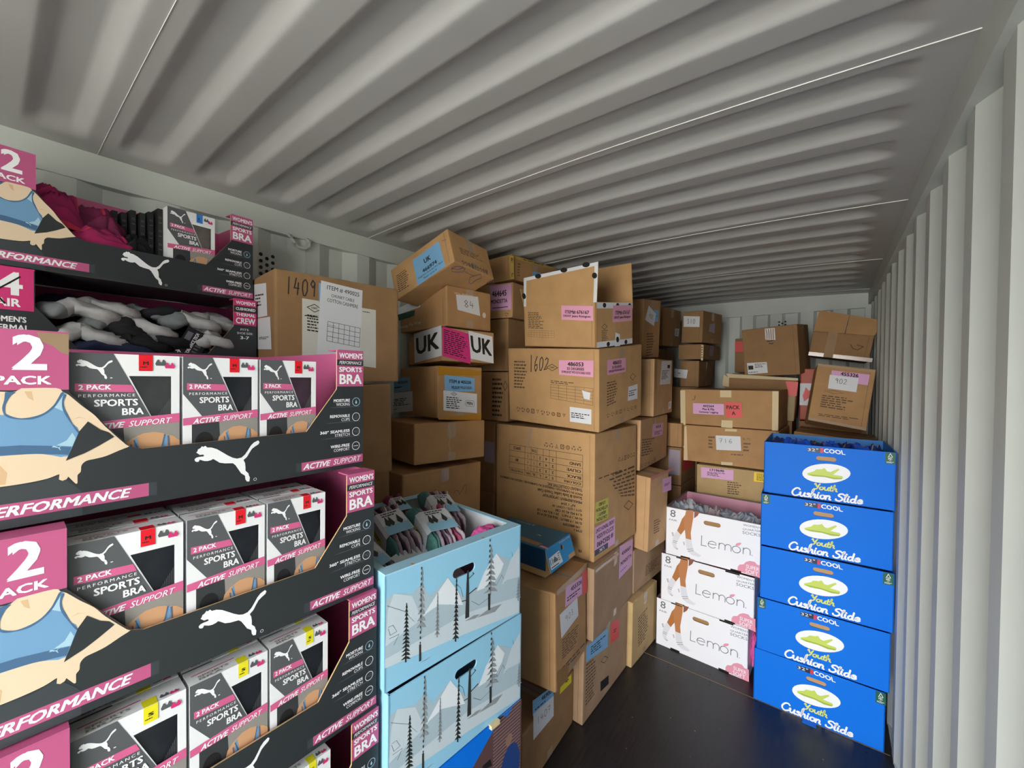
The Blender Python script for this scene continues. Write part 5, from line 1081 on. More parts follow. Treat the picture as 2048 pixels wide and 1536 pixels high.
mb=MB(); mb.rect(f,0,0,.4,.03,'tapeclear',1); mb.rect(f,.1,.0,.16,.2,'kraftgrey',1.2); mb.line(f,[(.25,.12),(.27,.09),(.30,.08),(.33,.11),(.29,.12)],'inksoft',.006,2); mb.build('tape',root)
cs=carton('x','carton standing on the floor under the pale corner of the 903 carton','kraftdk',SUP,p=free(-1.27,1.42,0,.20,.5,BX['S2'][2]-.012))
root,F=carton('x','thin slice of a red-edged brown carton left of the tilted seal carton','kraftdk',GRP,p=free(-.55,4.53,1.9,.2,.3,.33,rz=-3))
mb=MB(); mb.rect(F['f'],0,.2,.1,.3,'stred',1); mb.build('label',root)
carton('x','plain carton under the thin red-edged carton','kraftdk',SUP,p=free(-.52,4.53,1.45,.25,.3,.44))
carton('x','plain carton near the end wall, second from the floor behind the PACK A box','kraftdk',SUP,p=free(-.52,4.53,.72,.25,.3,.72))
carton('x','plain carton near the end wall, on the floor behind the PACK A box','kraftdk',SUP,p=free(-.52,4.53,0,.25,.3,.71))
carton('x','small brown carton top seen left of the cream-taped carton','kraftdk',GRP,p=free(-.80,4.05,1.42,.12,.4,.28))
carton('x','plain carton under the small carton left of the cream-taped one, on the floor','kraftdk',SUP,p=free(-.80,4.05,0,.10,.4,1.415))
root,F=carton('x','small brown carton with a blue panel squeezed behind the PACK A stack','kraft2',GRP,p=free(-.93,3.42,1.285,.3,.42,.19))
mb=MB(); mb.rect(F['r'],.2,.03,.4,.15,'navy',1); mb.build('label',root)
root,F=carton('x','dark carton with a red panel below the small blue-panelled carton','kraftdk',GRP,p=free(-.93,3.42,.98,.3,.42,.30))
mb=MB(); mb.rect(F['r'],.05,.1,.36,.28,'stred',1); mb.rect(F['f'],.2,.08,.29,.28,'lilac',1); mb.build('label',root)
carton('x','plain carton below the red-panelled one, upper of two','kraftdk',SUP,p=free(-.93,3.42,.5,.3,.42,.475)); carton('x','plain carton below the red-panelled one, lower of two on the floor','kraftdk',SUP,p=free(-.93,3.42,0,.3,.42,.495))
# ================================================================ leaping cat mark and printed figures (v, u in metres on the tray front)
CAT=[(0.35,0.089),(0.352,0.091),(0.353,0.095),(0.357,0.097),(0.36,0.101),(0.362,0.099),(0.366,0.101),(0.369,0.097),(0.377,0.096),(0.387,0.091),(0.397,0.083),(0.408,0.074),(0.417,0.068),(0.425,0.065),(0.434,0.066),(0.441,0.072),(0.447,0.081),(0.453,0.091),(0.459,0.097),(0.468,0.101),(0.471,0.097),(0.469,0.092),(0.462,0.088),(0.455,0.083),(0.45,0.075),(0.445,0.066),(0.438,0.06),(0.441,0.053),(0.442,0.044),(0.442,0.035),(0.448,0.028),(0.449,0.023),(0.451,0.018),(0.45,0.009),(0.445,0.01),(0.442,0.015),(0.441,0.024),(0.433,0.031),(0.427,0.042),(0.422,0.051),(0.417,0.056),(0.41,0.057),(0.402,0.058),(0.392,0.061),(0.385,0.067),(0.38,0.071),(0.376,0.069),(0.37,0.068),(0.364,0.069),(0.356,0.073),(0.354,0.069),(0.351,0.069),(0.348,0.071),(0.347,0.075),(0.35,0.078),(0.355,0.079),(0.362,0.079),(0.364,0.08),(0.362,0.083),(0.356,0.083)]
def cat(mb,fr,x0,y0,x1,y1,m='white',layer=3):
    mb.poly(fr,[(x0+(a-.347)/.124*(x1-x0),y0+(b-.009)/.092*(y1-y0)) for a,b in CAT],m,layer)
SK=[(0.115,0.226),(0.153,0.226),(0.161,0.219),(0.168,0.2135),(0.183,0.195),(0.2,0.176),(0.214,0.154),(0.241,0.119),(0.246,0.115),(0.232,0.109),(0.214,0.101),(0.2,0.098),(0.189,0.096),(0.183,0.089),(0.182,0.078),(0.178,0.072),(0.178,0.059),(0.175,0.059),(0.167,0.072),(0.165,0.068),(0.16,0.066),(0.156,0.069),(0.157,0.078),(0.143,0.073),(0.121,0.07),(0.092,0.069),(0.065,0.072),(0.065,0.216),(0.075,0.22),(0.093,0.221),(0.104,0.22),(0.109,0.221)]
BRA=[(0.068,0.15),(0.07,0.2),(0.078,0.219),(0.086,0.2),(0.093,0.184),(0.099,0.185),(0.106,0.18),(0.115,0.177),(0.128,0.179),(0.14,0.185),(0.15,0.197),(0.155,0.208),(0.161,0.219),(0.164,0.214),(0.162,0.203),(0.163,0.191),(0.167,0.179),(0.171,0.165),(0.18,0.149),(0.167,0.108),(0.135,0.116),(0.092,0.118),(0.068,0.115)]
BAND=[(0.068,0.134),(0.113,0.133),(0.147,0.128),(0.171,0.123),(0.167,0.11),(0.128,0.117),(0.092,0.119),(0.068,0.117)]
GAP=[(0.191,0.166),(0.207,0.15),(0.218,0.144),(0.225,0.135),(0.205,0.121),(0.187,0.11),(0.175,0.105),(0.164,0.1),(0.172,0.123),(0.18,0.149)]
TRN=[(0.098,0.220),(0.109,0.22),(0.104,0.214),(0.099,0.202),(0.098,0.193),(0.099,0.185),(0.106,0.18),(0.115,0.177),(0.128,0.179),(0.14,0.185),(0.15,0.197),(0.155,0.208),(0.159,0.218),(0.162,0.217),(0.157,0.205),(0.151,0.193),(0.141,0.182),(0.128,0.175),(0.115,0.175),(0.103,0.178),(0.097,0.184),(0.095,0.195),(0.097,0.207)]
TRA=[(0.162,0.215),(0.165,0.214),(0.162,0.203),(0.163,0.191),(0.167,0.179),(0.173,0.162),(0.18,0.149),(0.178,0.148),(0.17,0.165),(0.163,0.181),(0.16,0.193),(0.16,0.205)]
LIT=[(0.161,0.219),(0.157,0.205),(0.151,0.193),(0.161,0.186),(0.16,0.205)]
LI2=[(0.172,0.148),(0.176,0.138),(0.172,0.124),(0.153,0.128),(0.165,0.135)]
TRN=cmr(TRN+[TRN[0]],3)[:-1]; TRA=cmr(TRA+[TRA[0]],3)[:-1]; BRA=cmr(BRA+[BRA[0]],3)[:-1]; SK=cmr(SK[:-5],3)+SK[-5:]
U0=.05
OUTL=[(U0,0),(.74,0),(.74,.321),(.661,.321),(.661,.217),(.58,.110),(.264,.108),(.246,.115),(.168,.219),(.168,.319),(U0,.319)]
def tray_front(fr,kind='bra',torn=False):
    mb=MB(); mb.panel(fr,OUTL,.004,'traydark','kraftedge',mback='traypinkin')
    if kind=='bra':
        mb.rect(fr,U0,.223,.168,.319,'traypink',1); mb.tx(fr,.105,.256,.143,.314,'2','white','b'); mb.tx(fr,.086,.232,.148,.2465,'PACK','white','b')
        mb.poly(fr,SK,'skin',1.2); mb.poly(fr,[(.065,.105),(.09,.108),(.1,.09),(.098,.072),(.065,.073)],'skin2',1.6)
        mb.poly(fr,[(.118,.221),(.126,.221),(.128,.205),(.122,.21)],'skin2',1.6); mb.poly(fr,[(.172,.171),(.18,.175),(.19,.171),(.181,.1735)],'skin2',1.6)
        mb.poly(fr,BRA,'brablue',2); mb.poly(fr,LIT,'bralite',2.6); mb.poly(fr,LI2,'bralite',2.6); mb.poly(fr,TRN,'bradark',3.2); mb.poly(fr,TRA,'bradark',3.2); mb.poly(fr,BAND,'bradark',3)
        mb.poly(fr,GAP,'traydark',3.8); cat(mb,fr,.148,.119,.160,.128,'bralite',4)
        mb.poly(fr,[(U0,.0),(U0,.066),(.092,.067),(.13,.068),(.157,.075),(.165,.066),(.178,.05),(.184,.04),(.184,0)],'traydk2',1.7)
        mb.poly(fr,[(.156,.069),(.16,.066),(.165,.068),(.167,.072),(.175,.059),(.178,.059),(.178,.072),(.17,.085),(.157,.083)],'skin',2.2)
        mb.rect(fr,U0,.015,.262,.040,'traypink',3)
        for i in range(5): mb.rect(fr,.262+.006*i,.015,.268+.006*i,.040,('traypink','traypink','traydk2','traydk2','traydark')[i],3)
        mb.tx(fr,.072,.019,.249,.036,'PERFORMANCE','white','bi',4)
        cat(mb,fr,.347,.009,.471,.101,'white',2); mb.ring(fr,.462,.012,.0026,.0008,'white',2,12)
        mb.rect(fr,.575,.011,.74,.033,'traypink',2)
        for i in range(4): mb.rect(fr,.575-.007*(i+1),.011,.575-.007*i,.033,('traypink','traydk2','traydk2','traydark')[i],2)
        mb.tx(fr,.572,.0145,.645,.029,'ACTIVE','white','bi'); mb.tx(fr,.652,.0145,.734,.029,'SUPPORT','white','i')
        mb.rect(fr,.661,.297,.74,.321,'traypink',1); mb.rect(fr,.661,.224,.74,.281,'traypink',1)
        mb.tx(fr,.667,.301,.737,.316,"WOMEN'S",'white','b'); mb.tx(fr,.667,.2845,.735,.2935,'PERFORMANCE','white','i')
        mb.tx(fr,.667,.2635,.735,.277,'SPORTS','white','b'); mb.tx(fr,.668,.2305,.735,.2575,'BRA','white','b')
        for (a,b,t1,t2,xl,xl2) in ((.190,.183,'MOISTURE','WICKING',.652,.659),(.148,.141,'REMOVABLE','CUPS',.642,.674),(.107,.1,'360° SEAMLESS','STRETCH',.615,.656),(.067,.06,'WIRE-FREE','COMFORT',.644,.653)):
            mb.tx(fr,xl,b-.001,.699,a,t1,'white','b'); mb.tx(fr,xl2,b-.0115,.699,b-.0035,t2,'white','')
            cx,cy=.718,a-.009; mb.ring(fr,cx,cy,.0105,.0014,'white' if t1!='MOISTURE' else 'bralite',3)
            if t1=='MOISTURE': mb.poly(fr,[(cx-.003,cy-.003),(cx,cy-.006),(cx+.003,cy-.003),(cx,cy+.006)],'bralite',3)
            elif t1=='REMOVABLE': mb.line(fr,[(cx-.005,cy-.004),(cx,cy+.006),(cx+.005,cy-.004)],'lgrey',.0008,3,True)
            elif t1[0]=='3': mb.line(fr,[(cx-.007,cy),(cx-.003,cy+.002),(cx,cy-.002),(cx+.002,cy-.001)],'lgrey',.001,3); mb.ring(fr,cx+.004,cy+.001,.003,.0008,'lgrey',3,10)
            else: mb.rect(fr,cx-.007,cy-.0007,cx+.007,cy+.0007,'white',3)
        for a,b in ((.168,.637),(.127,.623),(.086,.613)): mb.poly(fr,[(b,a-.0006),(.73,a-.0006),(.73,a+.0003),(b+.02,a+.0003)],'lgrey',2)
        if torn: mb.poly(fr,[(.131,.319),(.168,.319),(.168,.283),(.160,.286),(.150,.297),(.138,.303)],'torn',5)
    else:
        mb.rect(fr,U0,.205,.166,.319,'hotpink',1); mb.tx(fr,.098,.245,.146,.308,'4','white','b'); mb.tx(fr,.085,.214,.142,.236,'PAIR','white','b')
        mb.line(fr,[(.085,.24),(.12,.275),(.142,.298)],'holedark',.004,5); mb.line(fr,[(.085,.25),(.105,.235),(.115,.22)],'holedark',.004,5)
        mb.tx(fr,.075,.172,.152,.188,"WOMEN'S",'white','b'); mb.tx(fr,.075,.148,.158,.165,'THERMAL','white','b'); mb.tx(fr,.075,.124,.13,.141,'SOCKS','white','b')
        mb.rect(fr,.661,.297,.74,.321,'hotpink',1); mb.rect(fr,.661,.224,.74,.273,'hotpink',1)
        mb.tx(fr,.668,.302,.736,.316,"WOMEN'S",'white','b'); mb.tx(fr,.668,.280,.736,.291,'CUSHIONED','white','b')
        mb.tx(fr,.668,.258,.736,.270,'THERMAL','white','b'); mb.tx(fr,.668,.229,.736,.252,'CREW','white','b')
        mb.tx(fr,.684,.203,.712,.211,'FITS','white',''); mb.tx(fr,.672,.189,.727,.197,'SHOE SIZE:','white',''); mb.tx(fr,.683,.170,.714,.182,'3-7','white','b')
    return mb
def tray(p,kind,label,depth,torn=False,group='open product trays stacked at the left'):
    root=empty('display_tray',pose(p),label,'display tray',group); hh=.32; t=.004; inn='traypinkin' if kind=='bra' else 'magdark'
    tray_front(Fr((0,0,0),(0,1,0),(0,0,1)),kind,torn).build('front_panel',root)
    mb=MB(); mb.panel(Fr((0,.74,0),(-1,0,0),(0,0,1)),[(t,0),(depth,0),(depth,hh),(t,hh)],t,'traydark','kraftedge',mback=inn); mb.rect(Fr((0,.74,0),(-1,0,0),(0,0,1)),t,.22,depth,hh,'traypink' if kind=='bra' else 'hotpink',.5); mb.build('side_panel',root)
    mb=MB(); mb.panel(Fr((-depth,U0,0),(1,0,0),(0,0,1)),[(0,0),(depth-t,0),(depth-t,hh),(0,hh)],t,'traydark','kraftedge',mback=inn); mb.build('side_panel',root)
    mb=MB(); mb.panel(Fr((-depth,.74,0),(0,-1,0),(0,0,1)),[(0,0),(.74-U0,0),(.74-U0,hh),(0,hh)],t,'traydark','kraftedge',mback=inn); mb.build('back_panel',root)
    mb=MB(); mb.box((-depth+t,U0+t,0),(-t,.74-t,t),'traydark'); mb.build('base_panel',root)
    # folded pink ledges over the pillar and the tall panel
    mb=MB(); mb.box((-.05,.664,.3205),(0.0,.74,.3235),'traypink' if kind=='bra' else 'hotpink'); mb.build('ledge',root); mb=MB(); mb.box((-.05,U0,.319),(0,.168,.322),'traypink' if kind=='bra' else 'hotpink'); mb.build('ledge',root)
    return root
def lower(p,dz): p=list(p); p[2]+=dz; return p
P3,P4,P5=[list(BX[k]) for k in('T3','T4','T5')]; P3[3]=.68
P3[7]=0; P4[7]=0;P5[6]=0;P5[7]=0
P5[2]=P4[2]-.3265; P5[1]-=.022; P3[2]=P4[2]+.3265
tray(P3,'bra','dark and pink two-pack bra tray with a torn corner, third tray from the top',.68,True)
tray(P4,'bra','dark and pink two-pack bra tray with red size stickers, directly under the torn one',.68)
tray(P5,'bra','dark and pink two-pack bra tray with yellow size stickers',.68)
P6=list(P5); P6[2]-=.3265; P6[1]+=.008; P6[0]+=.0
tray(P6,'bra','dark and pink bra tray cut by the bottom edge, next above the lowest tray',.68)
P7=list(P6); P7[2]-=.3265; P7[1]-=.01
tray(P7,'bra','lowest dark and pink bra tray resting on the pallet',.68)
P2_=list(BX['T2']); P1_=list(BX['T1']); P2_[6]=P2_[7]=0; P1_[6]=P1_[7]=0; P2_[8]=math.radians(2); P2_[2]=P1_[2]-.3265; P2_[0]=P1_[0]+.008; P2_[1]=P1_[1]-.005
tray(P1_,'bra','topmost dark bra tray holding magenta garments, just below the roof rail',.30)
tray(P2_,'sock','black and hot pink thermal crew sock tray, second from the top',.30)
# pallet under the trays
zp=P7[2]-.001
root=empty('pallet',Matrix.Translation((-1.69,-.03,0)),'wooden pallet under the nearest stack of bra trays','pallet')
for i in range(5): mb=MB(); mb.box((.0+.145*i,0,zp-.022),(.10+.145*i,.70,zp),'wood'); mb.build('deck_board',root)
for i in range(3): mb=MB(); mb.box((0,.30*i,0),(.68,.10+.30*i,zp-.022),'wood'); mb.build('runner',root)
# ---- bra boxes
def bra_proto(size,fab):
    col={'M':'bbred','S':'bbyel','L':'bbblue'}[size]
    root=empty('bra_box',Matrix(),'x','bra box'); h=.284; w=.150; dp=.052; fr=Fr((0,0,0),(0,1,0),(0,0,1),.0005)
    mb=MB(); win=[(.0755,.243),(.137,.243),(.137,.160),(.110,.157)]
    mb.panel(fr,[(0,0),(w,0),(w,h),(0,h)],.0012,'bbwhite','bbwhite',holes=[win])
    B=MB(); B.box((-dp,0,0),(-.0012,.001,h),'bbwhite'); B.box((-dp,w-.001,0),(-.0012,w,h),'bbwhite'); B.box((-dp,0,h-.001),(-.0012,w,h),'bbwhite'); B.box((-dp,0,0),(-.0012,w,.001),'bbwhite'); B.box((-dp,0,0),(-dp+.001,w,h),'bbwhite')
    for v,f in ((B.v,B.f),): mb.geo(v,f,'bbwhite')
    mb.poly(fr,[(0,h),(.055,h),(.1085,.157),(.047,.142),(0,.207)],'bbgrey',1)
    cat(mb,fr,.008,.237,.054,.272,'white',2); mb.rect(fr,.0505,.2385,.0535,.240,'white',2)
    mb.poly(fr,[(.007,.229),(.007,.215),(.084,.212),(.079,.226)],'bbpink',2); mb.tx(fr,.011,.2175,.052,.2265,'2 PACK','white','b')
    mb.tx(fr,.011,.204,.084,.2095,'PERFORMANCE','white','s'); mb.tx(fr,.030,.1865,.088,.1995,'SPORTS','white','b'); mb.tx(fr,.066,.169,.096,.182,'BRA','white','b')
    mb.poly(fr,[(0,.141),(w,.150),(w,.168),(0,.156)],'bbpink',2)
    q=lambda a,b,c,d:(lambda s,t:(a+(c-a)*s,(b+(d-b)*t)+.006*(a+(c-a)*s)/w*1.2))
    mb.text(fr,q(.018,.1425,.070,.1535),'ACTIVE','white','bi',3); mb.text(fr,q(.075,.1425,.138,.1535),'SUPPORT','white','i',3)
    mb.poly(fr,[(.016,0),(w,0),(w,.150),(.070,.145),(.016,.142)],'bbgr2',1); mb.poly(fr,[(.016,0),(.075,0),(.068,.145),(.016,.142)],'bbdark',1.3)
    mb.poly(fr,[(.068,.04),(.062,.09),(.068,.112),(.078,.122),(.096,.132),(.112,.133),(.122,.130),(.140,.122),(w,.112),(w,.04)],'bbskin',1.7)
    mb.poly(fr,[(.080,.02),(.083,.085),(.082,.12),(.086,.125),(.09,.10),(.10,.088),(.115,.088),(.123,.105),(.126,.128),(.131,.124),(.130,.10),(.138,.085),(.138,.02)],'brablue',2.2)
    mb.line(fr,[(.082,.12),(.088,.10),(.10,.087),(.115,.087),(.123,.105),(.127,.127)],'bradark',.002,2.8); mb.line(fr,[(.078,.112),(.081,.09),(.080,.07)],'bradark',.002,2.8); mb.line(fr,[(.132,.124),(.133,.10),(.139,.085)],'bradark',.002,2.8)
    mb.ell(fr,rectmap(.022,.085,.056,.125),'black',2.2)
    mb.rect(fr,.089,.253,.109,h,col,2); mb.tx(fr,.095,.265,.103,.2715,size,'ink','b'); dashes(mb,fr,rectmap(.091,.258,.107,.262),1,'ink',3)
    def bicon(fr,x,y,s,c,L): mb.poly(fr,[(x,y),(x+s,y),(x+s*1.1,y+s*.3),(x+s*.85,y+s*.85),(x+s*.7,y+s*.85),(x+s*.62,y+s*.5),(x+s*.4,y+s*.5),(x+s*.3,y+s*.85),(x+s*.15,y+s*.85),(x-s*.1,y+s*.3)],c,L)
    bicon(fr,.114,.264,.014,'bbgrey',2); bicon(fr,.128,.259,.013,'hotpink',3)
    tf=Fr((-dp,0,h),(0,1,0),(1,0,0),-.0005)
    mb.rect(Fr((-dp,0,h),(1,0,0),(0,1,0),.0005),dp-.022,.089,dp,.109,col,1)
    t2=Fr((0,0,h),(0,1,0),(-1,0,0),.0005)   # top face, v runs away from the front
    bicon(t2,.114,.006,.012,'bbgrey',2); bicon(t2,.128,.003,.011,'hotpink',3)
    mb.tx(t2,.018,.004,.062,.011,'BRA','bbgr2','b'); mb.tx(t2,.018,.013,.075,.020,'SPORTS','bbgr2','b'); mb.rect(t2,.01,.028,.09,.031,'bbpink',1)
    mb.build('box_shell',root)
    g=MB()
    grid(lambda a,b:(-.006-.004*noise.noise(Vector((a*20,b*20,hash(fab)%7)))-.004*abs(math.sin(a*40+b*9)),a,b),[.07+.008*i for i in range(10)],[.15+.01*i for i in range(11)],fab,g,True)
    f2=Fr((0.0,0,0),(0,1,0),(0,0,1))
    g.build('folded_fabric',root,smooth=True)
    s=MB()
    for i in range(10):
        x=.1155+.0024*i; y=min(.205,.162+.0042*i)
        s.face([(-.0025,x,.158),(-.0025,x+.0009,.158),(-.0025,x+.0009,y+.003),(-.0025,x,y)],'stripe')
    s.build('ribbing',root)
    s=MB(); s.poly(Fr((-.0014,0,0),(0,1,0),(0,0,1)),win,'film',0); s.build('window_film',root)
    return root
PRO={}
NAMEC={'fabdark':'dark','fabgrey':'grey','fabplum':'plum','fabwhite':'pale'}
ROW=['front row','second row','third row']
def place_bra(P,start,wsc,row,size,fab,label,dz=.0045,lean=0,dx=0,g='bra boxes in the trays'):
    k=(size,fab)
    if k not in PRO: r=PRO[k]=bra_proto(size,fab)
    else: r=copy_tree(PRO[k])
    Mx=pose(P)@Matrix.Translation((-.012-row*.056+dx,start,dz))@Euler((0,lean,0)).to_matrix().to_4x4()@Matrix.Diagonal((1,wsc,1,1))
    r.matrix_world=Mx; r['label']=label; r['group']=g; return r
ORD=['nearest','middle','farthest']
ST=[(.169,1.04),(.3305,.94),(.477,.885)]
for P,size,tn,rows in ((P3,'M','tray with the torn corner',1),(P4,'M','tray below the torn one',3),(P5,'S','tray with yellow size stickers',3)):
    for c,(s0,ws) in enumerate(ST):
        for r in range(rows):
            fab=('fabgrey','fabdark','fabplum')[c] if P is P3 else 'fabdark'
            place_bra(P,s0,ws,r,size,fab,'%s bra box, %s, in the %s'%(ORD[c],ROW[r],tn),dz=.0045-(.002*r)*(r>0)+.0022*(r==1),dx=-.001*r)
    place_bra(P,.055,.70,0,size,'fabdark','bra box behind the tall 2 PACK panel of the %s'%tn)
for c,(s0,ws) in enumerate(ST[:3]): place_bra(P6,s0,ws,0,'S','fabdark','%s bra box in the tray cut off by the bottom edge'%ORD[c])
# one pale box standing in the top tray with an open lid, black cartons behind it
place_bra(P1_,.470,.95,0,'L','fabwhite','single two-pack bra box with blue size sticker in the topmost tray',g='x')['group']='bra boxes in the trays'
bpos=[(.455,-.03),(.435,-.05),(.415,-.06),(.395,-.075),(.375,-.09),(.355,-.105)]
def blackbox():
    mb=MB(); mb.box((-.14,0,0),(0,.014,.27),'black'); fr=Fr((0,0,0),(0,1,0),(0,0,1))
    for i in range(5): mb.ring(fr,.007,.24-.045*i,.003,.0008,'lgrey',1,10); mb.rect(fr,.003,.222-.045*i,.011,.2235-.045*i,'lgrey',1)
    return mb.build('slim_box')
pb=None
for i,(y,x) in enumerate(bpos):
    o=blackbox() if pb is None else pb.copy()
    if pb is None: pb=o
    else: COL.objects.link(o)
    o.matrix_world=pose(P1_)@Matrix.Translation((x-.02,y,.0045 if i==0 else .0045))@Matrix.Diagonal((1,1,(1.03,.98,.95,.97,.93,.94)[i],1))
    tag(o,'slim black carton on edge in the topmost tray, %s counting from the bra box'%['first','second','third','fourth','fifth','sixth'][i],'box','slim black cartons in the topmost tray')
# ================================================================ soft goods
def crumple(name,sx,sy,sz,mat,seed,mw,amp=.35,freq=3.0,mat2=None,nu=56,nv=34):
    mb=MB(); pts=[]
    for j in range(nv+1):
        th=math.pi*j/nv
        for i in range(nu):
            ph=2*math.pi*i/nu; d=Vector((math.sin(th)*math.cos(ph),math.sin(th)*math.sin(ph),math.cos(th)))
            n=noise.noise(d*freq*.6+Vector((seed,0,0))); w=noise.noise(d*freq+Vector((0,seed*2.3,n*2))); rg=1-abs(w)*2.2
            n3=1-abs(noise.noise(d*freq*2.1+Vector((seed,seed,0))))*2
            r=1+amp*(.5*n+.55*rg-.35+.22*n3)
            sg=lambda a:math.copysign(abs(a)**.75,a)
            z=sg(d.z)*r*sz; z=max(z,-sz*.95)
            pts.append((sg(d.x)*r*sx,sg(d.y)*r*sy,z))
    mb.v=pts; a=mb.mi(mat); b=mb.mi(mat2) if mat2 else a
    for j in range(nv):
        for i in range(nu):
            mb.f.append((j*nu+i,(j+1)*nu+i,(j+1)*nu+(i+1)%nu,j*nu+(i+1)%nu))
            c=pts[j*nu+i]; k=noise.noise(Vector((c[0]*14+seed,c[1]*14,c[2]*14)))
            mb.m.append(b if (mat2 and abs(k)<.06) else a)
    return mb.build(name,None,mw,smooth=True)
def inP(P,x,y,z,rz=0,rx=0,ry=0): return pose(P)@Matrix.Translation((x,y,z))@Euler((rx,ry,rz)).to_matrix().to_4x4()
def drape(name,mw,w,d,h,mat,seed,trim=None,folds=3.2,nx=46,ny=34,th=.004):
    """a heaped piece of cloth: ridged folds under a soft mound, with thickness and a hem"""
    mb=MB(); P=[]
    for j in range(ny+1):
        for i in range(nx+1):
            u=i/nx*2-1; v=j/ny*2-1
            e=max(0,(1-abs(u)**3))*max(0,(1-abs(v)**3)); q=Vector((u*1.3+seed,v*.8-seed,seed*.7))
            a=noise.noise(q*1.2)*1.1; r1=1-abs(math.sin((u*folds+a*2.2+v*.9)*1.6)); r2=1-abs(noise.noise(q*2.0+Vector((a,0,0))))*1.6
            z=h*(e*(.42+.36*r1+.24*r2)-.10*(1-e)); P.append((u*w/2+.10*w*noise.noise(q*1.9),v*d/2+.10*d*noise.noise(q*1.9+Vector((7,3,1))),z))
    n=len(P); mb.v=P+[(p[0],p[1],p[2]-th) for p in P]; a=mb.mi(mat); b=mb.mi(trim or mat); X=nx+1
    for j in range(ny):
        for i in range(nx):
            q=(j*X+i,j*X+i+1,(j+1)*X+i+1,(j+1)*X+i); m=b if trim and (i in(0,nx-1) or j in(0,ny-1) or (i==int(nx*.62))) else a
            mb.f.append(q); mb.m.append(m); mb.f.append(tuple(k+n for k in q[::-1])); mb.m.append(m)
    rim=[i for i in range(X)]+[j*X+nx for j in range(1,ny+1)]+[ny*X+i for i in range(nx-1,-1,-1)]+[j*X for j in range(ny-1,0,-1)]
    for k in range(len(rim)):
        p,q=rim[k],rim[(k+1)%len(rim)]; mb.f.append((p,p+n,q+n,q)); mb.m.append(b)
    return mb.build(name,None,mw,smooth=True)
def sock(name,mw,pts,wd,th,mat,seed,toe=None,cuff=None):
    """flattened knitted tube along a bent path with wrinkles, rounded toe and open cuff"""
    C=cmr3(pts,7); n=len(C); m=18; mb=MB(); vs=[]
    for i,p in enumerate(C):
        t=(C[min(i+1,n-1)]-C[max(i-1,0)]).normalized(); s=t.cross(Vector((0,0,1)))
        s=s.normalized() if s.length>.05 else Vector((0,1,0)); up=s.cross(t); f=i/(n-1); rd=min(1,math.sqrt(max(0,1-(1-min(1,f*6))**2))+.04) if f<.17 else 1
        wr=1+.10*math.sin(f*26+seed)*noise.noise(Vector((f*3,seed,0)))*2
        for k in range(m):
            a=2*math.pi*k/m; q=noise.noise(Vector((math.cos(a)*1.5+seed,math.sin(a)*1.5,f*7)))
            vs.append(p+s*(math.cos(a)*wd*.5*rd*(wr+.12*q))+up*(math.copysign(abs(math.sin(a))**.8,math.sin(a))*th*.5*rd*(1+.7*q)))
    mb.v=[tuple(v) for v in vs]; a0=mb.mi(mat); a1=mb.mi(toe or mat); a2=mb.mi(cuff or mat)
    for i in range(n-1):
        for k in range(m): mb.f.append((i*m+k,(i+1)*m+k,(i+1)*m+(k+1)%m,i*m+(k+1)%m)); mb.m.append(a1 if i<n*.16 else a2 if i>n*.86 else a0)
    mb.f.append(tuple(range(m))); mb.m.append(a1); mb.f.append(tuple((n-1)*m+k for k in range(m))[::-1]); mb.m.append(a2)
    return mb.build(name,None,mw,smooth=True)
def cmr3(P,k):
    P=[Vector(p) for p in P]; Q=[P[0]]+P+[P[-1]]; o=[]
    for i in range(1,len(Q)-2):
        a,b,c,d=Q[i-1:i+3]
        for j in range(k):
            t=j/k; o.append(.5*((2*b)+(c-a)*t+(2*a-5*b+4*c-d)*t*t+(3*b-3*c+d-a)*t**3))
    return o+[P[-1]]
G1='magenta garments in the topmost tray'
for i,(x,y,z,a,b,c,m,m2,lb,rz) in enumerate([(-.10,.20,.165,.13,.17,.10,'magenta','coral','magenta garment with coral binding nearest the tall panel of the topmost tray',.2),(-.14,.32,.150,.15,.18,.09,'magdark','coral','dark magenta garment in the middle of the topmost tray',-.5),(-.055,.315,.10,.07,.19,.06,'magenta','coral','magenta sleeve along the lip of the topmost tray',.1),(-.19,.17,.16,.10,.14,.08,'magdark','magenta','dark magenta garment against the back of the topmost tray',.9),(-.085,.40,.10,.10,.12,.07,'blackcloth',None,'black folded garment between the magenta ones and the black cartons',.3)]):
    tag(drape('folded_garment',inP(P1_,x,y,z,rz=rz,rx=-.15),a,b,c*1.25,m,i*3.1+1,m2),lb,'garment',G1)
tag(drape('folded_garment',inP(P1_,-.15,.26,.07),.19,.26,.08,'magdark',9.7),'dark magenta garment lying under the others in the topmost tray','garment',G1)
G2='loose socks in the thermal sock tray'
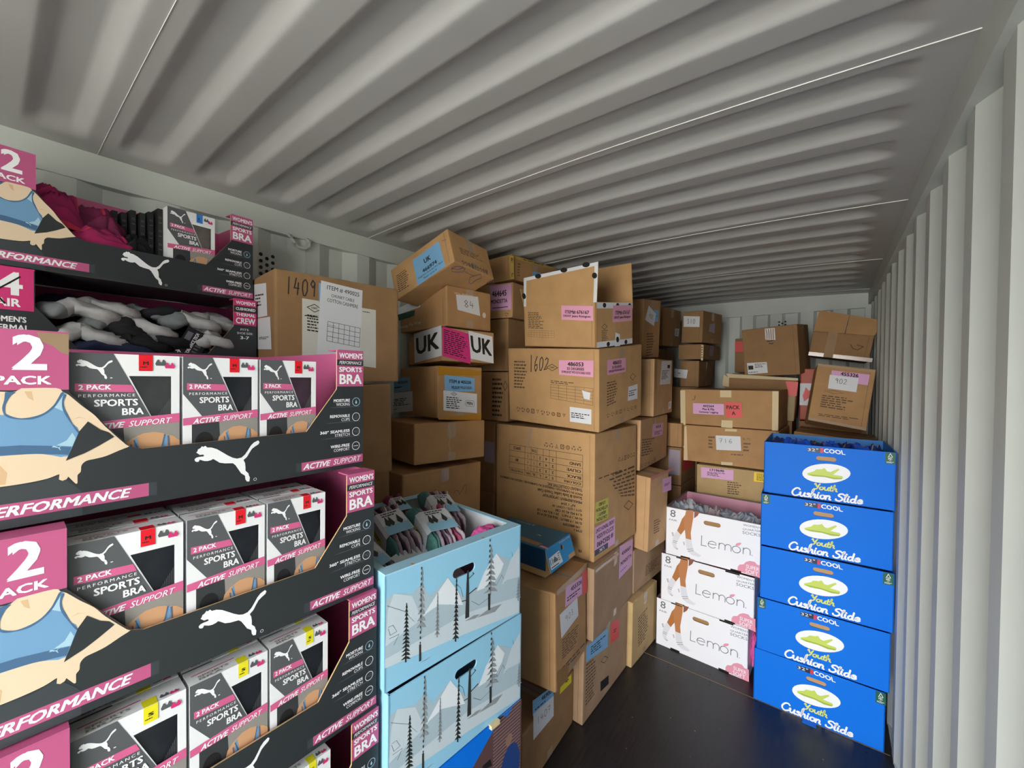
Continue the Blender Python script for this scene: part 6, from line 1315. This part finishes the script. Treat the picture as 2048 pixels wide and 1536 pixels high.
SKS=[((-.03,.18,.20),(-.06,.24,.235),(-.05,.31,.215),'clothwhite','clothgrey'),((-.10,.22,.22),(-.12,.30,.255),(-.07,.36,.235),'clothwhite',None),((-.05,.27,.175),(-.08,.33,.205),(-.05,.38,.165),'blackcloth','clothgrey'),((-.02,.20,.135),(-.05,.26,.165),(-.02,.32,.135),'clothwhite',None),((-.10,.33,.225),(-.14,.40,.25),(-.10,.47,.235),'clothgrey','clothwhite'),((-.03,.335,.175),(-.07,.38,.205),(-.04,.45,.175),'clothwhite','blackcloth'),((-.02,.31,.125),(-.04,.37,.145),(-.02,.43,.125),'blackcloth',None),((-.12,.42,.23),(-.09,.48,.25),(-.14,.55,.225),'blackcloth',None),
((-.03,.48,.205),(-.08,.52,.24),(-.04,.58,.215),'clothwhite','clothgrey'),((-.015,.55,.135),(-.05,.585,.18),(-.02,.62,.15),'clothwhite','clothwhite'),((-.02,.24,.108),(-.03,.32,.118),(-.02,.40,.105),'clothnavy',None),((-.10,.56,.23),(-.14,.62,.25),(-.08,.67,.22),'clothwhite',None),((-.03,.40,.135),(-.06,.44,.16),(-.03,.49,.14),'blackcloth','clothgrey'),((-.17,.18,.24),(-.2,.26,.27),(-.16,.34,.24),'clothnavy',None)]
DS=['white sock lying nearest the tall pink panel','white sock on top at the left of the pile','black sock in the middle left of the pile','white sock low at the left of the pile','pale grey sock on top in the middle','white sock in the middle of the pile','small black sock low in the middle','black sock at the back in the middle','white sock folded on top at the right','white sock low at the right end','navy sock showing low in front','white sock at the back right','black sock just left of the black tag','navy sock at the back left']
for i,(a,b_,c,m,m2) in enumerate(SKS):
    tag(sock('sock',inP(P2_,0,0,0),[a,b_,c,(c[0]-.035,c[1]+.02,c[2]-.015)],.085,.045,m,i*5.7+2,m2,'clothgrey' if m=='clothwhite' and i%2 else None),DS[i]+' of the thermal tray','sock',G2)
tag(drape('sock',inP(P2_,-.13,.42,.10),.22,.50,.13,'blackcloth',3.3),'black sock layer under the loose socks of the thermal tray','socks',G2)
root=empty('sock_tag',inP(P2_,-.012,.475,.10,rx=-.45)@Matrix.Rotation(0,4,'X'),'black hang tag with white print standing in the thermal sock tray','tag')
mb=MB(); fr=Fr((0,0,0),(0,1,0),(0,0,1)); mb.panel(fr,[(0,0),(.075,0),(.075,.115),(0,.115)],.002,'black')
vm=lambda x0,y0,x1,y1:(lambda s,t:(x1-(x1-x0)*t,y0+(y1-y0)*s))
mb.text(fr,vm(.030,.008,.041,.105),'PERFORMANCE TECH','white','b',2); dashes(mb,fr,rectmap(.046,.02,.068,.09),6,'lgrey',2)
mb.rect(fr,.006,.07,.024,.1,'lgrey',2); mb.line(fr,[(.004,.02),(.012,.026),(.02,.02)],'white',.003,2); mb.line(fr,[(.004,.012),(.012,.006),(.02,.012)],'white',.003,2); mb.line(fr,[(.012,.006),(.012,.026)],'white',.003,2)
mb.build('card',root)
# small torn paper tabs on the pale bra box lid
# ================================================================ open printed trays: snow boxes, sock boxes, slide boxes
def open_tray(name,p,label,cat,group,art_face,mout,min_,art=None,holes=(),topl=None,t=.0045,medge=None,lip=None):
    w,d,h=p[3:6]; root=empty(name,pose(p),label,cat,group); F=frames(w,d,h)
    for nm,fk,L in (('front_panel','f',w),('side_panel','r',d),('side_panel','l',d)):
        mb=MB(); hs=holes if fk==art_face else ()
        mb.panel(F[fk],[(0,0),(L,0),(L,h),(0,h)],t,mout,medge or mout,holes=hs,mback=min_)
        if fk==art_face and art: art(mb,F[fk])
        mb.build(nm,root)
    mb=MB(); mb.panel(Fr((0,d,0),(-1,0,0),(0,0,1)),[(0,0),(w,0),(w,h),(0,h)],t,mout,medge or mout,mback=min_); mb.build('back_panel',root)
    mb=MB(); mb.box((-w+t,t,0),(-t,d-t,t),mout); mb.build('base_panel',root)
    if lip:
        wd,c=lip; z=h; mb=MB()
        mb.box((-wd,0,z),(0,d,z+.004),c); mb.box((-w,0,z),(-w+wd,d,z+.004),c); mb.box((-w+wd,0,z),(-wd,wd*.5,z+.004),c); mb.box((-w+wd,d-wd*.5,z),(-wd,d,z+.004),c); mb.build('rim',root)
    return root
def art_of(key,skip=('HOLE',)):
    def f(mb,fr):
        pr=[e for e in PR[key] if e[0] not in skip]; printing(pr,{k:fr for k in 'fr'},None,None,mb)
    return f
SN=list(BX['snow1']); SN[6]=SN[7]=0; SN[8]=math.radians(-6); SN[3]=.60; SN[4]=.546; SN[5]=.3225; SN[2]=.962
hole_s=[stadium(.232,.232,.324,.262)]
root=open_tray('sock_display_box',SN,'pale blue box with a snowy forest print filled with sock bundles','display box','snow scene boxes','r','snowbox','paper',art_of('snow1'),hole_s,lip=(.045,'snowbox2'))
mb=MB(); fr=Fr((0,0,SN[5]+.004),(0,1,0),(-1,0,0)); 
for yc in (.116,.39):
    for k in range(9): x=yc-.03+.008*k+random.uniform(-.003,.003); mb.poly(Fr((0,0,SN[5]+.0042),(0,1,0),(-1,0,0)),[(x,.001),(x+.012,.0),(x+.010,.011+random.random()*.005),(x+.003,.013)],random.choice(['kraftedge','paper','cream']),-1-k*.2)
mb.build('torn_edge',root)
S2_=list(SN); S2_[2]=SN[2]-.321; S2_[0]+=.012; S2_[1]+=.005; S2_[8]=math.radians(-5)
S2_[5]=.317
open_tray('sock_display_box',S2_,'pale blue box with a snowy forest print under the open sock box','display box','snow scene boxes','r','snowbox','paper',art_of('snow1'),hole_s)
def photo_art(mb,fr):
    d,h=.546,.317
    mb.rect(fr,0,0,d,h,'photobrick',1); mb.poly(fr,[(0,h),(0,.02),(.44,h)],'boxblue',2); mb.poly(fr,[(.44,h),(.50,h),(.47,h-.02)],'boxblue',2)
    for i in range(26): mb.line(fr,[(.40,h-.012*i),(.54,h-.012*i)],'photobrick2',.0025,2)
    mb.poly(fr,[(.44,.0),(.44,.13),(.46,.17),(.49,.185),(.52,.17),(.54,.12),(.53,.0)],'photoblue',3); mb.ell(fr,rectmap(.462,.185,.497,.228),'photoskin',3)
    mb.poly(fr,[(.33,.0),(.33,.10),(.36,.135),(.40,.13),(.42,.08),(.42,0)],'photored',3); mb.ell(fr,rectmap(.345,.13,.385,.18),'photoskin',3); mb.poly(fr,[(.335,.15),(.35,.2),(.385,.2),(.395,.17),(.37,.178)],'black',4)
    mb.rect(fr,.425,.0,.44,.12,'photogreen',2.6); mb.ell(fr,rectmap(.2,.02,.29,.12),'black',3); mb.line(fr,[(.2,.02),(.26,.03),(.3,.12)],'cream',.003,4)
S3_=list(SN); S3_[2]=S2_[2]-.3205; S3_[5]=.317; S3_[0]+=.014; S3_[1]+=.008; S3_[8]=math.radians(-5)
root=open_tray('display_box',S3_,'blue display box with a dark brick wall photo, under the snow scene boxes','display box','snow scene boxes','r','boxblue','kraftin',photo_art)
mb=MB(); mb.box((-.012,.38,.308),(.012,.42,.322),'cream'); mb.build('torn_tab',root)
S4_=list(S3_); S4_[2]=.0; S4_[5]=S3_[2]-.002
carton('x','plain carton on the floor under the blue photo box','kraftdk',SUP,p=tuple(S4_))
# sock bundles: folded knit layers held by a printed sleeve
def bundle(label,P,x,y,z,rz,rx,ry,cols,sc=1.0):
    root=empty('sock_bundle',inP(P,x,y,z,rz,rx,ry)@Matrix.Scale(sc,4),label,'socks','sock bundles in the snow scene box'); n=len(cols); L=.20; TH={'skplum':.0035}; wid=[TH.get(c,.0115) for c in cols]; tot=sum(wid); hh=.030; acc=0
    for i,c in enumerate(cols):
        th=wid[i]; mb=MB(); off=acc+th/2-tot/2; acc+=th; k=16; m=10
        ring=[]
        for a in range(k+1):
            s=a/k; xx=-L/2+L*s; fan=1+.55*max(0,(.28-s))*3+.25*max(0,s-.8); rd=math.sin(math.pi*min(1,max(0.02,min(s,1-s)*7))/2)
            wob=.004*math.sin(9*s+i*1.7)
            for b in range(m):
                t=2*math.pi*b/m; ring.append((xx,off*fan+wob*(1-abs(2*s-1)<.5)+math.cos(t)*th*.56*rd,math.sin(t)*hh*rd*(1+.10*math.sin(i*2+s*4))*(.93 if c=='skplum' else 1)))
        fs=[(a*m+b,a*m+(b+1)%m,(a+1)*m+(b+1)%m,(a+1)*m+b) for a in range(k) for b in range(m)]
        fs+= [tuple(range(m))[::-1],tuple(k*m+b for b in range(m))]
        mb.geo(ring,fs,c); mb.build('sock',root,smooth=True)
        # dark fold line between the layers
    W=tot*.5+.003; mb=MB(); hz=hh+.004
    prof=[(-W,-hz*.8),(-W,hz*.75),(-W*.8,hz),(W*.8,hz),(W,hz*.75),(W,-hz*.8)]
    for a,b in zip(prof[:-1],prof[1:]): mb.face([(-.045,a[0],a[1]),(-.045,b[0],b[1]),(.045,b[0],b[1]),(.045,a[0],a[1])][::-1],'snow1c')
    ft=Fr((-.045,W*.8,hz),(0,-1,0),(1,0,0),-.0006)
    ft=Fr((.045,-W*.8,hz),(0,1,0),(-1,0,0),.0008); ww=2*W*.8
    mb.rect(ft,0,0,ww,.034,'snowbox',1); mb.poly(ft,[(0,.034),(ww*.3,.055),(ww*.5,.04),(ww*.75,.06),(ww,.034)],'snow2',1.4)
    for a in (.2,.35,.7): mb.poly(ft,[(ww*a,.03),(ww*a+.003,.03),(ww*a+.009,.04),(ww*a+.002,.07),(ww*a-.006,.04)],'treedark',2)
    dashes(mb,ft,rectmap(ww*.15,.066,ww*.85,.084),2,'ink',2); fs_=Fr((-.045,-W,-hz*.8),(1,0,0),(0,0,1),.0008); mb.rect(fs_,.01,.01,.06,.03,'styel2',1.5); dashes(mb,fs_,rectmap(.012,.012,.056,.028),2,'ink',2)
    mb.build('paper_sleeve',root); return root
LY=['skteal','skplum','sklilac','skplum','skcream','skplum','sklilac','skplum','skcream']
bundle('striped sock bundle with a winter sleeve in the left half of the snow box',SN,-.34,.225,.292,-.10,0.1,.30,LY,1.45)
bundle('grey lilac sock bundle in the near left corner of the snow box',SN,-.23,.075,.245,.05,.25,.25,LY,1.4)
bundle('pink and teal sock bundle in the centre of the snow box',SN,-.24,.345,.295,-.22,0,.28,['skteal','skteal','sklilac','skplum','sklilac','skplum','skcream','skpink','skcream'],1.4)
bundle('lilac striped sock bundle near the far side of the snow box',SN,-.36,.460,.305,-.25,-.1,.30,LY,1.4)
bundle('pink ribbed sock bundle lying behind the others in the snow box',SN,-.47,.33,.31,-.15,0,.2,['skpink','skplum','skpink','skplum','skpink'],1.25)
bundle('teal and magenta sock bundle at the back of the snow box',SN,-.53,.20,.28,1.5,0,0,['skteal','skteal','skpink','skhot'],1.1)
tag(crumple('hot_pink_sock',.035,.05,.03,'skhot',9.1,inP(SN,-.09,.455,.29),.3,2.2,None,36,22),'hot pink sock at the right front corner of the snow box','sock','loose socks in the snow scene box')
tag(crumple('hot_pink_sock',.03,.04,.025,'skhot',4.4,inP(SN,-.055,.30,.285),.3,2.2,None,36,22),'hot pink sock tip peeking over the front edge of the snow box','sock','loose socks in the snow scene box')
mb=MB(); mb.panel(Fr((-.16,.10,.235),(0,1,0),(-.9,0,.45)),[(0,0),(.22,.0),(.24,.03),(.2,.07),(.08,.075),(0,.05)],.003,'snow1c'); o=mb.build('paper_sleeve_card'); o.matrix_world=pose(SN); tag(o,'loose curved sock sleeve card at the front of the snow box','card')
for i in range(8):
    a,b=[(-.1,.12),(-.25,.12),(-.4,.12),(-.1,.28),(-.25,.3),(-.4,.3),(-.15,.44),(-.38,.45)][i]
    tag(crumple('sock_bundle',.075,.075,.10,['sklilac','skteal','skplum','skcream'][i%4],20+i,inP(SN,a,b,.115),.18,2,None,30,18),'sock bundle under the top layer of the snow box, %s'%['near left','mid left','far left','near centre','mid centre','far centre','near right','far right'][i],'socks','sock bundles in the snow scene box')
# ---- white sock boxes
ORDL=['lowest','middle','topmost']
hole_l=[[(a,b) for a,b in stadium(.240,.250,.340,.277)]]
for i,k in enumerate(('lem3','lem2','lem1')):
    p=list(BX[k]); p[6]=p[7]=0; p[4]=.5; z=[0,.3195,.639][i]; p[2]=z; p[5]=.318; p[3]=.562
    root=open_tray('sock_box',p,'%s of the three white boxes of quarter socks with printed legs'%ORDL[i],'sock box','white sock boxes','f','boxwhite','pinkin',art_of('lem1'),hole_l,medge='boxgrey',lip=(.012,'boxgrey') if i==2 else None)
    mb=MB(); mb.box((-.38,.01,.20),(-.18,.014,.30),'kraftin'); mb.build('inner_flap',root)
    mb=MB(); f=Fr((-p[3],0,0),(1,0,0),(0,0,1))
    for a in (.10,.40): mb.rect(f,a,.0,a+.06,.010,'holedark',2)
    if i<2: mb.rect(f,.1,.311,.17,.318,'holedark',2); mb.rect(f,.40,.309,.48,.318,'holedark',2)
    mb.build('tab_slot',root)
    if i==2: LEM=p
for i in range(9):
    x=-.51+.057*i; m=['cloth_s','cloth_s2','cloth_s','cloth_s2','skcream','cloth_s','cloth_s2','cloth_s','cloth_s2'][i]
    tag(drape('bagged_socks',inP(LEM,x,.135+.035*(i%2),.285+.008*((i*5)%3)-.003*i,rz=.5-.12*i,rx=-.1),.115,.19,.058,m,40+i*1.7,'cloth_s3',2.0,40,30),'bagged grey and white socks, %s from the left in the topmost white box'%['first','second','third','fourth','fifth','sixth','seventh','eighth','ninth'][i],'socks','bagged socks in the topmost white box')
# ---- blue slide boxes
hole_b=[stadium(.2435,.2155,.331,.2385)]
ORDB=['bottom','second from the bottom','middle','second from the top','top']
def blue_art(flip):
    def f(mb,fr):
        pr=[e for e in PR['blue5'] if e[0] not in('HOLE',) and not(flip and e[0]=='FSC')]
        if flip: pr=pr+[e for e in PR['blue4'] if e[0]=='FSC']
        printing(pr,{k:fr for k in 'fr'},None,None,mb)
    return f
BT=[]
for i in range(5):
    p=list(BX['blue%d'%(i+1)]); p[6]=p[7]=0; p[3]=.568; p[4]=.5; p[5]=.293; p[2]=.2945*i
    p[0]=min(p[0],(.243,.256,.266,.262,.268)[i])
    if i==0: p[3]=.562
    root=open_tray('slide_box',p,'%s of the five blue youth slide boxes by the right wall'%ORDB[i],'shoe box','blue slide boxes','f','boxblue','boxbluein',blue_art(i in (1,3)),hole_b,medge='boxblue')
    mb=MB(); mb.box((-.36,.006,.19),(-.20,.010,.26),'kraft3'); mb.build('inner_flap',root)
    if i==4: BT=p
    if i==0: mb=MB(); mb.box((-.33,-.035,.0),(-.27,0,.003),'boxblue'); mb.build('tab',root)
cols=['slidedk','slide','slide','slidedk','slide','slidedk','slide','slidedk']
for i in range(8):
    x=-.51+.062*i
    tag(drape('bagged_slide',inP(BT,x,.14+.03*(i%2),.245+.008*((i*3)%3),rz=.35*(-1)**i,rx=-.1),.10,.20,.070,cols[i],60+i*2.1,'foil' if i%2 else 'slide',1.3,36,26),'bagged blue slide, %s from the left in the top blue box'%['first','second','third','fourth','fifth','sixth','seventh','eighth'][i],'slide shoe','bagged slides in the top blue box')
# pink and blue cloth between the white and blue boxes
tag(crumple('pink_cloth',.02,.10,.11,'skhot',77,Matrix.Translation((-.345,3.0,.15)),.3,2.4,None,36,22),'pink cloth squeezed between the lowest white box and the blue boxes','cloth')
# ---- tilted teal shoe box
P0=(-.985,1.70,BX['S2'][2]+BX['S2'][5]+.004)
p=(-1.075,1.672,BX['S2'][2]+BX['S2'][5]+.008,.392,.222,.140,.05,.0,-.02)
root=empty('shoe_box',pose(p),'teal shoe box with a white size label lying on the yellow-taped carton','shoe box'); w,d,h=p[3:6]
mb=MB(); mb.box((-w,0,0),(0,d,.112),'kraft'); mb.build('box_base',root)
mb=MB(); e=.004
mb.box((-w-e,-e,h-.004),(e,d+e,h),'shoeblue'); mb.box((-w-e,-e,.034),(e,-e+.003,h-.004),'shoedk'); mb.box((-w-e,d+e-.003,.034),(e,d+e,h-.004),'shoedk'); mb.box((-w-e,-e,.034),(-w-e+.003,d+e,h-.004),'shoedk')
t=Fr((-w,0,h),(1,0,0),(0,1,0)); 
mb.tx(t,.06,d-.022,.16,d-.008,'Columbia','cloth_s','b',1.5); mb.poly(t,[(.165,d-.02),(.18,d-.02),(.182,d-.008),(.168,d-.006)],'cloth_s',1.5)
mb.poly(t,[(.17,.018),(.34,.012),(.35,.045),(.20,.055)],'kraftgrey',1.5); mb.poly(t,[(.35,.01),(.405,.008),(.40,.022),(.355,.028)],'stlpink',1.5)
mb.poly(t,[(.26,.11),(.275,.115),(.285,.11),(.29,.12),(.27,.125)],'cloth_s',1.5)
mb.build('lid',root)
fl=Fr((e,-e,h),(0,1,0),(-.30,0,1)); mb=MB(); L=d+2*e
mb.panel(fl,[(0,-.112),(L,-.108),(L,0),(0,0)],.003,'shoeblue2','kraftedge',holes=[[(.135+.013*math.cos(a*.6),-.035+.013*math.sin(a*.6)) for a in range(10)]])
mb.rect(fl,L-.06,-.108,L,-.088,'kraft',1.5); mb.tx(fl,.12,-.014,.22,-.004,'Columbia','cloth_s','b',1.5)
mb.build('end_flap',root)
mb=MB(); mb.face([fl(.008,-.100,.00025),(fl(.115,-.098,.00025)),fl(.105,-.040,.00025),fl(.010,-.046,.00025)],'paper')
mb.tx(fl,.014,-.080,.036,-.052,'11','shoeblue','b',3); mb.poly(fl,[(.042,-.078),(.078,-.078),(.080,-.070),(.066,-.060),(.056,-.050),(.050,-.060),(.042,-.062)],'cloth_s3',3); dashes(mb,fl,rectmap(.084,-.085,.104,-.046),4,'ink',3); mb.rect(fl,.014,-.094,.08,-.090,'navy',3)
mb.build('label',root)['label']='white size label with a shoe picture and 11'
